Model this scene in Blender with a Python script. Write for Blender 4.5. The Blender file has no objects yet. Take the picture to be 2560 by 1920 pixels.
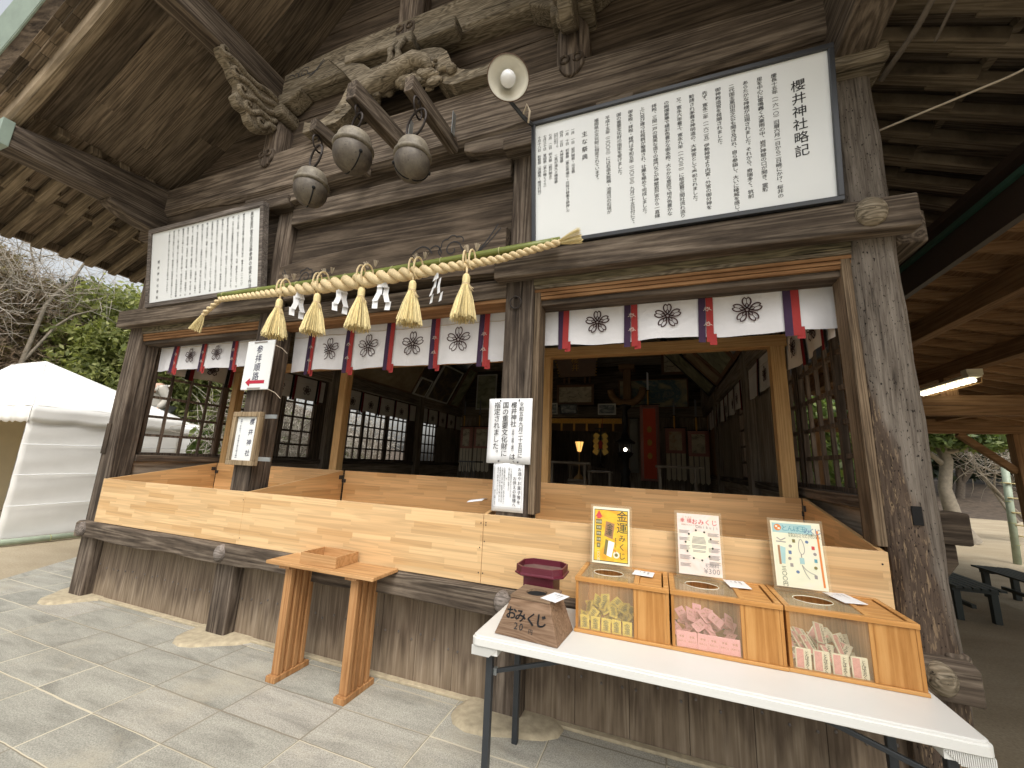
import bpy, math, random
from mathutils import Vector, Matrix, Quaternion
R = math.radians
rnd = random.Random(11)
sc = bpy.context.scene
COL = sc.collection

# ---------------------------------------------------------------- camera, sky, sun, exposure
cam = bpy.data.cameras.new('camera')
cam.sensor_width = 36.0
cam.lens = 988.4 / 2560 * 36.0
cam.clip_start = 0.05
cam.clip_end = 600
camo = bpy.data.objects.new('camera', cam)
COL.objects.link(camo)
yaw, pit, rol = R(20.4685), R(11.0889), R(2.4677)
fw = Vector((-math.sin(yaw) * math.cos(pit), math.cos(yaw) * math.cos(pit), math.sin(pit)))
rt0 = Vector((math.cos(yaw), math.sin(yaw), 0))
up0 = rt0.cross(fw)
rt = math.cos(rol) * rt0 + math.sin(rol) * up0
up = -math.sin(rol) * rt0 + math.cos(rol) * up0
camo.matrix_world = Matrix(((rt.x, up.x, -fw.x, 0), (rt.y, up.y, -fw.y, 0), (rt.z, up.z, -fw.z, 1.5), (0, 0, 0, 1)))
sc.camera = camo

SUN_EL, SUN_ROT = 55.0, 150.0
wd = bpy.data.worlds.new('World')
sc.world = wd
wd.use_nodes = True
wn = wd.node_tree
for n in list(wn.nodes):
    wn.nodes.remove(n)
wo = wn.nodes.new('ShaderNodeOutputWorld')
wb = wn.nodes.new('ShaderNodeBackground')
ws = wn.nodes.new('ShaderNodeTexSky')
ws.sky_type = 'NISHITA'
ws.sun_disc = False
ws.sun_elevation = R(SUN_EL)
ws.sun_rotation = R(SUN_ROT)
ws.air_density = 1.6
ws.dust_density = 6.0
ws.ozone_density = 1.0
wh = wn.nodes.new('ShaderNodeHueSaturation')      # overcast: the cloud layer takes the blue out of the sky
wh.inputs['Saturation'].default_value = 0.22
wn.links.new(ws.outputs['Color'], wh.inputs['Color'])
wn.links.new(wh.outputs['Color'], wb.inputs['Color'])
wb.inputs['Strength'].default_value = 0.15
wn.links.new(wb.outputs['Background'], wo.inputs['Surface'])

sl = bpy.data.lights.new('sun', 'SUN')
sl.energy = 0.75
sl.angle = R(25)
sl.color = (1.0, 0.95, 0.88)
so = bpy.data.objects.new('sun', sl)
COL.objects.link(so)
# the sky's sun sits at azimuth SUN_ROT measured from +Y towards +X
sd = Vector((math.sin(R(SUN_ROT)) * math.cos(R(SUN_EL)), math.cos(R(SUN_ROT)) * math.cos(R(SUN_EL)), math.sin(R(SUN_EL))))
so.rotation_mode = 'QUATERNION'
so.rotation_quaternion = sd.to_track_quat('Z', 'Y')

sc.view_settings.view_transform = 'Standard'
sc.view_settings.look = 'None'
sc.view_settings.exposure = 0.6
sc.view_settings.gamma = 1.0
sc.view_settings.use_curve_mapping = False

# ---------------------------------------------------------------- node helpers and materials
class NT:
    def __init__(s, name, rough=0.6, metal=0.0):
        s.m = bpy.data.materials.new(name)
        s.m.use_nodes = True
        s.t = s.m.node_tree
        s.b = s.t.nodes['Principled BSDF']
        s.b.inputs['Roughness'].default_value = rough
        s.b.inputs['Metallic'].default_value = metal
        s.tc = None
    def n(s, typ, **kw):
        nd = s.t.nodes.new('ShaderNode' + typ)
        for k, v in kw.items():
            if k.startswith('i_'):
                key = k[2:]
                sk = nd.inputs[int(key)] if key.isdigit() else nd.inputs[key.replace('_', ' ')]
                if isinstance(v, bpy.types.NodeSocket):
                    s.t.links.new(v, sk)
                else:
                    sk.default_value = v
            else:
                setattr(nd, k, v)
        return nd
    def obj(s):
        if s.tc is None:
            s.tc = s.n('TexCoord')
        return s.tc.outputs['Object']
    def math(s, op, a, b=0.0, c=0.0):
        nd = s.n('Math', operation=op)
        for i, v in enumerate((a, b, c)):
            if isinstance(v, bpy.types.NodeSocket):
                s.t.links.new(v, nd.inputs[i])
            else:
                nd.inputs[i].default_value = v
        return nd.outputs[0]
    def vmul(s, v, k):
        return s.n('VectorMath', operation='MULTIPLY', i_0=v, i_1=k).outputs[0]
    def vadd(s, v, k):
        return s.n('VectorMath', operation='ADD', i_0=v, i_1=k).outputs[0]
    def noise(s, vec, scale=1.0, detail=3.0, rough=0.5, dist=0.0, out='Fac'):
        nd = s.n('TexNoise', i_Scale=scale, i_Detail=detail, i_Roughness=rough, i_Distortion=dist)
        s.t.links.new(vec, nd.inputs['Vector'])
        return nd.outputs[out]
    def ramp(s, fac, stops, interp='LINEAR'):
        nd = s.n('ValToRGB', i_Fac=fac)
        cr = nd.color_ramp
        cr.interpolation = interp
        while len(cr.elements) > 1:
            cr.elements.remove(cr.elements[-1])
        for i, (p, c) in enumerate(stops):
            e = cr.elements[0] if i == 0 else cr.elements.new(p)
            e.position = p
            if isinstance(c, (int, float)):
                c = (c, c, c)
            e.color = (c[0], c[1], c[2], 1)
        return nd.outputs['Color']
    def mix(s, fac, a, b, blend='MIX'):
        nd = s.n('MixRGB', blend_type=blend)
        for sk, v in zip(nd.inputs, (fac, a, b)):
            if isinstance(v, bpy.types.NodeSocket):
                s.t.links.new(v, sk)
            elif isinstance(v, (int, float)):
                sk.default_value = v if sk.type == 'VALUE' else (v, v, v, 1)
            else:
                sk.default_value = (v[0], v[1], v[2], 1)
        return nd.outputs['Color']
    def island(s):
        return s.n('NewGeometry').outputs['Random Per Island']
    def xyz(s, v):
        nd = s.n('SeparateXYZ')
        s.t.links.new(v, nd.inputs[0])
        return nd.outputs
    def comb(s, x, y, z=0.0):
        nd = s.n('CombineXYZ')
        for i, v in enumerate((x, y, z)):
            if isinstance(v, bpy.types.NodeSocket):
                s.t.links.new(v, nd.inputs[i])
            else:
                nd.inputs[i].default_value = v
        return nd.outputs[0]
    def white(s, v):
        nd = s.n('TexWhiteNoise', noise_dimensions='3D')
        s.t.links.new(v, nd.inputs['Vector'])
        return nd.outputs['Value']
    def color(s, c):
        if isinstance(c, bpy.types.NodeSocket):
            s.t.links.new(c, s.b.inputs['Base Color'])
        else:
            s.b.inputs['Base Color'].default_value = (c[0], c[1], c[2], 1)
    def bump(s, h, strength=0.3, dist=0.01):
        nd = s.n('Bump', i_Strength=strength, i_Distance=dist)
        s.t.links.new(h, nd.inputs['Height'])
        s.t.links.new(nd.outputs[0], s.b.inputs['Normal'])

def plain(name, c, rough=0.6, metal=0.0, var=0.12, nscale=9.0, bump=0.0):
    k = NT(name, rough, metal)
    nz = k.noise(k.obj(), nscale, 5, 0.6)
    k.color(k.mix(1.0, c, k.ramp(nz, [(0.25, 1 - var), (0.75, 1 + var * 0.6)]), 'MULTIPLY'))
    if bump:
        k.bump(k.noise(k.obj(), nscale * 6, 4, 0.6), bump, 0.004)
    return k.m

def wood(name, dark, mid, light, axis='x', cross=9.0, along=0.55, rings=60.0, rough=0.85, bump=0.5,
         patch=0.4, var=0.35, crack=0.5, fibre=85.0, spec=0.2, ra=0.16, flat=False):
    k = NT(name, rough)
    k.b.inputs['Specular IOR Level'].default_value = spec
    isl = k.island()
    co = k.vmul(k.obj(), (1, 1, 0.04)) if flat else k.obj()     # flat: pieces that run down a slope
    off = k.comb(k.math('MULTIPLY', isl, 37.0), k.math('MULTIPLY', isl, 91.0), k.math('MULTIPLY', isl, 53.0))
    base = k.vadd(co, off)
    def sv(c, a):
        return {'x': (a, c, c), 'y': (c, a, c), 'z': (c, c, a)}[axis]
    n1 = k.noise(k.vmul(base, sv(cross, along * 0.6)), 1.0, 1.5, 0.4, 0.1)
    ring = k.math('MULTIPLY_ADD', k.math('SINE', k.math('MULTIPLY', n1, rings)), 0.5, 0.5)
    n2 = k.noise(k.vmul(base, sv(fibre, 4.5)), 1.0, 6.0, 0.70)
    n5 = k.noise(k.vmul(base, sv(11.0, 2.6)), 1.0, 6.0, 0.66, 0.3)
    fac = k.math('ADD', k.math('MULTIPLY', ring, ra), k.math('MULTIPLY', k.math('ADD', k.math('MULTIPLY', n2, 0.55), k.math('MULTIPLY', n5, 0.45)), 1 - ra))
    col = k.ramp(fac, [(0.32, dark), (0.5, mid), (0.68, light)])
    n3 = k.noise(k.vmul(base, sv(2.2, 0.9)), 1.0, 4.0, 0.6)
    col = k.mix(1.0, col, k.ramp(n3, [(0.28, 1 - patch), (0.52, 1.0), (0.75, 1 + patch * 0.55)]), 'MULTIPLY')
    col = k.mix(1.0, col, k.ramp(isl, [(0.0, 1 - var), (1.0, 1 + var * 0.6)]), 'MULTIPLY')
    n4 = k.noise(k.vmul(base, sv(34.0, 1.1)), 1.0, 4.0, 0.6)
    crk = k.ramp(n4, [(0.35, 0.0), (0.385, 1.0)])
    col = k.mix(crack, col, k.mix(1.0, col, k.ramp(n4, [(0.34, 0.16), (0.385, 1.0)]), 'MULTIPLY'))
    k.color(col)
    h = k.math('ADD', k.math('MULTIPLY', fac, 0.6), k.math('MULTIPLY', crk, crack))
    k.bump(h, bump, 0.006)
    return k.m

def staves(name, c1, c2, plane='xz', h=0.042, L=0.42, rough=0.42, jitter=1.0):
    """glued pine board: short staves of differing tone and length"""
    k = NT(name, rough)
    p = k.xyz(k.obj())
    a, b = {'xz': (p[0], p[2]), 'yz': (p[1], p[2]), 'xy': (p[0], p[1])}[plane]
    row = k.math('FLOOR', k.math('DIVIDE', b, h))
    rr = k.white(k.comb(row, 3.1, 7.7))
    r2 = k.white(k.comb(row, 9.4, 1.3))
    ln = k.math('MULTIPLY_ADD', r2, L * 0.9, L * 0.55)
    cell = k.math('FLOOR', k.math('DIVIDE', k.math('MULTIPLY_ADD', rr, 7.0, a), ln))
    v = k.white(k.comb(row, cell, 5.0))
    v2 = k.white(k.comb(cell, row, 15.0))
    mid = tuple((x + y) / 2 for x, y in zip(c1, c2))
    col = k.ramp(v, [(0.0, c2), (0.3, mid), (0.75, c1), (1.0, tuple(x * 1.06 for x in c1))])
    sh = k.vadd(k.obj(), k.comb(k.math('MULTIPLY', v2, 9.0), k.math('MULTIPLY', v, 5.0), k.math('MULTIPLY', v2, 3.0)))
    ax = {'xz': (0.7, 16, 16), 'yz': (16, 0.7, 16), 'xy': (0.7, 16, 16)}[plane]
    g = k.noise(k.vmul(sh, ax), 1.0, 2.0, 0.5, 0.3)
    rg = k.math('MULTIPLY_ADD', k.math('SINE', k.math('MULTIPLY', g, 30.0)), 0.5, 0.5)
    f = k.noise(k.vmul(sh, tuple(x * (1.5 if x < 1 else 7) for x in ax)), 1.0, 4.0, 0.6)
    col = k.mix(1.0, col, k.ramp(rg, [(0.0, 0.87), (0.6, 1.03)]), 'MULTIPLY')
    col = k.mix(1.0, col, k.ramp(f, [(0.3, 0.9), (0.7, 1.06)]), 'MULTIPLY')
    k.color(col)
    k.bump(f, 0.08, 0.002)
    return k.m

WD, WM, WL = (0.040, 0.030, 0.022), (0.125, 0.096, 0.071), (0.275, 0.222, 0.168)
M = {}
M['old_x'] = wood('weathered_timber_x', WD, WM, WL, 'x')
M['old_y'] = wood('weathered_timber_y', WD, WM, WL, 'y')
M['old_z'] = wood('weathered_post', (0.038, 0.028, 0.021), (0.118, 0.09, 0.068), (0.255, 0.207, 0.16), 'z', crack=0.75, patch=0.5)
M['dark_x'] = wood('dark_board_x', (0.034, 0.025, 0.018), (0.092, 0.069, 0.049), (0.18, 0.138, 0.10), 'x', cross=7, rings=55)
M['dark_z'] = wood('dark_board_z', (0.034, 0.025, 0.018), (0.092, 0.069, 0.049), (0.18, 0.138, 0.10), 'z')
M['soffit'] = wood('roof_boarding', (0.06, 0.045, 0.031), (0.165, 0.125, 0.085), (0.29, 0.225, 0.158), 'x', cross=16, along=0.8, var=0.55, flat=True)
M['rafter'] = wood('rafter_timber', (0.085, 0.064, 0.042), (0.21, 0.162, 0.105), (0.36, 0.285, 0.195), 'x', cross=14, var=0.3, flat=True)
M['pale_x'] = wood('bleached_timber', (0.07, 0.056, 0.038), (0.215, 0.176, 0.122), (0.38, 0.325, 0.24), 'x', cross=18, along=5, crack=0.8, bump=0.8)
M['inner'] = wood('inner_dark_timber', (0.15, 0.118, 0.088), (0.29, 0.237, 0.178), (0.42, 0.355, 0.28), 'z')  # inner timber colours lightened so more light bounces around the hall
M['inner_x'] = wood('inner_lightened_timber_x', (0.15, 0.118, 0.088), (0.29, 0.237, 0.178), (0.42, 0.355, 0.28), 'x')
M['inner_y'] = wood('inner_lightened_timber_y', (0.15, 0.118, 0.088), (0.29, 0.237, 0.178), (0.42, 0.355, 0.28), 'y')
M['bounce_floor'] = plain('pale_bounce_floor', (0.66, 0.59, 0.41), 0.9)  # pale tone picked to throw light up into the hall
M['lattice'] = wood('lattice_timber', (0.045, 0.032, 0.022), (0.10, 0.073, 0.053), (0.19, 0.15, 0.115), 'z')
M['orange_x'] = wood('reddish_lintel', (0.16, 0.075, 0.030), (0.30, 0.155, 0.068), (0.42, 0.24, 0.115), 'x', crack=0.15, patch=0.15)
M['mossy_x'] = wood('mossy_lintel', (0.05, 0.044, 0.028), (0.19, 0.162, 0.10), (0.33, 0.285, 0.18), 'x', crack=0.9, cross=16, along=3)
def plank_wall():
    k = NT('plank_wall_timber', 0.9)
    k.b.inputs['Specular IOR Level'].default_value = 0.2
    isl = k.island()
    base = k.vadd(k.obj(), k.comb(k.math('MULTIPLY', isl, 37.0), k.math('MULTIPLY', isl, 91.0), 0.0))
    n1 = k.noise(k.vmul(base, (9, 9, 0.5)), 1.0, 1.5, 0.4, 0.1)
    ring = k.math('MULTIPLY_ADD', k.math('SINE', k.math('MULTIPLY', n1, 60.0)), 0.5, 0.5)
    n2 = k.noise(k.vmul(base, (80, 80, 2.4)), 1.0, 6.0, 0.65)
    n5 = k.noise(k.vmul(base, (10, 10, 2.2)), 1.0, 5.0, 0.6)
    fac = k.math('ADD', k.math('MULTIPLY', ring, 0.14), k.math('ADD', k.math('MULTIPLY', n2, 0.46), k.math('MULTIPLY', n5, 0.40)))
    grey = k.ramp(fac, [(0.30, (0.125, 0.092, 0.060)), (0.5, (0.215, 0.163, 0.112)), (0.70, (0.315, 0.252, 0.182))])
    dk = k.ramp(fac, [(0.30, (0.058, 0.041, 0.028)), (0.5, (0.112, 0.082, 0.058)), (0.70, (0.185, 0.142, 0.102))])
    z = k.xyz(k.obj())[2]
    n3 = k.noise(k.vmul(base, (12, 12, 1.3)), 1.0, 4.0, 0.65)
    # rain wash: a ragged dark stain band half way up, bleached foot
    w = k.math('ADD', k.math('MULTIPLY_ADD', n3, 0.62, -0.31), z)
    col = k.mix(k.ramp(w, [(0.12, 0.0), (0.27, 0.85), (0.36, 0.75), (0.56, 0.25)]), grey, dk)
    col = k.mix(1.0, col, k.ramp(isl, [(0.0, 0.75), (1.0, 1.15)]), 'MULTIPLY')
    k.color(col)
    k.bump(fac, 0.4, 0.005)
    return k.m
def corner_post():
    k = NT('worm_eaten_corner_post', 0.85)
    k.b.inputs['Specular IOR Level'].default_value = 0.25
    o = k.obj()
    n2 = k.noise(k.vmul(o, (95, 95, 4.0)), 1.0, 6.0, 0.68)
    n5 = k.noise(k.vmul(o, (20, 20, 2.0)), 1.0, 5.0, 0.62, 0.4)
    f = k.math('MULTIPLY_ADD', n2, 0.6, k.math('MULTIPLY', n5, 0.4))
    grey = k.ramp(f, [(0.34, (0.042, 0.034, 0.027)), (0.46, (0.125, 0.104, 0.084)), (0.62, (0.225, 0.195, 0.162))])
    brown = k.ramp(f, [(0.34, (0.032, 0.022, 0.015)), (0.5, (0.082, 0.058, 0.042)), (0.66, (0.135, 0.10, 0.075))])
    n6 = k.noise(k.vmul(o, (105, 105, 15.0)), 1.0, 4.0, 0.62, 0.2)
    p = k.xyz(o)
    # bare brown heart on the lower inner half, pale flakes of old surface on it
    edge = k.noise(k.vmul(o, (9, 9, 1.5)), 1.0, 4.0, 0.6)
    m = k.math('ADD', k.math('MULTIPLY_ADD', edge, 0.20, -0.10), k.math('SUBTRACT', k.math('MULTIPLY', k.math('SUBTRACT', p[2], 1.75), -0.13), k.math('SUBTRACT', p[0], 3.235)))
    bm = k.ramp(m, [(0.0, 0.0), (0.03, 1.0)])
    col = k.mix(bm, grey, brown)
    fl = k.ramp(n6, [(0.55, 0.0), (0.64, 0.85)])
    col = k.mix(k.math('MULTIPLY', fl, bm), col, (0.27, 0.195, 0.12))
    holes = k.noise(k.vmul(o, (120, 120, 55)), 1.0, 2.0, 0.5)
    col = k.mix(1.0, col, k.ramp(holes, [(0.30, 0.12), (0.35, 1.0)]), 'MULTIPLY')
    k.color(col)
    k.bump(k.math('ADD', f, k.math('MULTIPLY', k.ramp(holes, [(0.30, 0.0), (0.36, 1.0)]), 0.6)), 0.7, 0.008)
    return k.m
M['corner_post'] = corner_post()
M['plank'] = plank_wall()
M['pine'] = staves('glued_pine_panel', (0.70, 0.475, 0.245), (0.56, 0.345, 0.155), 'xz')
M['pine_in'] = staves('glued_pine_inner', (0.68, 0.42, 0.19), (0.55, 0.315, 0.125), 'xz', h=0.05)
M['pine_y'] = staves('glued_pine_side', (0.68, 0.42, 0.19), (0.55, 0.315, 0.125), 'yz', h=0.05)
M['pine_post'] = wood('new_pine_post', (0.40, 0.23, 0.09), (0.56, 0.345, 0.145), (0.66, 0.43, 0.20), 'z', crack=0.0, patch=0.1, var=0.12, rough=0.5, bump=0.1, cross=14)
M['pine_beam'] = wood('new_pine_beam', (0.36, 0.20, 0.08), (0.50, 0.30, 0.125), (0.60, 0.38, 0.17), 'x', crack=0.0, patch=0.1, var=0.12, rough=0.5, bump=0.1, cross=14)
M['table_wood'] = wood('orange_table_wood', (0.27, 0.125, 0.045), (0.42, 0.215, 0.088), (0.52, 0.29, 0.13), 'z', crack=0.05, patch=0.12, var=0.12, rough=0.45, bump=0.15, cross=12)
M['table_top'] = wood('orange_table_top', (0.34, 0.18, 0.072), (0.50, 0.28, 0.12), (0.60, 0.36, 0.17), 'x', crack=0.05, patch=0.1, var=0.1, rough=0.45, bump=0.12, cross=12)
M['jamb'] = wood('worn_brown_jamb', (0.07, 0.048, 0.03), (0.19, 0.135, 0.085), (0.31, 0.235, 0.155), 'z', crack=0.6, cross=20)
M['box_x'] = wood('fortune_box_wood', (0.43, 0.20, 0.055), (0.57, 0.285, 0.09), (0.66, 0.37, 0.135), 'x', crack=0.25, patch=0.15, var=0.15, rough=0.4, bump=0.1, cross=24, rings=30)
M['box_z'] = wood('fortune_box_grain', (0.40, 0.175, 0.045), (0.55, 0.27, 0.083), (0.66, 0.365, 0.13), 'z', crack=0.35, patch=0.15, var=0.15, rough=0.4, bump=0.1, cross=20, rings=38)
M['omi'] = wood('worn_brown_box_wood', (0.15, 0.088, 0.052), (0.255, 0.16, 0.10), (0.35, 0.235, 0.155), 'x', crack=0.35, patch=0.3, var=0.2, rough=0.6, bump=0.25, cross=22, along=2)
M['omi_top'] = wood('worn_brown_box_top', (0.16, 0.10, 0.06), (0.30, 0.20, 0.125), (0.42, 0.30, 0.19), 'x', crack=0.2, patch=0.25, var=0.2, rough=0.6, bump=0.2, cross=22, along=2)
M['frame_old'] = wood('pale_sign_frame', (0.17, 0.12, 0.065), (0.36, 0.265, 0.16), (0.50, 0.39, 0.25), 'z', crack=0.4, cross=20)
M['frame_grey'] = wood('grey_sign_frame', (0.07, 0.058, 0.05), (0.17, 0.145, 0.125), (0.30, 0.26, 0.23), 'x', crack=0.4, cross=20)
M['shed_x'] = wood('shed_timber_x', (0.21, 0.115, 0.055), (0.34, 0.20, 0.10), (0.45, 0.285, 0.155), 'x', crack=0.2, patch=0.2, cross=9)
M['shed_y'] = wood('shed_timber_y', (0.17, 0.09, 0.042), (0.28, 0.16, 0.078), (0.38, 0.235, 0.125), 'y', crack=0.2, patch=0.2, cross=9)
M['shed_z'] = wood('shed_post', (0.21, 0.115, 0.055), (0.34, 0.20, 0.10), (0.45, 0.285, 0.155), 'z', crack=0.2, patch=0.2, cross=9)
M['shed_roof'] = wood('shed_roof_board', (0.15, 0.08, 0.038), (0.26, 0.15, 0.074), (0.35, 0.215, 0.115), 'y', crack=0.1, patch=0.2, cross=14)
M['shed_fascia'] = plain('dark_brown_fascia', (0.035, 0.022, 0.016), 0.5)
M['green_edge'] = plain('green_roof_edge', (0.035, 0.09, 0.065), 0.4)
M['white_panel'] = plain('white_sign_panel', (0.76, 0.78, 0.77), 0.35, var=0.03, nscale=3)
M['paper'] = plain('white_paper', (0.80, 0.81, 0.82), 0.6, var=0.03, nscale=4)
M['ink'] = plain('black_ink', (0.016, 0.016, 0.018), 0.7)
M['ink_soft'] = plain('grey_ink', (0.05, 0.05, 0.056), 0.7)
M['ink_blue'] = plain('dark_blue_ink', (0.03, 0.03, 0.075), 0.6)
M['ink_pale'] = plain('faded_ink', (0.20, 0.20, 0.20), 0.7)
M['black_frame'] = plain('black_metal_frame', (0.03, 0.032, 0.036), 0.35, var=0.2)
M['red_print'] = plain('red_print', (0.44, 0.014, 0.04), 0.5)
def cloth(name, c, var=0.06):
    k = NT(name, 0.9)
    k.b.inputs['Specular IOR Level'].default_value = 0.1
    nz = k.noise(k.obj(), 5.0, 5, 0.6)
    wv = k.noise(k.vmul(k.obj(), (420, 420, 420)), 1.0, 1, 0.5)
    k.color(k.mix(1.0, c, k.ramp(nz, [(0.3, 1 - var), (0.7, 1 + var * 0.5)]), 'MULTIPLY'))
    k.bump(k.math('ADD', k.math('MULTIPLY', k.noise(k.obj(), 14.0, 4, 0.6), 1.0), k.math('MULTIPLY', wv, 0.08)), 0.35, 0.012)
    return k.m
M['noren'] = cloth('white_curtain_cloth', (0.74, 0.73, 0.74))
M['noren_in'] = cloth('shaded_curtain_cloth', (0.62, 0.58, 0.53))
M['crest'] = plain('dark_maroon_print', (0.055, 0.022, 0.022), 0.9)
M['rib_red'] = cloth('red_ribbon', (0.36, 0.05, 0.048))
M['rib_purple'] = cloth('purple_ribbon', (0.06, 0.036, 0.07))
M['rib_dark'] = cloth('shaded_red_ribbon', (0.15, 0.012, 0.016))  # red ribbon with the indoor shade put into its colour
M['rib_mark'] = plain('silver_ribbon_print', (0.62, 0.52, 0.44), 0.6)
M['cord'] = plain('pale_cord', (0.52, 0.44, 0.33), 0.9)
def straw(name, c, axis=(60, 60, 3)):
    k = NT(name, 0.75)
    isl = k.island()
    b = k.vadd(k.obj(), k.comb(k.math('MULTIPLY', isl, 31.0), k.math('MULTIPLY', isl, 17.0), 0.0))
    f = k.noise(k.vmul(b, axis), 3.0, 4, 0.6)
    col = k.ramp(f, [(0.25, tuple(x * 0.5 for x in c)), (0.5, c), (0.8, tuple(min(1, x * 1.35) for x in c))])
    k.color(k.mix(1.0, col, k.ramp(isl, [(0, 0.72), (1, 1.18)]), 'MULTIPLY'))
    k.bump(f, 0.5, 0.004)
    return k.m
M['rope'] = straw('twisted_straw_rope', (0.68, 0.54, 0.31), (60, 120, 120))
M['straw'] = straw('yellow_straw', (0.76, 0.63, 0.32))
M['bamboo'] = plain('green_bamboo', (0.175, 0.205, 0.042), 0.35, var=0.25, nscale=6)
M['bamboo_node'] = plain('bamboo_joint', (0.36, 0.36, 0.16), 0.5)
M['bamboo_dry'] = plain('pale_green_bamboo', (0.34, 0.40, 0.30), 0.5, var=0.25)
M['iron'] = plain('rusty_iron', (0.045, 0.036, 0.032), 0.6, 0.5, var=0.3, nscale=30)
M['steel'] = plain('grey_steel', (0.20, 0.20, 0.21), 0.4, 0.7)
M['nail_iron'] = plain('nail_iron', (0.16, 0.14, 0.125), 0.5, 0.4, var=0.3)
M['bracket_metal'] = plain('galvanised_plate', (0.34, 0.36, 0.36), 0.45, 0.6, var=0.3)
def bellmat(name, c, c2):
    k = NT(name, 0.6, 0.1)
    nz = k.noise(k.obj(), 9.0, 7, 0.65)
    n2 = k.noise(k.vmul(k.obj(), (34, 34, 7)), 1.0, 4, 0.6)
    col = k.mix(k.ramp(nz, [(0.36, 0.0), (0.62, 1.0)]), c, c2)
    col = k.mix(1.0, col, k.ramp(n2, [(0.3, 0.8), (0.7, 1.08)]), 'MULTIPLY')
    sp = k.noise(k.obj(), 46.0, 3, 0.6)
    k.color(k.mix(1.0, col, k.ramp(sp, [(0.28, 0.3), (0.36, 1.0)]), 'MULTIPLY'))
    k.bump(nz, 0.3, 0.004)
    return k.m
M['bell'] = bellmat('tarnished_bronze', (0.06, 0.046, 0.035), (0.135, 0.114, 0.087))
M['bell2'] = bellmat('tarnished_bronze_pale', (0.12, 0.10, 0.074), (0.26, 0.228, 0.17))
M['black'] = plain('black_void', (0.004, 0.004, 0.004), 0.9)
M['enamel'] = plain('cream_enamel', (0.60, 0.57, 0.47), 0.4, var=0.12)
M['rust'] = plain('rusted_rim', (0.10, 0.055, 0.03), 0.8, var=0.4)
M['bulb'] = plain('white_bulb_glass', (0.82, 0.83, 0.83), 0.15, var=0.02)
M['plastic_white'] = plain('white_plastic_tabletop', (0.66, 0.655, 0.62), 0.38, var=0.03, nscale=5)
M['table_metal'] = plain('dark_grey_table_leg', (0.045, 0.05, 0.056), 0.4, 0.4)
M['maroon'] = plain('maroon_lacquer', (0.105, 0.014, 0.026), 0.3, var=0.1)
M['maroon_in'] = plain('dusty_maroon_lacquer', (0.17, 0.10, 0.085), 0.6, var=0.4, nscale=16)
M['coin'] = plain('brass_coin', (0.50, 0.38, 0.16), 0.4, 0.6)
def glass(name, tint=(1, 1, 1), alpha=0.12):
    k = NT(name, 0.06)
    k.color(tint)
    k.b.inputs['Alpha'].default_value = alpha
    return k.m
M['acrylic'] = glass('clear_acrylic', (0.75, 0.66, 0.45), 0.10)
M['acrylic_top'] = glass('dusty_acrylic_lid', (0.62, 0.56, 0.36), 0.38)
M['yellow_pk'] = plain('gold_foil_packet', (0.68, 0.50, 0.085), 0.28, 0.15, var=0.3, nscale=30)
M['pink_pk'] = plain('pink_paper_packet', (0.72, 0.36, 0.35), 0.6, var=0.1, nscale=20)
M['cream_pk'] = plain('cream_bead_packet', (0.68, 0.62, 0.44), 0.35, var=0.15, nscale=30)
M['rose_pk'] = plain('rose_packet_panel', (0.62, 0.29, 0.25), 0.4, var=0.2, nscale=60)
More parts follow.
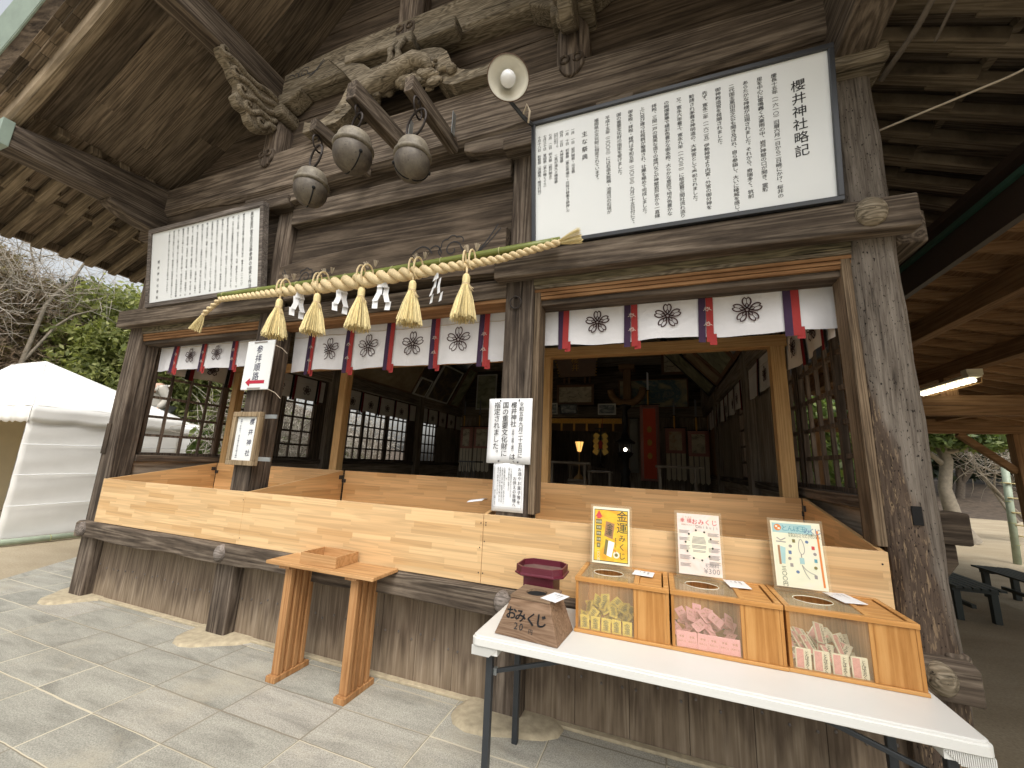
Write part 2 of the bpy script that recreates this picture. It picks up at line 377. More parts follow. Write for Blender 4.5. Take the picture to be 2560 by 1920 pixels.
def stone_paving():
    k = NT('stone_paving', 0.9)
    k.b.inputs['Specular IOR Level'].default_value = 0.2
    p = k.xyz(k.obj())
    wob = k.noise(k.vmul(k.obj(), (6, 6, 6)), 1.0, 3, 0.6)
    x = k.math('ADD', k.math('ADD', p[0], 1.82), k.math('MULTIPLY_ADD', wob, 0.012, -0.006))
    y = k.math('ADD', k.math('ADD', p[1], -1.6), k.math('MULTIPLY_ADD', wob, 0.012, -0.006))
    cx, cy = k.math('DIVIDE', x, 0.605), k.math('DIVIDE', y, 0.302)
    ix, iy = k.math('FLOOR', cx), k.math('FLOOR', cy)
    v = k.white(k.comb(ix, iy, 2.0))
    v2 = k.white(k.comb(iy, ix, 8.0))
    fx = k.math('ABSOLUTE', k.math('SUBTRACT', k.math('FRACT', cx), 0.5))
    fy = k.math('ABSOLUTE', k.math('SUBTRACT', k.math('FRACT', cy), 0.5))
    jx = k.math('GREATER_THAN', fx, 0.5 - 0.0050 / 0.605)
    jy = k.math('GREATER_THAN', fy, 0.5 - 0.0050 / 0.302)
    jt = k.math('MAXIMUM', jx, jy)
    sh = k.vadd(k.obj(), k.comb(k.math('MULTIPLY', v, 11.0), k.math('MULTIPLY', v2, 7.0), 0.0))
    st = k.noise(k.vmul(sh, (2.0, 9.0, 1)), 1.0, 5, 0.62, 0.6)
    sp = k.noise(sh, 150.0, 3, 0.7)
    col = k.ramp(v, [(0.0, (0.30, 0.292, 0.25)), (0.35, (0.325, 0.315, 0.268)), (0.7, (0.345, 0.33, 0.28)), (1.0, (0.37, 0.35, 0.30))])
    col = k.mix(1.0, col, k.ramp(st, [(0.28, 0.70), (0.5, 1.0), (0.72, 1.18)]), 'MULTIPLY')
    col = k.mix(1.0, col, k.ramp(sp, [(0.3, 0.60), (0.5, 1.0), (0.7, 1.36)]), 'MULTIPLY')
    sand = k.noise(k.vmul(k.obj(), (1.6, 1.6, 1)), 1.0, 5, 0.65)
    col = k.mix(k.ramp(sand, [(0.52, 0.0), (0.72, 0.55)]), col, (0.46, 0.41, 0.31))
    jc = k.mix(k.ramp(k.white(k.comb(ix, iy, 30.0)), [(0.3, 0.0), (0.6, 1.0)]), (0.22, 0.19, 0.14), (0.60, 0.54, 0.40))
    col = k.mix(k.math('MULTIPLY', jt, 0.85), col, jc)
    k.color(col)
    k.bump(k.math('SUBTRACT', k.math('ADD', k.math('MULTIPLY', st, 0.5), k.math('MULTIPLY', sp, 0.25)), k.math('MULTIPLY', jt, 0.6)), 0.35, 0.006)
    return k.m
M['paving'] = stone_paving()
def sandmat():
    k = NT('pale_sand', 0.95)
    a = k.noise(k.vmul(k.obj(), (0.5, 1.2, 1)), 1.0, 6, 0.65)
    b = k.noise(k.obj(), 60.0, 4, 0.7)
    col = k.ramp(a, [(0.3, (0.29, 0.23, 0.145)), (0.55, (0.39, 0.32, 0.215)), (0.75, (0.46, 0.39, 0.275))])
    k.color(k.mix(1.0, col, k.ramp(b, [(0.3, 0.75), (0.7, 1.18)]), 'MULTIPLY'))
    k.bump(k.math('ADD', a, k.math('MULTIPLY', b, 0.3)), 0.5, 0.02)
    return k.m
M['sand'] = sandmat()
M['footstone'] = plain('ochre_foundation_stone', (0.44, 0.37, 0.25), 0.95, var=0.3, nscale=22, bump=0.6)
M['bank'] = plain('leaf_litter_bank', (0.085, 0.062, 0.042), 0.95, var=0.6, nscale=5, bump=0.8)
M['tent'] = plain('white_tent_canvas', (0.80, 0.79, 0.755), 0.75, var=0.05, nscale=4)
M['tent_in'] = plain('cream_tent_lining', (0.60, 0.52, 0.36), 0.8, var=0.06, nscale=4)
M['copper'] = plain('green_copper', (0.27, 0.34, 0.285), 0.6, 0.1, var=0.15, nscale=8)
M['bark'] = plain('brown_bark', (0.13, 0.105, 0.08), 0.95, var=0.4, nscale=14, bump=0.6)
M['bark_pale'] = plain('pale_bark', (0.25, 0.215, 0.165), 0.95, var=0.3, nscale=14, bump=0.5)
M['twig'] = plain('brown_twigs', (0.30, 0.225, 0.155), 0.95, var=0.3)
M['twig_pale'] = plain('pale_twigs', (0.42, 0.38, 0.32), 0.95, var=0.3)
def leafmat(name, a, b, c):
    k = NT(name, 0.55)
    isl = k.island()
    nz = k.noise(k.obj(), 1.1, 3, 0.6)
    col = k.ramp(isl, [(0.0, a), (0.55, b), (1.0, c)])
    col = k.mix(1.0, col, k.ramp(nz, [(0.3, 0.75), (0.7, 1.25)]), 'MULTIPLY')
    k.color(col)
    tr = k.n('BsdfTranslucent', i_Color=k.mix(1.0, col, (1.25, 1.3, 0.7), 'MULTIPLY'))
    mx = k.n('MixShader', i_0=0.42)
    k.t.links.new(k.b.outputs[0], mx.inputs[1])
    k.t.links.new(tr.outputs[0], mx.inputs[2])
    k.t.links.new(mx.outputs[0], k.t.nodes['Material Output'].inputs['Surface'])
    return k.m
M['leaf'] = leafmat('green_leaves', (0.06, 0.09, 0.026), (0.12, 0.165, 0.05), (0.21, 0.25, 0.085))
M['leaf_yellow'] = leafmat('yellow_green_leaves', (0.13, 0.155, 0.05), (0.26, 0.29, 0.095), (0.40, 0.41, 0.16))
M['leaf_dark'] = leafmat('dark_leaves', (0.014, 0.022, 0.011), (0.03, 0.046, 0.02), (0.065, 0.085, 0.036))
M['leaf_brown'] = leafmat('brown_green_leaves', (0.13, 0.095, 0.048), (0.22, 0.175, 0.085), (0.29, 0.255, 0.125))
M['skin'] = plain('skin', (0.48, 0.30, 0.21), 0.55)
M['hair'] = plain('black_hair', (0.02, 0.017, 0.016), 0.6)
M['jacket'] = plain('beige_jacket', (0.50, 0.47, 0.41), 0.9)
M['trousers'] = plain('grey_trousers', (0.20, 0.22, 0.22), 0.9)
M['boot'] = plain('dark_boot', (0.05, 0.045, 0.04), 0.8)
M['alu'] = plain('aluminium', (0.50, 0.51, 0.52), 0.4, 0.6)
M['bench'] = plain('dark_green_bench_slat', (0.018, 0.026, 0.023), 0.5, var=0.2)
M['gold'] = plain('gold_leaf', (0.62, 0.42, 0.10), 0.35, 0.6, var=0.2)
M['gold_cloth'] = plain('gold_brocade', (0.68, 0.36, 0.06), 0.6, var=0.4, nscale=60)
M['red_cloth'] = plain('red_brocade', (0.68, 0.085, 0.03), 0.7, var=0.15, nscale=50)
M['pink_check'] = plain('pink_brocade_border', (0.50, 0.24, 0.20), 0.8, var=0.35, nscale=70)
M['cream_cloth'] = plain('cream_silk', (0.70, 0.62, 0.46), 0.8)
M['grey_cloth'] = plain('grey_silk', (0.26, 0.26, 0.235), 0.8)
M['brown_cloth'] = plain('brown_drape', (0.085, 0.055, 0.03), 0.9)
M['green_cloth'] = plain('green_drape', (0.012, 0.12, 0.075), 0.8)
M['bronze'] = plain('dark_bronze', (0.035, 0.034, 0.032), 0.5, 0.5)
M['frame_wood'] = plain('brown_picture_frame', (0.19, 0.10, 0.05), 0.5)
M['frame_dark'] = plain('black_picture_frame', (0.012, 0.011, 0.011), 0.4)
M['frame_white'] = plain('white_picture_frame', (0.62, 0.60, 0.54), 0.5)
def painting(name, cols, scale=5.0, seed=0.0):
    k = NT(name, 0.6)
    v = k.vadd(k.obj(), (seed, seed * 1.7, seed * 0.6))
    a = k.noise(k.vmul(v, (scale, scale, scale * 1.6)), 1.0, 5, 0.6, 1.2)
    k.color(k.ramp(a, [(0.28 + 0.44 * i / (len(cols) - 1), c) for i, c in enumerate(cols)]))
    return k.m
M['pt_cream'] = painting('ink_drawing_on_cream', [(0.10, 0.075, 0.05), (0.50, 0.44, 0.31), (0.62, 0.55, 0.41), (0.68, 0.61, 0.46)], 6, 1)
M['pt_wave'] = painting('painted_waves', [(0.55, 0.47, 0.29), (0.42, 0.38, 0.24), (0.07, 0.15, 0.19), (0.55, 0.47, 0.30)], 1.6, 4)
M['pt_brown'] = painting('faded_brown_painting', [(0.22, 0.155, 0.085), (0.34, 0.26, 0.155), (0.44, 0.35, 0.22)], 2, 7)
M['pt_dark'] = painting('dark_landscape', [(0.025, 0.025, 0.04), (0.10, 0.07, 0.05), (0.30, 0.23, 0.11)], 2.5, 9)
M['pt_green'] = painting('green_landscape', [(0.06, 0.085, 0.055), (0.30, 0.30, 0.19), (0.48, 0.46, 0.33)], 2.5, 12)
M['pt_photo'] = painting('grey_photograph', [(0.04, 0.055, 0.07), (0.18, 0.21, 0.22), (0.52, 0.53, 0.50)], 5, 15)
M['pt_dragon'] = painting('ochre_dragon_painting', [(0.46, 0.22, 0.09), (0.58, 0.49, 0.33), (0.66, 0.58, 0.42)], 5, 18)
M['p_yellow'] = painting('yellow_poster_ground', [(0.70, 0.28, 0.02), (0.72, 0.46, 0.03), (0.78, 0.58, 0.06)], 9, 3)
M['p_pink'] = painting('pale_pink_poster_ground', [(0.74, 0.55, 0.44), (0.76, 0.66, 0.60), (0.78, 0.62, 0.45)], 6, 5)
M['p_green'] = painting('pale_green_poster_ground', [(0.66, 0.68, 0.50), (0.74, 0.72, 0.54), (0.76, 0.70, 0.60)], 5, 8)
M['p_cream'] = plain('cream_print', (0.78, 0.74, 0.56), 0.5, var=0.02)
M['p_olive'] = plain('olive_print', (0.20, 0.17, 0.05), 0.5)
M['p_dkgreen'] = plain('dark_green_print', (0.045, 0.055, 0.03), 0.5)
M['p_brown'] = plain('brown_print', (0.36, 0.19, 0.09), 0.5)
M['p_orange'] = plain('orange_print', (0.70, 0.22, 0.05), 0.5)
M['p_red'] = plain('red_title_print', (0.60, 0.06, 0.06), 0.5)
M['p_teal'] = plain('teal_print', (0.10, 0.30, 0.36), 0.5)
M['p_sky'] = plain('pale_blue_print', (0.36, 0.55, 0.54), 0.5)
M['p_blue'] = plain('blue_print', (0.13, 0.20, 0.33), 0.5)
M['p_grey'] = plain('grey_print', (0.30, 0.27, 0.25), 0.5)
def emit(name, c, st):
    k = NT(name, 0.5)
    k.color((0.8, 0.8, 0.8))
    k.b.inputs['Emission Color'].default_value = (c[0], c[1], c[2], 1)
    k.b.inputs['Emission Strength'].default_value = st
    return k.m
M['lamp_amber'] = emit('lit_paper_lantern', (1.0, 0.55, 0.14), 0.9)
M['lamp_white'] = emit('lit_white_bulb', (1.0, 0.93, 0.78), 4.0)
M['tube'] = emit('lit_fluorescent_tube', (1.0, 0.93, 0.74), 3.5)
M['flame'] = emit('lit_candle_tube', (1.0, 0.95, 0.75), 0.8)

# ---------------------------------------------------------------- mesh and object helpers
WPOS = {}
V3 = Vector
class MB:
    def __init__(s):
        s.v, s.f = [], []
    def add(s, vs, fs):
        o = len(s.v)
        s.v += [tuple(p) for p in vs]
        s.f += [tuple(i + o for i in f) for f in fs]
        return s
    def box(s, x0, x1, y0, y1, z0, z1):
        return s.add([(x0, y0, z0), (x1, y0, z0), (x1, y1, z0), (x0, y1, z0), (x0, y0, z1), (x1, y0, z1), (x1, y1, z1), (x0, y1, z1)],
                     [(3, 2, 1, 0), (4, 5, 6, 7), (0, 1, 5, 4), (1, 2, 6, 5), (2, 3, 7, 6), (3, 0, 4, 7)])
    def hexa(s, p):
        return s.add(p, [(3, 2, 1, 0), (4, 5, 6, 7), (0, 1, 5, 4), (1, 2, 6, 5), (2, 3, 7, 6), (3, 0, 4, 7)])
    def bar(s, p, q, w, h, upv=(0, 0, 1)):
        p, q = V3(p), V3(q)
        d = (q - p).normalized()
        a = d.cross(V3(upv)).normalized() * (w / 2)
        b = a.cross(d).normalized() * (h / 2)
        return s.hexa([p - a - b, p + a - b, p + a + b, p - a + b, q - a - b, q + a - b, q + a + b, q - a + b])
    def prism(s, poly, vec):
        n = len(poly)
        vec = V3(vec)
        vs = [V3(p) for p in poly] + [V3(p) + vec for p in poly]
        return s.add(vs, [tuple(range(n - 1, -1, -1)), tuple(range(n, 2 * n))] + [(i, (i + 1) % n, n + (i + 1) % n, n + i) for i in range(n)])
    def tube(s, path, r, n=8, cap=True):
        pts = [V3(p) for p in path]
        rs = r if isinstance(r, (list, tuple)) else [r] * len(pts)
        o = len(s.v)
        prev = None
        for i, p in enumerate(pts):
            d = (pts[min(i + 1, len(pts) - 1)] - pts[max(i - 1, 0)]).normalized()
            if prev is None:
                a = d.cross(V3((0, 0, 1)))
                if a.length < 0.1:
                    a = d.cross(V3((0, 1, 0)))
            else:
                a = prev - d * prev.dot(d)
            a.normalize()
            prev = a
            b = d.cross(a)
            for j in range(n):
                t = 2 * math.pi * j / n
                s.v.append(tuple(p + (a * math.cos(t) + b * math.sin(t)) * rs[i]))
        for i in range(len(pts) - 1):
            for j in range(n):
                k, l = o + i * n + j, o + i * n + (j + 1) % n
                s.f.append((k, l, l + n, k + n))
        if cap:
            s.f.append(tuple(o + j for j in range(n - 1, -1, -1)))
            s.f.append(tuple(o + (len(pts) - 1) * n + j for j in range(n)))
        return s
    def lathe(s, prof, c, axis=(0, 0, 1), n=24):
        c = V3(c)
        q = V3((0, 0, 1)).rotation_difference(V3(axis).normalized())
        o = len(s.v)
        for r, z in prof:
            for j in range(n):
                t = 2 * math.pi * j / n
                s.v.append(tuple(c + q @ V3((r * math.cos(t), r * math.sin(t), z))))
        for i in range(len(prof) - 1):
            for j in range(n):
                k, l = o + i * n + j, o + i * n + (j + 1) % n
                s.f.append((k, l, l + n, k + n))
        return s
    def ball(s, c, r, nu=10, nv=6, sc3=(1, 1, 1)):
        c = V3(c)
        prof = [(max(1e-4, r * math.sin(math.pi * i / nv)), -r * math.cos(math.pi * i / nv)) for i in range(nv + 1)]
        o = len(s.v)
        s.lathe(prof, (0, 0, 0), n=nu)
        for i in range(o, len(s.v)):
            v = s.v[i]
            s.v[i] = (c.x + v[0] * sc3[0], c.y + v[1] * sc3[1], c.z + v[2] * sc3[2])
        return s
    def torus(s, c, Rr, r, axis=(0, 1, 0), n=20, m=7, sq=1.0):
        q = V3((0, 0, 1)).rotation_difference(V3(axis).normalized())
        c = V3(c)
        path = [c + q @ V3((Rr * math.cos(2 * math.pi * i / n), Rr * sq * math.sin(2 * math.pi * i / n), 0)) for i in range(n + 1)]
        return s.tube(path, r, m, False)
    def grid(s, fn, nu, nv):
        o = len(s.v)
        for i in range(nu + 1):
            for j in range(nv + 1):
                s.v.append(tuple(fn(i / nu, j / nv)))
        for i in range(nu):
            for j in range(nv):
                a = o + i * (nv + 1) + j
                s.f.append((a, a + nv + 1, a + nv + 2, a + 1))
        return s
    def build(s, name, mat, parent=None, bevel=0.0, smooth=False, solid=0.0):
        me = bpy.data.meshes.new(name)
        off = WPOS.get(parent.name, V3((0, 0, 0))) if parent else V3((0, 0, 0))
        me.from_pydata([(v[0] - off.x, v[1] - off.y, v[2] - off.z) for v in s.v], [], s.f)
        me.update()
        me.materials.append(mat if not isinstance(mat, str) else M[mat])
        if smooth:
            me.polygons.foreach_set('use_smooth', [True] * len(me.polygons))
        o = bpy.data.objects.new(name, me)
        COL.objects.link(o)
        if parent:
            o.parent = parent
        WPOS[o.name] = off
        if solid:
            md = o.modifiers.new('thick', 'SOLIDIFY')
            md.thickness = solid
            md.offset = 0
        if bevel:
            md = o.modifiers.new('edge', 'BEVEL')
            md.width = bevel
            md.segments = 2
            md.limit_method = 'ANGLE'
        return o
def tag(o, label=None, cat=None, group=None, kind=None):
    if label: o['label'] = label
    if cat: o['category'] = cat
    if group: o['group'] = group
    if kind: o['kind'] = kind
    return o
def thing(name, label, cat, loc=(0, 0, 0), group=None):
    o = bpy.data.objects.new(name, None)
    o.empty_display_size = 0.1
    o.location = loc
    COL.objects.link(o)
    WPOS[o.name] = V3(loc)
    return tag(o, label, cat, group)
def dup(root, loc, label=None, group=None):
    """copy of a thing with its parts and their sub-parts"""
    c = root.copy()
    COL.objects.link(c)
    c.location = loc
    if label: c['label'] = label
    if group: c['group'] = group
    def rec(src, dst):
        for ch in list(src.children):
            k = ch.copy()
            COL.objects.link(k)
            k.parent = dst
            rec(ch, k)
    rec(root, c)
    return c

# lettering: flat glyph meshes from the font built into Blender
_txt = {}
def glyphs(body):
    if body in _txt:
        return _txt[body]
    cu = bpy.data.curves.new('lettering', 'FONT')
    cu.body = body
    cu.resolution_u = 2
    cu.offset = 0.004
    cu.align_x = 'CENTER'
    o = bpy.data.objects.new('lettering', cu)
    COL.objects.link(o)
    dg = bpy.context.evaluated_depsgraph_get()
    me = bpy.data.meshes.new_from_object(o.evaluated_get(dg))
    r = ([tuple(v.co) for v in me.vertices], [tuple(p.vertices) for p in me.polygons])
    bpy.data.objects.remove(o)
    bpy.data.curves.remove(cu)
    bpy.data.meshes.remove(me)
    _txt[body] = r
    return r
VERT = {'（': '︵', '）': '︶', '(': '︵', ')': '︶', '「': '﹁', '」': '﹂', 'ー': '｜', '【': '︻', '】': '︼'}
class Page:
    """a flat lettering mesh on a plane: origin o, unit axes u (right) and v (up); letters stand off by d along n"""
    def __init__(s, o, u, v, d=0.003):
        s.o, s.u, s.v = V3(o), V3(u).normalized(), V3(v).normalized()
        s.n = s.u.cross(s.v).normalized() * d
        s.mb = MB()
        s.skew = 0.0
    def P(s, a, b, lift=0.0):
        return s.o + s.u * a + s.v * b + s.n * (1 + lift)
    def ch(s, c, a, b, size, rot=0.0, wx=1.0):
        vs, fs = glyphs(c)
        if not vs:
            return
        cr, sr = math.cos(rot), math.sin(rot)
        out = []
        for x, y, z in vs:
            x, y = x * size * wx, (y - 0.36 + x * s.skew) * size
            out.append(s.P(a + x * cr - y * sr, b + x * sr + y * cr))
        s.mb.add(out, fs)
    def col(s, text, a, top, size, pitch, wx=1.0):
        y = top - size * 0.5
        for c in text:
            if c in '　 ':
                y -= pitch * (1.0 if c == '　' else 0.5)
                continue
            c = VERT.get(c, c)
            if c in '、。':
                s.ch(c, a + size * 0.55, y + size * 0.55, size, 0, wx)
            else:
                s.ch(c, a, y, size, 0, wx)
            y -= pitch
    def row(s, text, a, b, size, pitch):
        for c in text:
            if c != ' ':
                s.ch(c, a, b, size)
            a += pitch
    def line(s, pts, w, closed=False, lift=0.0):
        """a stroke of even width along 2-D points"""
        q = [V3((p[0], p[1], 0)) for p in pts]
        if closed:
            q.append(q[0])
        n = len(q)
        L, Rr = [], []
        for i in range(n):
            if closed:
                d = q[(i + 1) % (n - 1)] - q[(i - 1) % (n - 1)]
            else:
                d = q[min(i + 1, n - 1)] - q[max(i - 1, 0)]
            d = d.normalized() if d.length else V3((1, 0, 0))
            t = V3((-d.y, d.x, 0)) * (w / 2)
            L.append(q[i] + t)
            Rr.append(q[i] - t)
        o = [s.P(p.x, p.y, lift) for p in L] + [s.P(p.x, p.y, lift) for p in Rr]
        s.mb.add(o, [(i, n + i, n + i + 1, i + 1) for i in range(n - 1)])
    def poly(s, pts, lift=0.0):
        s.mb.add([s.P(p[0], p[1], lift) for p in pts], [tuple(range(len(pts)))])
    def rect(s, a0, a1, b0, b1, lift=0.0):
        s.poly([(a0, b0), (a1, b0), (a1, b1), (a0, b1)], lift)
    def disc(s, a, b, r, n=20, lift=0.0, ry=None):
        s.poly([(a + r * math.cos(2 * math.pi * i / n), b + (ry or r) * math.sin(2 * math.pi * i / n)) for i in range(n)], lift)
    def build(s, name, mat, parent):
        return s.mb.build(name, mat, parent)
def bez(p0, p1, p2, n=6):
    return [((1 - t) ** 2 * p0[0] + 2 * t * (1 - t) * p1[0] + t * t * p2[0], (1 - t) ** 2 * p0[1] + 2 * t * (1 - t) * p1[1] + t * t * p2[1]) for t in [i / n for i in range(n + 1)]]
def sakura(pg, a, b, r, w):
    """five-petalled cherry blossom line crest"""
    for k in range(5):
        t = math.pi / 2 + k * 2 * math.pi / 5
        c, sn = math.cos(t), math.sin(t)
        def T(x, y):
            return (a + r * (x * c - y * sn), b + r * (x * sn + y * c))
        side = bez((0.18, 0.0), (0.50, 0.36), (0.82, 0.27), 6) + bez((0.82, 0.27), (0.95, 0.22), (1.0, 0.13), 3)[1:] + [(0.87, 0.0)]
        pts = side + [(x, -y) for x, y in reversed(side[1:-1])]
        pg.line([T(x, y) for x, y in pts], w, True)
        st = [(0.16, 0.05), (0.40, 0.10), (0.56, 0.0), (0.40, -0.10), (0.16, -0.05)]
        pg.line([T(x, y) for x, y in st], w * 0.8)
        pg.line([T(0.56, 0.0), T(0.86, 0.0)], w * 0.5)
    pg.line([(a + r * 0.14 * math.cos(2 * math.pi * i / 12), b + r * 0.14 * math.sin(2 * math.pi * i / 12)) for i in range(12)], w, True)

# ---------------------------------------------------------------- ground
def flat(name, pts, z, mat, cut=0):
    return MB().add([(x, y, z) for x, y in pts], [tuple(range(len(pts)))]).build(name, mat)
g = MB().grid(lambda u, v: (-90 + 180 * u, -60 + 180 * v, 0), 4, 4).build('ground', 'sand')
tag(g, kind='structure')
# paving reaches from behind the camera to the plank wall; its left edge runs askew to the tent
pv = flat('stone_pavement', [(-5.6, -9), (2.02, -9), (2.02, 2.72), (-5.2, 2.72), (-5.2, 8.5), (-8.4, 8.5), (-7.85, 3.95), (-7.23, 3.21), (-6.73, 2.46), (-6.35, 1.4)], 0.012, 'paving')
tag(pv, kind='structure')

# ---------------------------------------------------------------- the shrine hall
XC = -2.13
hall = thing('shrine_hall', 'old dark timber shrine hall with a gabled front over a new pine counter', 'shrine hall', (XC, 2.6, 0))
CX = [-5.45, -3.42, -0.91, 1.14]
YF = 2.51
def mir(x):
    return 2 * XC - x
def jit(mb, a):
    mb.v = [(x + rnd.uniform(-a, a), y + rnd.uniform(-a, a), z + rnd.uniform(-a, a)) for x, y, z in mb.v]
    return mb
for i, x in enumerate(CX):
    mb = MB()
    w = 0.108 if i < 3 else 0.106
    top = 3.86
    if i == 3:
        # worm-eaten corner post: swollen and notched, slightly wider to the foot
        # profile rings so that the worn edge is not ruler straight
        rows = 26
        o = len(mb.v)
        for k in range(rows + 1):
            z = top * k / rows
            b = 0.004 * math.sin(k * 1.7) + 0.003 * math.sin(k * 0.6 + 1)
            fl = 0.006 if z < 1.0 else 0
            cs = 0.03
            ring = [(x - w - fl + cs, YF + b), (x + w + fl - cs + b, YF + b * .5), (x + w + fl + b, YF + cs), (x + w + fl, YF + 0.22), (x - w, YF + 0.22), (x - w - fl, YF + cs)]
            mb.v += [(px, py, z) for px, py in ring]
        for k in range(rows):
            for j in range(6):
                a, c = o + k * 6 + j, o + k * 6 + (j + 1) % 6
                mb.f.append((a, c, c + 6, a + 6))
        mb.f.append(tuple(o + rows * 6 + j for j in range(6)))
    else:
        mb.box(x - w, x + w, YF, YF + 0.2, 0.0, 2.9)
        mb.box(x - w + 0.012, x + w - 0.012, YF + 0.012, YF + 0.2, 2.9, top)
    c = mb.build('column', 'old_z' if i < 3 else 'corner_post', hall, 0.014 if i < 3 else 0.006)
    fs = MB()
    st = [(0.30 + 0.05 * math.sin(3 * t + i), t) for t in [k * 2 * math.pi / 22 for k in range(22)]]
    for zz, sc_ in ((0.010, 1.0), (0.028, 0.97), (0.034, 0.86)):
        fs.v += [(x + r * sc_ * 1.05 * math.cos(t), 2.55 + r * sc_ * 0.78 * math.sin(t), zz) for r, t in st]
    for k in range(2):
        for j in range(22):
            a, b2 = k * 22 + j, k * 22 + (j + 1) % 22
            fs.f.append((a, b2, b2 + 22, a + 22))
    fs.f.append(tuple(44 + j for j in range(22)))
    fs.build('foundation_stone', 'footstone', hall, 0, True)
# mortise hole and worn fillet in the corner post
MB().box(1.128, 1.166, YF - 0.0065, YF + 0.004, 1.285, 1.372).build('mortise_hole', 'black', hall)
MB().box(-5.545, -5.47, YF - 0.012, YF - 0.001, 1.40, 1.72).build('patch_board', 'dark_z', hall, 0.003)
# plank skirting between the posts
for i in range(3):
    x0, x1 = CX[i] + 0.108, CX[i + 1] - 0.108
    n = round((x1 - x0) / 0.29)
    for k in range(n):
        a, b = x0 + (x1 - x0) * k / n, x0 + (x1 - x0) * (k + 1) / n
        bd_ = MB().box(a + 0.0015, b - 0.0015, 2.60 + rnd.uniform(0, 0.004), 2.63, 0.01 + rnd.uniform(0, 0.02), 0.72)
        for q in (0.12, 0.5, 0.88):
            bd_.ball((a + (b - a) * q, 2.599, 0.29 + rnd.uniform(-.03, .03)), 0.0072, 8, 5, (1, .7, 1.15))
        bd_ = bd_.build('wall_board', 'plank', hall)
        bd_.data.materials.append(M['nail_iron'])
        bd_.data.polygons.foreach_set('material_index', [0 if f < 6 else 1 for f in range(len(bd_.data.polygons))])
MB().box(-5.3, 1.05, 2.56, 2.602, 0.012, 0.03).build('ground_sill', 'footstone', hall, 0.004)
# sill beam with round wooden nail covers
sb = MB()
N_ = 40
for k in range(N_ + 1):
    x = -5.52 + (1.245 + 5.52) * k / N_
    w = 0.006 * math.sin(k * 0.9) + rnd.uniform(-.003, .003)
    sb.v += [(x, 2.43 + w, 0.585 + w), (x, 2.52, 0.585), (x, 2.52, 0.735), (x, 2.45, 0.735 + w * .5), (x, 2.43 + w, 0.715)]
for k in range(N_):
    for j in range(5):
        a, b = k * 5 + j, k * 5 + (j + 1) % 5
        sb.f.append((a, a + 5, b + 5, b))
sb.f += [tuple(range(5)), tuple(N_ * 5 + j for j in range(4, -1, -1))]
sb.build('sill_beam', 'old_x', hall, 0.008)
MB().box(1.17, 1.262, 2.50, 5.2, 0.60, 0.75).build('side_sill_beam', 'old_y', hall, 0.012)
def nail_cover(x, y, z, r, mat='old_z'):
    prof = [(r * math.cos(t) * (1 if t < 1.2 else 1), 0.045 * math.sin(t)) for t in [k * math.pi / 2 / 5 for k in range(6)]]
    prof[-1] = (0.002, 0.045)
    m = MB().lathe([(r, -0.02)] + prof, (x, y, z), (0, -1, 0), 18)
    m.v = [(vx * 1.0, vy, z + (vz - z) * 1.18) for vx, vy, vz in m.v]
    return m.build('nail_cover', mat, hall, 0, True)
for x in (-5.395, -3.388, -0.907, 1.11):
    nail_cover(x, 2.43, 0.665, 0.056, 'pale_x' if x > 1 else 'frame_grey')
# head tie beams (only in the side bays) with a cover on the corner post
for a, b in ((-5.62, -3.20), (-1.075, 1.30)):
    MB().box(a, b, 2.405, 2.505, 2.775, 2.962).build('tie_beam', 'old_x', hall, 0.012)
nail_cover(1.095, 2.405, 2.882, 0.072, 'pale_x')
MB().box(1.255, 1.40, 2.57, 4.6, 2.76, 2.95).build('side_tie_beam', 'old_y', hall, 0.012)
MB().box(1.17, 1.42, 2.66, 2.80, 1.19, 1.345).build('side_beam_end', 'dark_x', hall, 0.012)
MB().prism([(1.25, 2.68, 1.19), (1.36, 2.68, 1.19), (1.36, 2.68, 1.10), (1.25, 2.68, 0.95)], (0, 0.11, 0)).build('side_bracket', 'dark_x', hall, 0.008)
# lintels: mossy head piece and two reddish grooved strips
for i in range(3):
    a, b = CX[i] + 0.1, CX[i + 1] - 0.1
    if i == 1:
        MB().box(a, b, 2.50, 2.70, 2.665, 2.812).build('lintel', 'old_x', hall, 0.006)
        MB().box(a, b, 2.515, 2.70, 2.635, 2.665).build('groove_strip', 'orange_x', hall, 0.004)
    else:
        MB().box(a, b, 2.515, 2.70, 2.742, 2.812).build('lintel', 'mossy_x', hall, 0.006)
        MB().box(a, b, 2.525, 2.70, 2.717, 2.742).build('lintel', 'pale_x', hall, 0.003)
        for q in range(3):
            MB().box(a, b, 2.532 + 0.006 * q, 2.70, 2.692 - 0.026 * q, 2.714 - 0.026 * q).build('groove_strip', 'orange_x', hall, 0.003)
        MB().box(a, b, 2.56, 2.70, 2.60, 2.640).build('lintel', 'dark_x', hall, 0.003)
# jamb strips beside the columns
for x, s in ((CX[2] + 0.108, 1), (CX[3] - 0.106, -1)):
    MB().box(min(x, x + s * 0.045), max(x, x + s * 0.045), 2.535, 2.68, 1.17, 2.70).build('door_jamb', 'jamb', hall, 0.005)
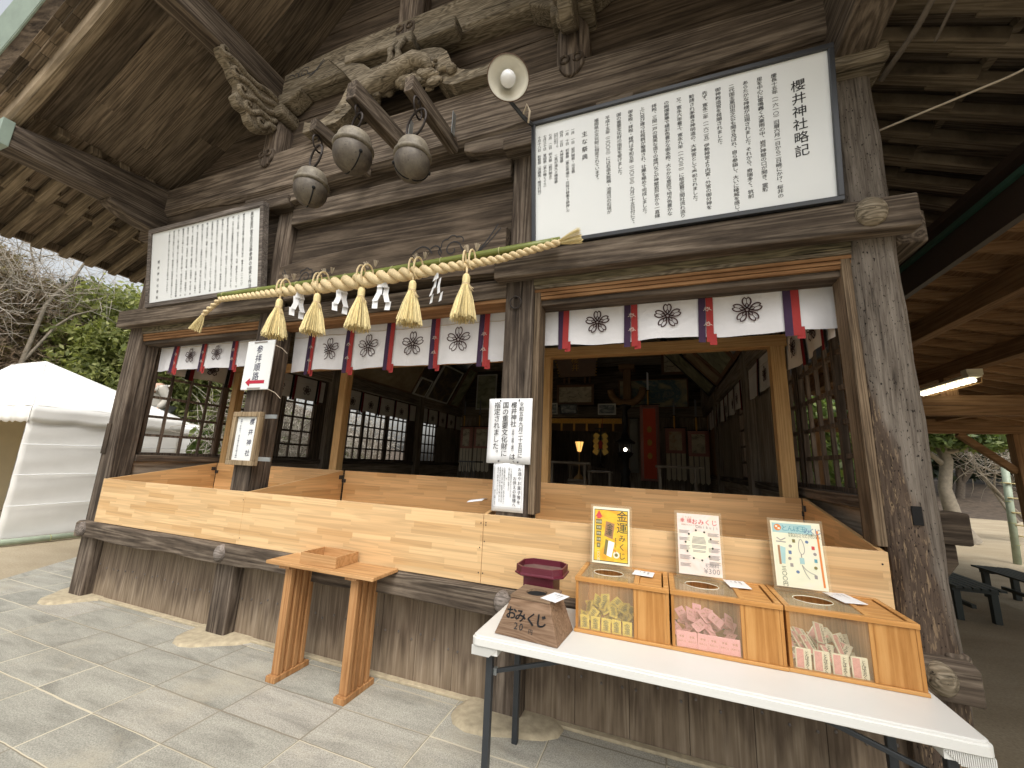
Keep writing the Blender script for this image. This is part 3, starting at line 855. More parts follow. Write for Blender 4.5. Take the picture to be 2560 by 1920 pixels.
# middle bay: carved rainbow beam, boards above
def sweep_x(mb, xs, prof):
    o = len(mb.v)
    m = len(prof(xs[0]))
    for x in xs:
        mb.v += [(x, y, z) for y, z in prof(x)]
    for k in range(len(xs) - 1):
        for j in range(m):
            a, b = o + k * m + j, o + k * m + (j + 1) % m
            mb.f.append((a, a + m, b + m, b))
    mb.f += [tuple(o + j for j in range(m)), tuple(o + (len(xs) - 1) * m + j for j in range(m - 1, -1, -1))]
    return mb
xs = [-3.31 + 2.29 * k / 24 for k in range(25)]
def cprof(x):
    t = (x + 2.165) / 1.145
    up_ = 0.06 * (1 - t * t)
    return [(2.47, 2.85 + up_ * .6), (2.62, 2.82 + up_ * .6), (2.62, 3.225 + up_), (2.49, 3.225 + up_), (2.47, 3.205 + up_)]
cb = sweep_x(MB(), xs, cprof).build('carved_beam', 'dark_x', hall)
cp = Page((-2.165, 2.47, 3.0), (1, 0, 0), (0, 0, 1), 0.003)
def scroll(pg, a, b, s, f=1):
    sp = [(a + f * s * (0.22 - 0.028 * t) * math.cos(t * 1.05), b + s * (0.22 - 0.028 * t) * math.sin(t * 1.05)) for t in [k * 0.45 for k in range(15)]]
    pg.line(sp, 0.009)
    pg.line(bez((a + f * s * .22, b), (a + f * s * .34, b - s * .26), (a + f * s * .62, b - s * .12), 6) + bez((a + f * s * .62, b - s * .12), (a + f * s * .8, b + s * .02), (a + f * s * 1.05, b + s * .42), 7)[1:], 0.010)
    pg.line(bez((a + f * s * .25, b - s * .3), (a + f * s * .6, b - s * .3), (a + f * s * 1.12, b + s * .32), 7), 0.008)
    pg.line(bez((a - f * s * .26, b - s * .05), (a - f * s * .36, b + s * .26), (a - f * s * .55, b + s * .10), 6), 0.010)
    pg.line(bez((a - f * s * .50, b - s * .02), (a - f * s * .72, b + s * .34), (a - f * s * 1.02, b + s * .06), 7), 0.010)
    for q in range(4):
        t0 = 0.5 + q * 0.75
        pg.line([(a + f * s * (.29 + .05 * math.sin(3.1 * k / 6)) * math.cos(t0 + .75 * k / 6), b + s * (.29 + .05 * math.sin(3.1 * k / 6)) * math.sin(t0 + .75 * k / 6)) for k in range(7)], 0.008)
scroll(cp, 0.70, 0.10, 0.36, 1)
cp.build('cloud_carving', 'ink', cb)
cp = Page((-2.165, 2.47, 3.0), (1, 0, 0), (0, 0, 1), 0.003)
scroll(cp, -0.80, 0.06, 0.27, -1)
cp.build('cloud_carving', 'ink', cb)
for a, b, y, z0, z1, mt in ((-3.31, -1.02, 2.585, 3.20, 3.47, 'dark_x'), (-3.31, -1.02, 2.59, 3.472, 3.70, 'dark_x'), (-3.31, -1.02, 2.57, 3.87, 4.06, 'dark_x')):
    MB().box(a, b, y, y + 0.03, z0, z1).build('infill_board', mt, hall, 0.002)
for a, b in ((-5.35, -3.52), (-0.81, 1.04)):
    for q in range(3):
        MB().box(a, b, 2.60 + .004 * (q % 2), 2.63, 2.95 + 0.38 * q, 3.328 + 0.38 * q).build('infill_board', 'dark_x', hall, 0.002)
MB().box(-3.31, -1.02, 2.50, 2.62, 3.668, 3.885).build('head_beam', 'old_x', hall, 0.015)
# boat-shaped bracket arms and bearing blocks on the columns
for i, x in enumerate(CX):
    MB().box(x - 0.15, x + 0.15, 2.40, 2.66, 3.83, 3.945).build('bearing_block', 'pale_x' if i == 3 else 'old_x', hall, 0.02)
    L = 0.50
    arm = [(x - L, 3.935), (x - L, 4.012), (x + L, 4.012), (x + L, 3.935), (x + L - 0.10, 3.895), (x + 0.16, 3.868), (x - 0.16, 3.868), (x - L + 0.10, 3.895)]
    if i in (1, 2):
        MB().prism([(a, 2.43, b) for a, b in arm], (0, 0.17, 0)).build('bracket_arm', 'old_x', hall, 0.01)
# the big gable beam, slightly arched, with a wavering underside
xs = [-5.42 + 6.54 * k / 60 for k in range(61)]
def gprof(x):
    t = (x - XC) / 3.27
    top = 4.57 - 0.09 * t * t
    e = 0.075 * max(0, abs(t) - 0.33) / 0.67 * 1.6
    bot = 4.02 + min(0.15, e) + 0.012 * math.sin(x * 5) * (abs(t) > .35)
    return [(2.44, bot + .04), (2.475, bot), (2.68, bot), (2.68, top), (2.50, top), (2.44, top - 0.055)]
sweep_x(MB(), xs, gprof).build('gable_beam', 'old_x', hall)
for a, b in ((-5.4, -3.9), (-0.36, 1.1)):
    MB().box(a, b, 2.49, 2.6, 3.99, 4.14).build('under_beam', 'dark_x', hall, 0.006)
MB().box(-0.36, -0.10, 2.448, 2.49, 3.99, 4.15).build('under_beam', 'old_x', hall, 0.006)

# ---------------------------------------------------------------- roof
PROF = [(-6.98, 3.90), (-6.2, 4.19), (-5.40, 4.50), (-5.0, 4.72), (-4.6, 4.98), (-4.2, 5.26), (-3.8, 5.58), (-3.4, 5.96), (-3.0, 6.40), (-2.6, 6.92), (-2.13, 7.55)]
def roofz(x):
    if x > XC:
        x = mir(x)
    for (a, za), (b, zb) in zip(PROF, PROF[1:]):
        if a <= x <= b:
            return za + (zb - za) * (x - a) / (b - a)
    return PROF[0][1] + (x - PROF[0][0]) * 0.37
# gable boards behind the struts
for k in range(12):
    z0, z1 = 4.48 + 0.262 * k, 4.48 + 0.262 * (k + 1) - 0.003
    def xin(z):
        for (a, za), (b, zb) in zip(PROF, PROF[1:]):
            if za <= z <= zb:
                return a + (b - a) * (z - za) / (zb - za)
        return XC
    a0, a1 = xin(max(z0, 4.5)), xin(min(z1, 7.5))
    if a1 > XC - 0.05:
        a1 = XC - 0.05
    y = 2.585 + 0.006 * (k % 2)
    MB().prism([(a0, y, z0), (mir(a0), y, z0), (mir(a1), y, z1), (a1, y, z1)], (0, 0.03, 0)).build('gable_board', 'dark_x', hall)
# soffit boards: planks running down the slope, ragged butt joints
def boards(side, y0, y1, i0, i1, wid, name='roof_boarding', mat='soffit', lap=True):
    mb = MB()
    y = y0
    while y < y1 - 0.01:
        w = wid * rnd.uniform(0.75, 1.3)
        ye = min(y + w, y1)
        cuts = sorted(set([i0, i1] + ([rnd.randint(i0 + 1, i1 - 1)] if i1 - i0 > 2 and rnd.random() < .8 else [])))
        es = {c: rnd.uniform(-.15, .15) for c in cuts}
        for c0, c1 in zip(cuts, cuts[1:]):
            dz = rnd.uniform(-0.002, 0.016)
            o = len(mb.v)
            pts = PROF[c0:c1 + 1]
            for q, (px, pz) in enumerate(pts):
                if q == 0 and c0 != i0:
                    px, pz = px + es[c0], pz + es[c0] * 0.7
                if q == len(pts) - 1 and c1 != i1:
                    px, pz = px + es[c1], pz + es[c1] * .7
                X = px if side < 0 else mir(px)
                mb.v += [(X, y + .001, pz + dz), (X, ye - .001, pz + dz), (X, ye - .001, pz + dz + .03), (X, y + .001, pz + dz + .03)]
            for q in range(len(pts) - 1):
                for j in range(4):
                    a, b = o + q * 4 + j, o + q * 4 + (j + 1) % 4
                    mb.f.append((a, a + 4, b + 4, b) if side < 0 else (b, b + 4, a + 4, a))
            mb.f.append((o, o + 1, o + 2, o + 3))
            z_ = o + (len(pts) - 1) * 4
            mb.f.append((z_ + 3, z_ + 2, z_ + 1, z_))
        y = ye
    return mb.build(name, mat, hall)
for s in (-1, 1):
    boards(s, 1.22, 10.6, 2, 10, 0.13)
    boards(s, 1.22, 10.6, 0, 2, 0.16)
# outer thatch/copper shell that keeps the light out
for s in (-1, 1):
    mb = MB()
    for px, pz in [(-7.06, 3.86)] + PROF:
        X = px if s < 0 else mir(px)
        mb.v += [(X, 1.06, pz + 0.14), (X, 10.7, pz + 0.14), (X, 10.7, pz + 0.44), (X, 1.0, pz + 0.44)]
    n = len(PROF) + 1
    for q in range(n - 1):
        for j in range(4):
            a, b = q * 4 + j, q * 4 + (j + 1) % 4
            mb.f.append((a, a + 4, b + 4, b))
    mb.f += [(0, 1, 2, 3), ((n - 1) * 4 + 3, (n - 1) * 4 + 2, (n - 1) * 4 + 1, (n - 1) * 4)]
    mb.build('roof_covering', 'copper', hall)
MB().box(XC - 0.25, XC + 0.25, 1.0, 10.7, 7.85, 8.15).build('ridge', 'copper', hall)
# layered verge on the gable: bargeboard, shingle courses, dark fascia, copper edge
def verge(name, mat, sect, bevel=0, s=-1, x0=None, pieces=1):
    xs_ = [-7.02 + (XC + 7.02) * k / 40 for k in range(41)]
    mb = MB()
    m = len(sect)
    for x in xs_:
        X = x if s < 0 else mir(x)
        mb.v += [(X, y, roofz(max(x, -6.98)) + dz) for y, dz in sect]
    for k in range(40):
        for j in range(m):
            a, b = k * m + j, k * m + (j + 1) % m
            mb.f.append((a, a + m, b + m, b))
    mb.f += [tuple(range(m)), tuple(40 * m + j for j in range(m - 1, -1, -1))]
    return mb.build(name, mat, hall, bevel)
for s in (-1, 1):
    verge('bargeboard', 'rafter', [(1.24, 0.02), (1.24, -0.15), (1.265, -0.19), (1.33, -0.19), (1.355, -0.15), (1.355, 0.0)], 0, s)
    verge('fascia_board', 'dark_x', [(1.065, 0.15), (1.125, 0.045), (1.16, 0.06), (1.16, 0.16)], 0, s)
    verge('copper_edge', 'copper', [(1.0, 0.42), (1.055, 0.15), (1.065, 0.15), (1.065, 0.44)], 0, s)
    sh = MB()
    x = -7.0
    while x < XC - 0.2:
        w = rnd.uniform(0.10, 0.17)
        for c in range(2):
            ya, yb = (1.125, 1.20) if c == 0 else (1.18, 1.25)
            d = (0.035 if c == 0 else -0.01) + rnd.uniform(-.006, .006)
            o = len(sh.v)
            for q in (x + .003, x + w - .003):
                X = q if s < 0 else mir(q)
                zz = roofz(q)
                sh.v += [(X, ya, zz + d), (X, yb, zz + d), (X, yb, zz + d + .04), (X, ya, zz + d + .04)]
            for j in range(4):
                a, b = o + j, o + (j + 1) % 4
                sh.f.append((a, a + 4, b + 4, b))
            sh.f += [(o, o + 1, o + 2, o + 3), (o + 7, o + 6, o + 5, o + 4)]
        x += w
    sh.build('shingle_course', 'soffit', hall)
# purlins: eave plates and the moya with a carved bracket
for s in (-1, 1):
    X = lambda v: v if s < 0 else mir(v)
    mb = MB()
    for y, t, b in ((1.25, 4.235, 4.03), (1.7, 4.34, 4.035), (2.1, 4.41, 4.04), (2.6, 4.46, 4.04), (10.6, 4.46, 4.04)):
        mb.v += [(X(-5.53), y, b), (X(-5.29), y, b), (X(-5.29), y, t - .03), (X(-5.36), y, t + .04), (X(-5.53), y, t)]
    for k in range(4):
        for j in range(5):
            a, c = k * 5 + j, k * 5 + (j + 1) % 5
            mb.f.append((a, a + 5, c + 5, c))
    mb.f += [tuple(range(5)), tuple(20 + j for j in range(4, -1, -1))]
    mb.build('eave_purlin', 'old_y', hall, 0.01)
    cap = MB()
    cap.box(*sorted((X(-5.536), X(-5.284))), 1.20, 1.275, 4.022, 4.265)
    cap.build('copper_cap', 'copper', hall, 0.004)
    MB().prism([(X(-5.49), 2.5, 4.04), (X(-5.49), 1.98, 4.035), (X(-5.49), 1.98, 3.99), (X(-5.49), 2.15, 3.93), (X(-5.49), 2.5, 3.88)], (0.2 if s < 0 else -0.2, 0, 0)).build('bracket_arm', 'old_y', hall, 0.01)
    MB().box(*sorted((X(-3.86), X(-3.66))), 1.2, 10.6, 5.14, 5.42).build('middle_purlin', 'old_y', hall, 0.02)
MB().box(XC - 0.13, XC + 0.13, 1.2, 10.6, 7.02, 7.36).build('ridge_purlin', 'old_y', hall, 0.02)
def carved_nose(X0, s):
    """wave-like carved bracket below the middle purlin"""
    pts = [(1.80, 5.13), (1.84, 5.06), (1.92, 5.02), (1.96, 4.95), (2.02, 4.92), (2.03, 4.84), (2.00, 4.79), (2.06, 4.72), (2.14, 4.73), (2.17, 4.66), (2.25, 4.63), (2.33, 4.66), (2.44, 4.76), (2.44, 5.13)]
    mb = MB()
    mb.prism([(X0 - 0.055, y, z) for y, z in pts], (0.11, 0, 0))
    o = mb.build('carved_bracket', 'pale_x', hall, 0.022)
    xs_ = X0 - s * 0.058
    for k, (y0, z0, y1, z1) in enumerate(((2.42, 5.10, 1.86, 5.08), (2.42, 5.03, 1.98, 4.98), (2.42, 4.95, 2.06, 4.86), (2.42, 4.88, 2.14, 4.76), (2.42, 4.82, 2.28, 4.70))):
        w = MB()
        n = 16
        pts, rs = [], []
        for q in range(n + 1):
            t = q / n
            if t < .6:
                u = t / .6
                pts.append((xs_, y0 + (y1 - y0) * u, z0 + (z1 - z0) * u + .022 * math.sin(u * 9 + k)))
                rs.append(.030 - .004 * u)
            else:
                u = (t - .6) / .4
                a_ = u * 4.6
                r_ = .042 * (1 - .55 * u)
                pts.append((xs_ - s * .006 * u, y1 - r_ * math.sin(a_), z1 + .04 - r_ * math.cos(a_)))
                rs.append(.026 - .014 * u)
        w.tube(pts, rs, 9)
        w.build('wave_scroll', 'pale_x', o, 0, True)
carved_nose(-3.72, -1)
carved_nose(mir(-3.72), 1)
# struts on the gable beam
def strut(x, z0, z1, w, foot=True):
    n = 10
    mb = MB()
    for k in range(n + 1):
        z = z0 + (z1 - z0) * k / n
        t = k / n
        bul = 1 - 0.10 * (t - 0.35) ** 2 * 4 - (0.25 * max(0, t - 0.85) / 0.15)
        ww = w * bul
        mb.v += [(x - ww, 2.47, z), (x - ww * .62, 2.435, z), (x + ww * .62, 2.435, z), (x + ww, 2.47, z), (x + ww, 2.6, z), (x - ww, 2.6, z)]
    for k in range(n):
        for j in range(6):
            a, b = k * 6 + j, k * 6 + (j + 1) % 6
            mb.f.append((a, b, b + 6, a + 6))
    mb.f.append(tuple(n * 6 + j for j in range(6)))
    o = mb.build('gable_strut', 'old_z', hall, 0.01)
    if foot:
        f = MB()
        f.prism([(x - w * .72, 2.415, z0 + .03), (x - w * .75, 2.415, z0 - .07), (x - w * .4, 2.415, z0 - .14), (x, 2.415, z0 - .17), (x + w * .4, 2.415, z0 - .14), (x + w * .75, 2.415, z0 - .07), (x + w * .72, 2.415, z0 + .03)], (0, 0.05, 0))
        f.build('carved_foot', 'old_z', o, 0.012)
        for sg in (-1, 1):
            MB().torus((x + sg * w * .38, 2.412, z0 - 0.02), 0.032, 0.011, (0, 1, 0), 14, 6).build('spiral_eye', 'dark_z', o, 0, True)
    return o
strut(-3.72, 4.52, 4.92, 0.13)
strut(mir(-3.72), 4.52, 4.92, 0.13)
strut(XC, 5.48, 6.9, 0.14)
for x in (-3.72, mir(-3.72)):
    MB().box(x - 0.17, x + 0.17, 2.38, 2.62, 4.92, 5.04).build('bearing_block', 'pale_x', hall, 0.025)
    MB().prism([(x - .36, 2.40, 5.16), (x - .36, 2.40, 5.20), (x + .36, 2.40, 5.20), (x + .36, 2.40, 5.16), (x + .2, 2.40, 5.06), (x - .2, 2.40, 5.06)], (0, .18, 0)).build('bracket_arm', 'pale_x', hall, 0.02)
# upper short beam
xs = [-3.66 + 3.06 * k / 30 for k in range(31)]
def uprof(x):
    t = (x - XC) / 1.53
    top = 5.62 - 0.10 * t ** 4
    bot = 5.20 - 0.02 * t ** 4 + 0.0 * t
    return [(2.43, bot + .03), (2.46, bot), (2.62, bot), (2.62, top), (2.49, top), (2.43, top - .06)]
ub = sweep_x(MB(), xs, uprof).build('upper_gable_beam', 'pale_x', hall)
us = Page((XC, 2.43, 5.36), (1, 0, 0), (0, 0, 1), 0.003)
for f in (-1, 1):
    scroll(us, f * 1.25, 0.03, 0.24, -f)
us.build('scroll_carving', 'ink_soft', ub)
# frog-leg strut with openwork carving between the two beams
fl = MB()
def leg_side(f):
    outer = bez((0.0, 5.02), (f * 0.50, 5.06), (f * 0.56, 4.84), 6) + bez((f * 0.56, 4.84), (f * 0.60, 4.66), (f * 0.80, 4.62), 5)[1:] + bez((f * 0.80, 4.62), (f * 0.95, 4.60), (f * 1.02, 4.66), 3)[1:]
    inner = [(f * 1.02, 4.53), (f * 0.62, 4.53)] + bez((f * 0.62, 4.53), (f * 0.40, 4.60), (f * 0.38, 4.80), 5) + bez((f * 0.38, 4.80), (f * 0.30, 4.90), (0.0, 4.90), 5)[1:]
    o = outer + inner
    n1 = len(outer)
    # split into quads so the arch stays thin
    a = outer
    b = list(reversed(inner))
    m = max(len(a), len(b))
    def rs(c):
        out = []
        for k in range(m):
            t = k * (len(c) - 1) / (m - 1)
            i = min(int(t), len(c) - 2)
            out.append((c[i][0] + (c[i + 1][0] - c[i][0]) * (t - i), c[i][1] + (c[i + 1][1] - c[i][1]) * (t - i)))
        return out
    A, B = rs(a), rs(b)
    for k in range(m - 1):
        q = [A[k], A[k + 1], B[k + 1], B[k]]
        fl.hexa([(XC + x, 2.35, z) for x, z in q] + [(XC + x, 2.53, z) for x, z in q])
leg_side(-1)
leg_side(1)
flo = fl.build('frog_leg_strut', 'pale_x', hall)
cv = MB()
for k in range(150):      # tangled foliage and beast body, carved in the round
    t = rnd.random()
    x = rnd.gauss(0.02, 0.26)
    z = 4.60 + abs(rnd.gauss(0, 0.12)) + 0.10 * math.exp(-(x / .22) ** 2)
    if z > 4.9 or abs(x) > .62:
        continue
    cv.ball((XC + x, 2.33 + rnd.uniform(-.03, .06), z), rnd.uniform(.02, .055), 8, 5, (rnd.uniform(.8, 2.0), .8, rnd.uniform(.5, 1.1)))
pathb = [(-.42, 4.66), (-.25, 4.72), (-.08, 4.74), (.10, 4.80), (.26, 4.85), (.36, 4.80), (.42, 4.70)]
cv.tube([(XC + x, 2.30, z) for x, z in pathb], [.05, .07, .085, .085, .075, .06, .03], 10)
for x0 in (-.02, .06):
    cv.tube([(XC + x0, 2.29, 4.80), (XC + x0 + .05, 2.26, 4.92), (XC + x0 + .02, 2.27, 5.00), (XC + x0 + .10, 2.26, 5.08)], [.035, .03, .03, .022], 8)
cv.build('openwork_carving', 'pale_x', flo, 0, True)
bk = MB().prism([(XC - .55, 2.28, 5.10), (XC - .55, 2.28, 5.19), (XC + .20, 2.28, 5.19), (XC + .20, 2.28, 5.06)], (0, 0.2, 0))
bk.build('bearing_block', 'pale_x', hall, 0.02)
MB().box(XC + .24, XC + .62, 2.30, 2.44, 5.06, 5.20).build('bearing_block', 'pale_x', hall, 0.02)
# a broken wing-like carved leaf hanging out in front
wg = MB()
wp = [(-2.909, 5.252), (-2.665, 5.134), (-2.448, 5.027), (-2.299, 4.884), (-2.236, 4.737), (-2.227, 4.624), (-2.263, 4.612), (-2.36, 4.681), (-2.54, 4.842), (-2.722, 5.062)]
wg.prism([(x, 2.30, z) for x, z in wp], (0, 0.035, 0))
wg.build('wing_carving', 'pale_x', flo, 0.008)

# eave rafters, base and flying, with the ledger between them
for s in (-1, 1):
    X = lambda v: v if s < 0 else mir(v)
    n = 26 if s > 0 else 17
    for k in range(n):
        y = 1.34 + 0.238 * k
        yo = y + 0.03
        MB().bar((X(-5.35), y, 4.455), (X(-6.27), y, 4.085), 0.092, 0.10).build('base_rafter', 'rafter', hall, 0.012)
        MB().bar((X(-6.05), yo, 4.165), (X(-6.955), yo, 3.80), 0.085, 0.09).build('flying_rafter', 'rafter', hall, 0.014)
    MB().bar((X(-6.30), 1.22, 4.135), (X(-6.30), 10.6, 4.135), 0.05, 0.05).build('rafter_ledger', 'rafter', hall)
    MB().bar((X(-6.985), 1.22, 3.865), (X(-6.985), 10.6, 3.865), 0.05, 0.09).build('eave_board', 'soffit', hall)
    MB().bar((X(-7.05), 1.12, 3.925), (X(-7.05), 10.6, 3.925), 0.06, 0.07).build('eave_board', 'dark_x', hall)

# ---------------------------------------------------------------- hall interior
fl_ = MB().box(-5.45, 1.15, 2.64, 10.4, 0.60, 0.68).build('hall_floor', 'bounce_floor', hall)  # floor out of view; its pale surface is made up as a light reflector
YP = [5.35, 8.08, 10.35]
for y in YP:
    for x in (-5.38, 1.08):
        MB().box(x - 0.10, x + 0.10, y - 0.10, y + 0.10, 0.68, 4.1).build('inner_post', 'inner', hall, 0.008)
# long wall boards below the sill, sill, head beam, wall above
for x, s in ((-5.40, -1), (1.10, 1)):
    MB().box(x - 0.03, x + 0.03, 2.70, 10.4, 0.5, 1.33).build('side_wall_board', 'inner_y', hall)
    MB().box(x - 0.09, x + 0.07, 2.71, 10.4, 1.33, 1.40).build('window_sill', 'old_y', hall, 0.006)
    MB().box(x - 0.10, x + 0.10, 2.71, 10.4, 2.72, 2.92).build('head_rail', 'inner_y', hall, 0.01)
    MB().box(x - 0.04, x + 0.04, 2.66, 10.4, 2.92, 4.06).build('upper_side_wall', 'inner_y', hall)
def lattice(x, y0, y1, cols, thick_at=(), rows=(1.40, 1.62, 1.83, 2.05, 2.28, 2.72)):
    w = MB().box(x - 0.02, x + 0.02, y0, y1, rows[0], rows[0] + 0.03)
    w.box(x - 0.02, x + 0.02, y0, y1, rows[-1] - 0.03, rows[-1])
    for y in (y0, y1 - 0.04):
        w.box(x - 0.02, x + 0.02, y, y + 0.04, rows[0] + .03, rows[-1] - .03)
    o = w.build('lattice_window', 'lattice', hall, 0.002)
    b = MB()
    for z in rows[1:-1]:
        b.box(x - 0.010, x + 0.010, y0 + .04, y1 - .04, z - 0.0145, z + 0.0145)
    b.build('lattice_rail', 'lattice', o)
    c = MB()
    for k in range(1, cols):
        y = y0 + (y1 - y0) * k / cols
        hw = 0.035 if k in thick_at else 0.012
        c.box(x - 0.0125, x + 0.0125, y - hw, y + hw, rows[0] + .03, rows[-1] - .03)
    c.build('lattice_bar', 'lattice', o)
# left wall: bays A, B, C
lattice(-5.40, 2.73, 3.56, 4)
lattice(-5.42, 3.57, 4.43, 4)
lattice(-5.40, 4.44, 5.06, 3)
MB().box(-5.41, -5.37, 5.06, 5.25, 1.40, 2.72).build('side_wall_board', 'dark_z', hall)
lattice(-5.40, 5.46, 6.25, 4)
lattice(-5.42, 6.26, 6.98, 4)
lattice(-5.40, 6.99, 7.72, 4)
MB().box(-5.41, -5.37, 7.72, 7.98, 1.40, 2.72).build('side_wall_board', 'dark_z', hall)
lattice(-5.40, 8.18, 9.0, 5)
MB().box(-5.41, -5.37, 9.0, 10.25, 1.40, 2.72).build('side_wall_board', 'inner', hall)
# right wall
lattice(1.10, 2.73, 3.08, 1)
lattice(1.115, 3.09, 3.84, 4)
lattice(1.10, 3.85, 4.60, 4)
MB().box(1.08, 1.12, 4.62, 5.25, 1.40, 2.72).build('side_wall_board', 'inner', hall)
lattice(1.10, 5.46, 6.35, 5)
MB().box(1.08, 1.12, 6.36, 7.98, 1.40, 2.72).build('side_wall_board', 'inner', hall)
MB().box(1.08, 1.12, 8.18, 10.25, 1.40, 2.72).build('side_wall_board', 'shed_z', hall)
# tie beams across the hall, back wall with the opening to the inner shrine
for y, z in ((5.35, 3.95), (8.08, 3.95)):
    MB().box(-5.4, 1.1, y - 0.12, y + 0.12, z, z + 0.28).build('cross_beam', 'inner_x', hall, 0.01)
MB().box(-5.4, -2.86, 10.30, 10.36, 0.68, 2.7).build('back_wall', 'inner', hall)
MB().box(-0.72, 1.1, 10.30, 10.36, 0.68, 2.7).build('back_wall', 'inner', hall)
MB().box(-5.4, 1.1, 10.30, 10.36, 2.98, 4.05).build('back_wall', 'dark_x', hall)
MB().box(-5.4, 1.1, 10.22, 10.36, 2.70, 2.98).build('back_lintel', 'inner_x', hall, 0.01)
MB().prism([(-5.4, 10.33, 4.05), (1.1, 10.33, 4.05), (XC, 10.33, 7.4)], (0, 0.04, 0)).build('back_gable', 'inner_x', hall)
MB().box(-3.4, 0.0, 12.6, 12.7, 0.68, 3.2).build('inner_shrine_wall', 'inner', hall)
MB().box(-3.4, 0.0, 10.36, 12.6, 3.1, 3.2).build('inner_shrine_ceiling', 'inner_x', hall)
MB().box(-3.4, 0.0, 10.4, 12.6, 0.60, 0.68).build('inner_shrine_floor', 'inner_x', hall)
for x in (-3.4, 0.0):
    MB().box(x - .03, x + .03, 10.36, 12.6, 0.68, 3.1).build('inner_shrine_side', 'inner', hall)
# bracket post at the back wall with a boat-shaped arm
MB().box(-0.76, -0.58, 9.72, 9.90, 2.95, 3.80).build('bracket_post', 'shed_z', hall, 0.01)
MB().box(-0.86, -0.48, 9.66, 9.96, 3.80, 3.94).build('bearing_block', 'shed_x', hall, 0.02)
arm = bez((-1.05, 3.30), (-1.02, 2.98), (-0.68, 2.98), 8) + bez((-0.68, 2.98), (-0.35, 2.98), (-0.30, 3.34), 8)[1:]
MB().tube([(x, 9.68, z) for x, z in arm], 0.085, 8).build('curved_arm', 'shed_x', hall, 0, True)

# ---------------------------------------------------------------- the pine counter (one long trough) and its frame
ct = thing('offering_counter', 'new golden pine counter trough of glued boards along the front of the hall', 'offering counter', (XC, 2.5, 0.735))
XS = [-5.31, -3.265, -1.078, 1.003]
YB = 3.55
for a, b in zip(XS, XS[1:]):
    MB().box(a + .0015, b - .0015, 2.47, 2.495, 0.738, 1.156).build('front_panel', 'pine', ct, 0.002)
    MB().box(a + .03, b - .03, YB, YB + .03, 0.738, 1.325).build('back_panel', 'pine_in', ct, 0.002)
    MB().box(a + .03, b - .03, 2.50, YB, 0.738, 0.755).build('trough_floor', 'pine_in', ct)
for i, x in enumerate(XS):
    t = 0.024
    a = x if i == 0 else (x - t if i == 3 else x - t / 2)
    MB().prism([(a, 2.496, 0.756), (a, YB - .002, 0.756), (a, YB - .002, 1.325), (a, 2.496, 1.156)], (t, 0, 0)).build('side_panel', 'pine_y', ct, 0.002)
    hx = a + t + .001 if i < 3 else a - .012
    hg = MB().box(hx, hx + .011, YB - .06, YB - .015, 1.235, 1.275).box(hx, hx + .045, YB - .012, YB - .001, 1.20, 1.235)
    hg.build('hinge', 'black_frame', ct)
sc_ = MB()
for x, z in ((-1.095, 1.10), (-1.06, 1.105), (-1.06, 1.09), (-1.095, .95), (-1.065, .99), (-1.095, .80), (-1.065, .80), (.975, 1.10), (-3.28, 1.09), (-3.25, .79)):
    sc_.ball((x, 2.469, z), 0.0045, 8, 4, (1, .4, 1))
sc_.build('screw_heads', 'iron', ct)
fr = thing('post_and_rail_stand', 'square new pine posts with a top rail standing behind the counter trough', 'timber frame', (XC, 3.62, 1.3))
for x in (-5.26, -3.45, -1.0, 0.917):
    MB().box(x - .05, x + .05, YB + .031, YB + .13, 0.70, 2.50).build('frame_post', 'pine_post', fr, 0.004)
MB().box(-5.36, 0.985, YB + .031, YB + .13, 2.50, 2.595).build('top_rail', 'pine_beam', fr, 0.004)
pp = MB().grid(lambda u, v: (-1.30 + .12 * u, 2.66 + .10 * v, 1.20 + .02 * u + .012 * math.sin(3 * v)), 4, 4).build('paper_slip', 'paper', None, 0, True, 0.002)
tag(pp, 'small white slip of paper lying in the middle trough beside the notice post', 'paper')

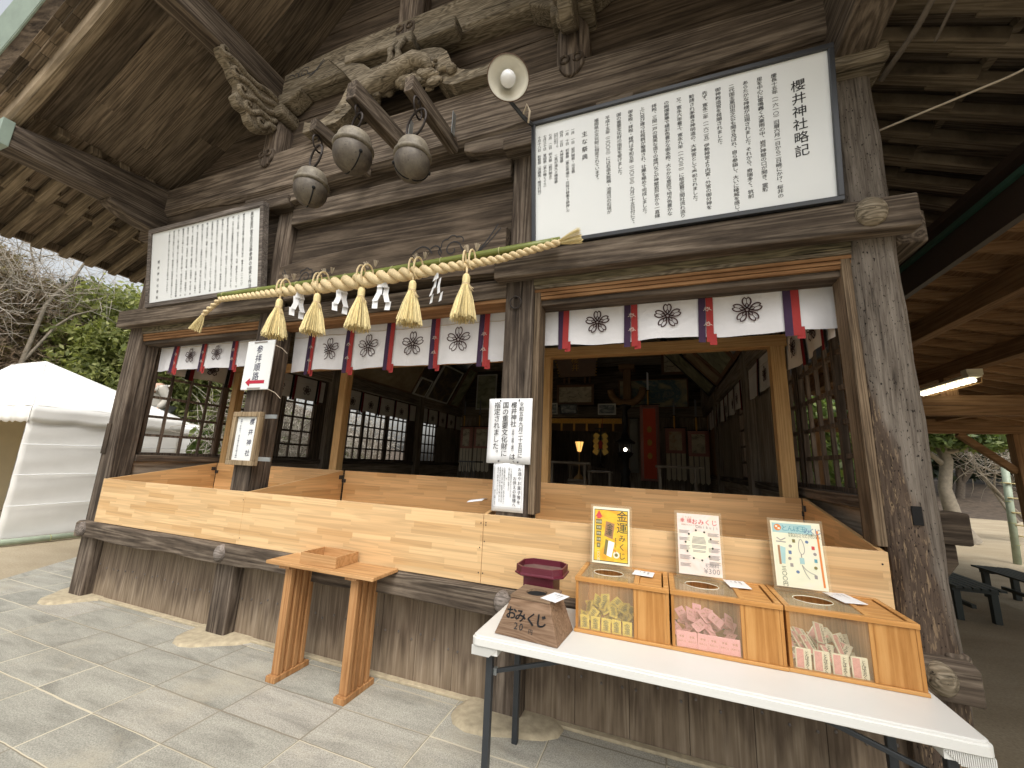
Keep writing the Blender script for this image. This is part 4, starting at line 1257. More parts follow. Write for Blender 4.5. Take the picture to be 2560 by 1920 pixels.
# ---------------------------------------------------------------- curtains with crests and ribbons
def curtain(label, x0, x1, y, z0, z1, ribs, crests, axis='x', side=1, mat='noren', r=0.085, group=None, rib='bright', wav=0.013, rope=True):
    """a short hanging curtain; axis 'x' runs along the front, 'y' along a side wall (then x0,x1 are y values, y the x value)"""
    def W(a, d, z):
        return (a, y - d, z) if axis == 'x' else (y + side * d, a, z)
    base = W((x0 + x1) / 2, 0, z1)
    t = thing('noren_curtain', label, 'curtain', base, group)
    ph = rnd.uniform(0, 6)
    def wv(a, v):
        return wav * (0.25 + v) * math.sin(a * 9 + ph) + wav * 0.6 * v * math.sin(a * 23 + ph * 2)
    nu = max(8, int(abs(x1 - x0) / 0.04))
    def f(u, v):
        a = x0 + (x1 - x0) * u
        return W(a, wv(a, v), z1 - (z1 - z0) * v + (0.006 * math.sin(a * 7 + ph) if v == 1 else 0))
    MB().grid(f, nu, 10).build('cloth', mat, t, 0, True)
    if rope:
        cb_ = MB()
        pts = []
        n = max(12, int(abs(x1 - x0) / .05))
        edges = sorted(ribs)
        for k in range(n + 1):
            a = x0 + (x1 - x0) * k / n
            d = min([abs(a - q) for q in edges] or [1])
            pts.append(W(a, wv(a, .22) + .006, z1 - (z1 - z0) * 0.25 - .010 * math.sin(min(d, .23) / .23 * math.pi) * 1.2))
        cb_.tube(pts, 0.0028, 5)
        cb_.build('cord', 'cord', t)
    h = z1 - z0
    for q in ribs:
        w = 0.043
        k = NTRIB[rib]
        for s_, m in ((-1, k[0]), (1, k[1])):
            a0, a1 = sorted((q, q + s_ * w))
            ex = 0.035 + rnd.uniform(-.004, .004)
            slant = rnd.uniform(-.012, .006)
            def g(u, v):
                a = a0 + (a1 - a0) * u
                return W(a + slant * v, wv(a, min(v, 1)) + .008 + .003 * math.sin(3 * v), z1 + .01 - (h + .01 + ex) * v)
            MB().grid(g, 2, 8).build('ribbon', m, t, 0, True)
            if rib == 'bright' and s_ > 0:
                def g2(u, v):
                    a = a0 + (a1 - a0) * u
                    return W(a + .018 + slant, wv(a, 1) + .003, z0 + .02 - (.075) * v)
                MB().grid(g2, 1, 2).build('ribbon_lining', 'rib_red', t)
        if rib == 'bright':
            u_ = (1, 0, 0) if axis == 'x' else ((0, -side, 0))
            for dz in (.50, .22):
                pg = Page(W(q, .0155, z0 + h * dz), u_, (0, 0, 1), 0.002)
                for e in range(3):
                    t0 = e * 2.1 + dz * 5
                    pg.line([(.026 * math.cos(t0 + k * .5) * (.5 + .12 * k) * .6 + .004, .022 * math.sin(t0 + k * .5) * (.5 + .1 * k) * .7) for k in range(6)], .0032)
                pg.line([(-.02, -.01), (.006, .006), (.03, -.012)], .003)
                pg.build('ribbon_crest', 'rib_mark', t)
    for a in crests:
        u_ = (1, 0, 0) if axis == 'x' else ((0, -side, 0))
        pg = Page(W(a, wv(a, .55) + .009, z0 + h * 0.43), u_, (0, 0, 1), 0.001)
        sakura(pg, 0, 0, r, 0.0085 if mat == 'noren' else .011)
        pg.build('blossom_crest', 'crest', t)
    return t
NTRIB = {'bright': ('rib_purple', 'rib_red'), 'dark': ('black', 'rib_dark')}  # dark pair: the bright ribbons with the hall's shade painted in
curtain('white curtain with blossom crests in the bay under the large white board', -0.83, 1.02, 2.72, 2.345, 2.71, [-0.625, -0.153, 0.318, 0.787], [-0.385, 0.082, 0.55], r=.083, group='front curtains')
curtain('white curtain with four blossom crests behind the straw tassels', -3.29, -1.04, 2.72, 2.25, 2.70, [-3.045, -2.60, -2.155, -1.71, -1.265], [-2.82, -2.375, -1.93, -1.485], r=.105, group='front curtains')
curtain('white curtain with two blossom crests below the smaller white board', -5.33, -3.55, 2.72, 2.335, 2.69, [-5.02, -4.57, -4.10], [-4.79, -4.335], r=.08, group='front curtains')
SIDE = 'curtains along the inner side walls'
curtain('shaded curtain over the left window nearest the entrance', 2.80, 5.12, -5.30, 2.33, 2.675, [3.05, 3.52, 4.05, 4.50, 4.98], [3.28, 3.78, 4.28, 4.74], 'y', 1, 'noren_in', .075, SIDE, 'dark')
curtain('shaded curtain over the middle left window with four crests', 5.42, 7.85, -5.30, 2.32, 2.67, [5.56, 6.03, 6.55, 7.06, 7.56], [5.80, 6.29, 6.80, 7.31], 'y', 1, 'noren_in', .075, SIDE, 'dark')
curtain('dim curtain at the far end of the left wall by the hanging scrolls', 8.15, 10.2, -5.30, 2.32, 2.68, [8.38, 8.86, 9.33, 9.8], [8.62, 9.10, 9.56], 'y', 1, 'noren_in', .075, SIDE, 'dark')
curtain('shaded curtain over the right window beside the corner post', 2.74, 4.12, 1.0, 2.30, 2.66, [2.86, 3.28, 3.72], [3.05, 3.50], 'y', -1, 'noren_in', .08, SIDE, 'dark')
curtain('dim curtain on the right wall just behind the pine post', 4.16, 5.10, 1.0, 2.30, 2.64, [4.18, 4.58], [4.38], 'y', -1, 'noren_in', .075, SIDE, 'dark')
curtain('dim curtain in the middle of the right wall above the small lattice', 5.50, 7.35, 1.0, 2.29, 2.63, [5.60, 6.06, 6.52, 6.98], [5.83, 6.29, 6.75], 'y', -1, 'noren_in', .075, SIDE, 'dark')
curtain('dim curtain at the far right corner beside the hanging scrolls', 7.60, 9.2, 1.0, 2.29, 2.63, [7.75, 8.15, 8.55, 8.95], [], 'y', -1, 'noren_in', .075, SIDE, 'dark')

# ---------------------------------------------------------------- signs
def tilted_board(name, label, x0, x1, yb, zb, yt, zt, fmat, fw_, ft):
    t = thing(name, label, 'sign board', ((x0 + x1) / 2, yb, zb))
    up_ = V3((0, yt - yb, zt - zb))
    H = up_.length
    up_.normalize()
    n = V3((1, 0, 0)).cross(up_).normalized()       # towards the viewer (-y)
    o = V3((x0, yb, zb))
    def slab(a0, a1, b0, b1, d0, d1, mb):
        def Q(a, b, d):
            return o + V3((1, 0, 0)) * a + up_ * b + n * d
        return mb.hexa([Q(a0, b0, d0), Q(a1, b0, d0), Q(a1, b0, d1), Q(a0, b0, d1), Q(a0, b1, d0), Q(a1, b1, d0), Q(a1, b1, d1), Q(a0, b1, d1)])
    Wd = x1 - x0
    slab(fw_, Wd - fw_, fw_, H - fw_, -0.02, -0.006, MB()).build('panel', 'white_panel', t)
    for k, q in enumerate(((0, Wd, 0, fw_), (0, Wd, H - fw_, H), (0, fw_, fw_, H - fw_), (Wd - fw_, Wd, fw_, H - fw_))):
        slab(*q, -ft, 0.012, MB()).build('frame_bar', fmat, t, 0.003)
    return t, Page(o + n * -0.006, (1, 0, 0), up_, 0.002), Wd, H
bs, pg, Wd, H = tilted_board('history_board', 'large white board in a black frame with a long shrine history in black vertical writing', -0.79, 0.985, 2.395, 2.965, 2.29, 3.885, 'black_frame', 0.028, 0.03)
pg.skew = .1
pg.col('櫻井神社略記', 1.60, 0.765, 0.074, 0.079)
BODY = ['慶長十五年（一六一〇）旧暦六月一日から二日暁にかけ、桜井の', '里を中心に雷鳴轟く大豪雨の中、岩戸神窟の口が開き、霊験', 'あらたかな神様が出現されました。それから、奇瑞多く、筑前', '二代国主黒田忠之公も聞き及ばれ、自ら参詣し、大いに稜威を感じ、', '御神殿造営を発願されました。', '先ず、寛永二年（一六二五）伊勢神宮より内宮・外宮の御分神を', '勧請され茅葺き神明造の、大神宮として奉祀されました。', '又、寛永六年着工、寛永九年（一六三二）に桧皮葺三間社流れ造り', 'の絢爛豪華で極彩色豊かな御本殿、大らかな意匠で地方色豊かな', '拝殿、三間一戸の質実な造りの楼門などが神窟岩戸宮から一直線', '上に並び建つ社殿群が整備され、壮麗を極めて完成しました。', '御本殿・拝殿・楼門は令和五年（二〇二三）九月二十五日付にて、', '国の重要文化財の指定を受けました。', '平成十五年（二〇〇三）には石造太鼓橋・池周辺の石垣が', '福岡県の文化財に指定されています。']
for k, tx in enumerate(BODY):
    pg.col(tx, 1.485 - 0.0735 * k, 0.84, 0.0268, 0.0264 if k not in (4, 6) else .0275, 1.2)
pg.col('主な祭典', 0.375, 0.77, 0.042, 0.055)
FEST = [('一月　一日　岩戸開祭・元旦祭'), ('一月　十日　初春祭（恵比寿福引・厄除け餅撒き餅押し）'), ('四月　三日　大神宮祭'), ('七月　二日　例大祭（岩戸開き）'), ('七月三十日　夏越祭（茅の輪くぐり）'), ('十月十八日　新嘗祭（流鏑馬・稚児行列）')]
for k, tx in enumerate(FEST):
    a = 0.295 - 0.040 * (k + (1 if k > 2 else 0))
    pg.col(tx, a, 0.815, 0.0238, 0.0236, 1.1)
pg.col('　　　　　　　二見が浦大〆縄掛祭', 0.295 - 0.040 * 3, 0.815, 0.0238, 0.0236, 1.1)
pg.col('四月下旬五月上旬', 0.184, 0.81, 0.014, 0.014)
pg.col('大潮の日曜日', 0.168, 0.81, 0.014, 0.014)
pg.build('lettering', 'ink', bs)
ls, pg, Wd, H = tilted_board('custom_board', 'smaller white board in a grey timber frame with fine vertical writing, under the left eave', -5.115, -3.395, 2.395, 2.945, 2.275, 3.79, 'frame_grey', 0.045, 0.05)
pg.skew = .1
pg.col('奥宮岩戸宮正月玉串参拝の由来と作法', 1.555, 0.785, 0.044, 0.0435)
B2 = ['櫻井神社本殿の真裏に鎮座する岩戸宮は、慶長十五年（一六一〇）', '六月二日未明、初めてその神窟が開き、大変、霊験あらたかで、元', '来、七月二日の神霊顕現の吉日のみ岩戸開きが斎行されていました。', '昭和天皇の御即位五十周年を奉祝、昭和五十一年元旦より三が日', '間を開かれ、玉串参拝が出来るようになりました。御希望の方は住', '所氏名を祝袋などに御記入の上、玉串料として金千円以上を同封し', '玉串受所に渡され、御本殿にお参り下さい。それから、玉串と引換', '券「岩戸宮神札・福箸（三膳付き）」をお受けになり、本宮より', '岩戸宮にお進み下さい。玉串神札の作法は、岩戸宮入口の祓所の祓', '串で、先ず自分自身を左右左とお祓いして、正面に進み、石階を一', '段上り、家内安全、商売繁昌、事業繁栄、大漁満足、海上安全、身', '体健全、病気平癒、交通安全、受験合格、学業成就、良縁結び、心', '願成就などの願いを込め、玉串を台に納し、根元を神前に向け、お', '供えし、二拝二拍手一拝にてお参り下さい。又、正月特別祈祷祈願', '祭を受付け斎行しています。櫻井神社へ初詣参拝の皆様にとりまし', 'て本年も輝かしい良い年でありますようお祈り申し上げます。']
for k, tx in enumerate(B2):
    pg.col(tx, 1.445 - 0.074 * k, 0.785, 0.0230, 0.0233 if len(tx) > 30 else .0238, 1.25)
pg.col('櫻井神社社務所', 0.175, 0.50, 0.036, 0.064)
pg.build('lettering', 'ink', ls)

t = thing('direction_sign', 'white vertical route sign with a red arrow hung on the second post', 'sign', (-3.375, 2.46, 2.03))
MB().box(-3.545, -3.205, 2.462, 2.474, 2.03, 2.487).build('panel', 'white_panel', t, 0.006)
pg = Page((-3.375, 2.462, 2.258), (1, 0, 0), (0, 0, 1), 0.002)
pg.skew = .06
pg.col('参拝順路', 0.0, 0.185, 0.082, 0.083)
pg.build('lettering', 'ink_blue', t)
pg = Page((-3.375, 2.462, 2.258), (1, 0, 0), (0, 0, 1), 0.002)
pg.poly([(-.118, -.158), (-.062, -.118), (-.062, -.142), (.118, -.142), (.118, -.172), (-.062, -.172), (-.062, -.198)])
pg.build('red_arrow', 'red_print', t)
for z in (2.472, 2.043):
    MB().box(-3.455, -3.295, 2.456, 2.461, z - .007, z + .007).build('slot', 'p_grey', t, .002)
w = MB()
for za, zb in ((2.44, 2.36), (2.035, 1.955)):
    w.tube([(-3.21, 2.468, za), (-3.15, 2.50, za - .03), (-3.085, 2.505, zb)], 0.003, 5)
w.build('tie_wire', 'cord', t)
t = thing('name_board', 'shrine name on white paper in a pale wooden frame strapped to the second post', 'sign', (-3.395, 2.45, 1.37))
MB().box(-3.53, -3.26, 2.478, 2.49, 1.40, 1.80).build('panel', 'white_panel', t)
for q in ((-3.565, -3.225, 1.37, 1.412), (-3.565, -3.225, 1.79, 1.832), (-3.565, -3.523, 1.412, 1.79), (-3.267, -3.225, 1.412, 1.79)):
    MB().box(q[0], q[1], 2.455, 2.50, q[2], q[3]).build('frame_bar', 'frame_old', t, 0.004)
pg = Page((-3.395, 2.478, 1.60), (1, 0, 0), (0, 0, 1), 0.002)
pg.skew = .1
pg.col('櫻井神社', 0.055, 0.175, 0.058, 0.090)
pg.col('【蘇りを祈り、苦を除き楽を結ぶ神】', -0.078, 0.182, 0.0215, 0.0215)
pg.build('lettering', 'ink_blue', t)
for z in (1.795, 1.43):
    MB().box(-3.224, -3.085, 2.497, 2.5095, z - .017, z + .017).build('strap', 'bracket_metal', t)

t = thing('notice_paper', 'large white paper notice with bold brush writing pinned to the third post', 'notice', (-0.935, 2.50, 1.485))
MB().grid(lambda u, v: (-1.09 + .31 * u, 2.492 + .004 * math.sin(5 * u + 3 * v), 1.485 + .435 * v), 8, 8).build('sheet', 'paper', t, 0, True, 0.002)
pg = Page((-0.935, 2.4885, 1.70), (1, 0, 0), (0, 0, 1), 0.004)
pg.skew = .08
pg.col('令和五年九月二十五日に', 0.083, 0.198, 0.034, 0.0342)
pg.col('櫻井神社', 0.030, 0.197, 0.044, 0.0425)
pg.col('（本殿・拝殿・楼門）', 0.030, 0.022, 0.0185, 0.0165)
pg.col('は、', 0.030, -0.148, 0.044, 0.0425)
pg.col('国の重要文化財に', -0.030, 0.198, 0.047, 0.0462)
pg.col('指定されました。', -0.091, 0.198, 0.047, 0.0462)
pg.build('lettering', 'ink', t)
pn = MB()
for x, z in ((-0.87, 1.908), (-1.005, 1.905), (-0.865, 1.497), (-1.0, 1.50)):
    pn.ball((x, 2.485, z), .006, 8, 5)
pn.build('push_pins', 'ink_soft', t)
t = thing('offering_notice', 'narrow white paper notice in a thin printed border pinned below the larger one', 'notice', (-0.93, 2.50, 1.18))
MB().grid(lambda u, v: (-1.038 + .218 * u, 2.496 + .003 * math.sin(4 * u + 2 * v), 1.18 + .308 * v), 6, 8).build('sheet', 'paper', t, 0, True, 0.002)
pg = Page((-0.93, 2.4925, 1.335), (1, 0, 0), (0, 0, 1), 0.003)
pg.line([(-.098, -.128), (.098, -.128), (.098, .142), (-.098, .142)], .0016, True)
pg.col('お酒やお菓子等を', 0.080, 0.130, 0.0265, 0.0295)
pg.col('お供えの皆様へ', 0.048, 0.070, 0.0265, 0.0275)
for k, (tx, tp) in enumerate((('いつもご崇敬頂きありがとうございます', .13), ('お酒とお菓子等はご遠慮下さい', .13), ('記', .06), ('○お酒等は開封せずお供えし、お持ち帰り下さい', .13), ('○お菓子等のお供え物、動物等の害を避ける為', .13), ('参拝後は各自にてお持ち帰りをお願い致します', .13), ('皆様方のご理解を賜っておりますので', .13), ('宜しくお願いします', -.02))):
    pg.col(tx, 0.022 - .0155 * k, tp, .0115, .0108)
pg.build('lettering', 'ink_soft', t)

# ---------------------------------------------------------------- sacred rope on its bamboo pole
YR = 2.325
bp = thing('bamboo_pole', 'long green bamboo pole tied across the hall front above the straw rope', 'bamboo pole', (-2.15, YR, 2.87))
A_, B_ = V3((-3.90, YR + .03, 2.935)), V3((-0.575, YR + .01, 2.950))
MB().tube([A_.lerp(B_, k / 12) + V3((0, 0, -.018 * math.sin(math.pi * k / 12))) for k in range(13)], 0.0265, 12).build('culm', 'bamboo', bp, 0, True)
for k in (0.02, .16, .30, .46, .60, .73, .87, .985):
    MB().torus(A_.lerp(B_, k) + V3((0, 0, -.018 * math.sin(math.pi * k))), .0265, .0042, (B_ - A_), 14, 5).build('node', 'bamboo_node', bp, 0, True)
rp = thing('sacred_rope', 'thick twisted straw rope with tassels and folded white paper streamers across the front', 'straw rope', (-2.15, YR, 2.83))
def rope_path(t):
    x = -3.97 + (-0.565 + 3.97) * t
    z = 2.862 - 0.040 * math.sin(math.pi * t)
    if t < 0.06:
        z -= (0.06 - t) * 2.2
    if t > .88:
        z += (t - .88) * .42
    return V3((x, YR - .035 - .03 * math.sin(math.pi * t), z))
def rope_r(t):
    return 0.020 + 0.030 * math.exp(-((t - .52) / .24) ** 2)
for st in range(2):
    pts, rs = [], []
    n = 420
    ph = 0
    for k in range(n + 1):
        t = k / n
        r = rope_r(t)
        ph += (3.34 / n) / (r * 2.2) * 2 * math.pi * .5
        c = rope_path(t)
        a = ph + st * math.pi
        pts.append(c + V3((0, math.cos(a), math.sin(a))) * r * .58)
        rs.append(r * .68)
    MB().tube(pts, rs, 9).build('strand', 'rope', rp, 0, True)
def straws(mb, top, L, r0, r1, n, w, sp=0.15, down=V3((0, 0, -1)), sidev=V3((1, 0, 0))):
    dn = down.normalized()
    s1 = sidev - dn * sidev.dot(dn)
    s1.normalize()
    s2 = dn.cross(s1)
    for k in range(n):
        a = rnd.uniform(0, 2 * math.pi)
        q = math.sqrt(rnd.random())
        d = s1 * math.cos(a) + s2 * math.sin(a)
        l = L * rnd.uniform(.93, 1.04)
        p0 = top + d * r0 * q
        p1 = top + dn * l + d * r1 * q + s1 * rnd.uniform(-.004, .004)
        pm = (p0 + p1) / 2 + d * r1 * .06
        tv = d.cross(dn)
        tv = (tv if tv.length > .1 else s2).normalized() * w
        e = d * w * .7
        o = len(mb.v)
        for p, s_ in ((p0, .7), (pm, 1), (p1, 1)):
            mb.v += [tuple(p + tv * s_ * .5), tuple(p - tv * s_ * .5), tuple(p + e * s_)]
        for i in range(2):
            for j in range(3):
                b, c = o + i * 3 + j, o + i * 3 + (j + 1) % 3
                mb.f.append((b, c, c + 3, b + 3))
        mb.f.append((o + 6, o + 7, o + 8))
    return mb
def frayed(name, p, d, n=60, L=.13, r=.045):
    straws(MB(), V3(p), L, .014, r, n, .0035, down=V3(d), sidev=V3((0.1, 1, 0.3))).build(name, 'straw', rp)
frayed('frayed_end', rope_path(0.0) + V3((0, 0, -.01)), (-.35, -.1, -1), 70, .16, .05)
frayed('frayed_end', rope_path(1.0), (1, -.05, .16), 70, .14, .05)
for x in (-2.96, -2.54, -2.10, -1.645, -1.215):
    t = (x + 3.97) / 3.405
    c = rope_path(t)
    r = rope_r(t)
    tz = 2.762
    cy = c.y - .01
    tl = MB()
    tl.tube([c + V3((0, -.01, -r)), (x, cy, tz + .01), (x, cy, tz)], .008, 6)
    to = tl.build('tassel', 'rope', rp, 0, True)
    MB().lathe([(.002, .0), (.018, -.004), (.026, -.02), (.028, -.05), (.024, -.085)], (x, cy, tz), n=14).build('tassel_head', 'straw', to, 0, True)
    MB().torus((x, cy, tz - .076), .0255, .005, (0, 0, 1), 14, 5).torus((x, cy, tz - .085), .0255, .005, (0, 0, 1), 14, 5).build('tassel_binding', 'rope', to, 0, True)
    straws(MB(), V3((x, cy, tz - .07)), .265, .022, .094, 300, .0052).build('tassel_skirt', 'straw', to)
    straws(MB(), V3((x + .02, cy - .01, tz - .085)), .06, .003, .02, 14, .003, down=V3((.6, 0, -1))).build('tassel_knot', 'rope', to)
    for dx in (-.03, .03):
        loop = MB()
        cx = c + V3((dx, 0, 0))
        pts = [cx + V3((dx * .25 * math.cos(a), (r * 1.12 + .004) * math.cos(a), .034 + (r + .044) * math.sin(a))) for a in [2 * math.pi * k / 18 for k in range(19)]]
        loop.tube(pts, .0075, 6, False)
        lo = loop.build('tie', 'rope', rp, 0, True)
        straws(MB(), V3((x + dx * 1.2, YR, 2.965)), .05, .004, .022, 22, .003, down=V3((dx * 8, -.3, 1)), sidev=V3((1, 0, 0))).build('tie_end', 'cord', lo)
def shide(x, z, s, twist):
    """folded white paper zigzag in two hanging strips"""
    mb = MB()
    q = Quaternion((0, 0, 1), twist)
    c = V3((x, YR - .055, z))
    w, h = .042 * s, .072 * s
    for sd_ in (-1, 1):
        px, pz, py = 0.0, 0.0, 0.0
        for k in range(4):
            dx = sd_ * w * .55 * (1 if k % 2 == 0 else -.15)
            a = V3((px - w * .5, py, pz)); b = V3((px + w * .5, py - .006, pz))
            e = V3((px + w * .5 + dx, py - .012, pz - h)); d = V3((px - w * .5 + dx, py - .010, pz - h))
            mb.add([c + q @ v for v in (a, b, e, d)], [(0, 1, 2, 3)])
            px += dx * 1.1
            pz -= h * .80
            py += (-.010 if k % 2 else .012) + sd_ * .004
    mb.build('paper_streamer', 'paper', rp, 0, False, 0.0012)
for x, s, tw in ((-2.76, .93, 1.25), (-2.31, .93, 1.05), (-1.92, .98, .35), (-1.455, .95, -.5)):
    shide(x, 2.815, s, tw)
# pull rings on the third post
for z in (3.02, 2.615):
    o = MB().torus((-0.93, 2.49, z), .042, .0055, (0, 1, 0.2), 18, 6)
    o.tube([(-0.93, 2.515, z + .046), (-.93, 2.48, z + .044)], .009, 6)
    o.build('iron_ring', 'iron', hall, 0, True)

# ---------------------------------------------------------------- bells on their projecting arms
def bell(label, x, y, ztop, d, h, yarm, zarm, armx, arm, slit, mat, engr=False):
    am = MB().bar((armx, yarm, zarm), (armx + arm[2], 2.47, zarm + .0), arm[0], arm[1])
    am.build('bell_arm', 'old_y', hall, 0.006)
    MB().bar((armx + arm[2] + arm[0] / 2 + .004, 2.36, zarm + .02), (armx + arm[2] + arm[0] / 2 + .004, 2.36, zarm + arm[1] / 2 + .16), .004, .05, (0, 1, 0)).build('fixing_plate', 'bracket_metal', hall)
    t = thing('bell', label, 'bell', (x, y, ztop - h), 'bells over the entrance')
    R_ = d / 2
    zb = ztop - h
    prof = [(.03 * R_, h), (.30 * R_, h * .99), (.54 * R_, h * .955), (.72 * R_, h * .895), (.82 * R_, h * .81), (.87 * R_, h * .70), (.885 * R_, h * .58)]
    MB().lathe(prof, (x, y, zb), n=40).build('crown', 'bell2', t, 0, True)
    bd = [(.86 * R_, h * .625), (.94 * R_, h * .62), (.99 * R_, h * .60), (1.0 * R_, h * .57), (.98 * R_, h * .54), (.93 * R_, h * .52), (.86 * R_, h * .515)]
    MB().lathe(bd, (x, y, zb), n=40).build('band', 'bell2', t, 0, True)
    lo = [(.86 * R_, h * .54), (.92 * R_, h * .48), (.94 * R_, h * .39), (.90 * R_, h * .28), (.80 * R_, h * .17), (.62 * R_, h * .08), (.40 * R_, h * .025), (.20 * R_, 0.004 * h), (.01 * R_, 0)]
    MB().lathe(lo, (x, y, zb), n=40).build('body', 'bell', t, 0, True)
    # mouth slit across the underside with round ends
    sl_ = MB()
    pts = []
    for k in range(25):
        th = R(-74 + 148 * k / 24)
        rr = math.sin(th)
        # follow the lower profile
        az = abs(rr) * .94 * R_
        zz = 0
        for (ra, za), (rb, zb2) in zip(lo, lo[1:]):
            if rb <= az <= ra:
                zz = zb2 + (za - zb2) * (az - rb) / (ra - rb + 1e-9)
                break
        else:
            zz = h * .38
        pts.append(V3((x + rr * .945 * R_ * math.cos(slit), y + rr * .945 * R_ * math.sin(slit), zb + zz - .002)))
    sl_.tube(pts, .0045, 6)
    sl_.build('slit', 'black', t)
    for q in (pts[0], pts[-1]):
        MB().ball(q, .013, 10, 6).build('slit_hole', 'black', t, 0, True)
    ch = MB()
    ch.torus((x, y, ztop + .012), .022, .006, (1, 0, 0), 14, 6)
    zt = zarm - arm[1] / 2
    gap = zt - ztop
    ch.torus((x, y, ztop + .012 + gap * .38), gap * .30, .008, (0.3, 1, 0), 20, 7)
    ch.torus((x, y, ztop + .02 + gap * .72), gap * .20, .007, (1, .2, 0), 16, 6)
    ch.tube([(x, y, zt - .04), (x, y, zt + .02)], .007, 6)
    ch.build('chain', 'iron', t, 0, True)
    return t
bell('smallest round bronze bell hanging at the left on one large ring', -2.45, 1.97, 3.645, .256, .295, 1.90, 4.0, -2.45, (.07, .10, .06), 2.6, 'bell')
bell('largest round bronze bell with faint engraving on its crown, in the middle', -1.985, 1.88, 3.772, .285, .31, 1.80, 4.065, -2.0, (.09, .15, .06), 2.75, 'bell2')
bell('round bronze bell hanging at the right nearest the enamel lamp', -1.515, 1.94, 3.63, .256, .30, 1.86, 4.03, -1.55, (.075, .12, .03), .75, 'bell')

# ---------------------------------------------------------------- enamel lamp
t = thing('wall_lamp', 'round cream enamel lamp shade with a white bulb on a bent black arm', 'lamp', (-0.80, 2.1, 3.95))
ax = V3((0.42, -0.80, -0.42)).normalized()
c = V3((-0.866, 2.0, 3.985))
MB().lathe([(.03, -.075), (.05, -.07), (.075, -.045), (.112, -.018), (.138, .0)], c, ax, 36).build('shade', 'enamel', t, 0, True, 0.003)
MB().lathe([(.134, -.003), (.141, .001), (.141, .005), (.135, .004)], c, ax, 36).build('shade_rim', 'rust', t, 0, True)
MB().ball(c + ax * -.01, .052, 18, 12).build('bulb', 'bulb', t, 0, True)
MB().tube([c - ax * .07, c - ax * .13, c - ax * .16 + V3((.01, .04, -.05)), (-0.80, 2.15, 3.80), (-0.775, 2.36, 3.90), (-0.775, 2.44, 3.92)], .014, 8).build('arm', 'black_frame', t, 0, True)
MB().tube([(-0.80, 2.14, 3.82), (-.77, 2.12, 3.87), (-.755, 2.14, 3.83), (-.77, 2.16, 3.76)], .007, 6).build('cable_knot', 'cord', t, 0, True)

# ---------------------------------------------------------------- folding table with the fortune boxes
TX0, TX1, TY0, TY1, TZ = -0.845, 0.965, 1.862, 2.425, 0.70
ft = thing('folding_table', 'white plastic folding table with dark steel legs in front of the counter', 'folding table', ((TX0 + TX1) / 2, 2.14, 0))
def rrect(x0, x1, y0, y1, r, n=5):
    out = []
    for cx, cy, a0 in ((x1 - r, y1 - r, 0), (x0 + r, y1 - r, 90), (x0 + r, y0 + r, 180), (x1 - r, y0 + r, 270)):
        for k in range(n + 1):
            a = R(a0 + 90 * k / n)
            out.append((cx + r * math.cos(a), cy + r * math.sin(a)))
    return out
rings = [(0.008, TZ - .045), (0.0, TZ - .040), (0.0, TZ - .012), (0.006, TZ - .010), (0.006, TZ - .003), (0.012, TZ)]
mb = MB()
n = len(rrect(0, 1, 0, 1, .1))
for ins, z in rings:
    mb.v += [(x, y, z) for x, y in rrect(TX0 + ins, TX1 - ins, TY0 + ins, TY1 - ins, 0.03)]
for k in range(len(rings) - 1):
    for j in range(n):
        a, b = k * n + j, k * n + (j + 1) % n
        mb.f.append((a, b, b + n, a + n))
mb.f += [tuple(range(n - 1, -1, -1)), tuple((len(rings) - 1) * n + j for j in range(n))]
mb.build('tabletop', 'plastic_white', ft)
for x0, x1, s in ((TX0 + .004, TX0 + .13, -1), (TX1 - .13, TX1 - .004, 1)):     # ribbed end pieces of the moulded underside
    rb = MB()
    m = 24
    for k in range(m):
        a, b = x0 + (x1 - x0) * k / m, x0 + (x1 - x0) * (k + .62) / m
        t = (k + .5) / m
        t = t if s < 0 else 1 - t
        lo = TZ - .045 - .038 * min(1, (1 - t) * 3.2)
        for ya, yb in ((TY0 + .006, TY0 + .02),):
            rb.box(a, b, ya, yb, lo, TZ - .044)
    rb.box(x0, x1, TY0 + .012, TY1 - .012, TZ - .075, TZ - .0445)
    rb.build('end_rib', 'plastic_white', ft)
for x, s in ((TX0 + .075, 1), (TX1 - .09, -1)):
    for y in (1.93, 2.345):
        MB().box(x - .016, x + .016, y - .016, y + .016, 0.012, TZ - .06).build('leg', 'table_metal', ft, 0.004)
    MB().box(x - .012, x + .012, 1.946, 2.329, TZ - .09, TZ - .06).build('leg_stretcher', 'table_metal', ft, 0.003)
    for y in (1.95, 2.325):
        MB().bar((x + s * .02, y, .53), (x + s * .36, y, TZ - .062), .018, .018).build('leg_brace', 'table_metal', ft, 0.003)
        MB().box(x + s * .012, x + s * .03, y - .012, y + .012, .515, .545).build('brace_pivot', 'bracket_metal', ft, .002)
    MB().box(*sorted((x + s * .34, x + s * .37)), 1.94, 2.335, TZ - .075, TZ - .055).build('leg_brace', 'table_metal', ft)

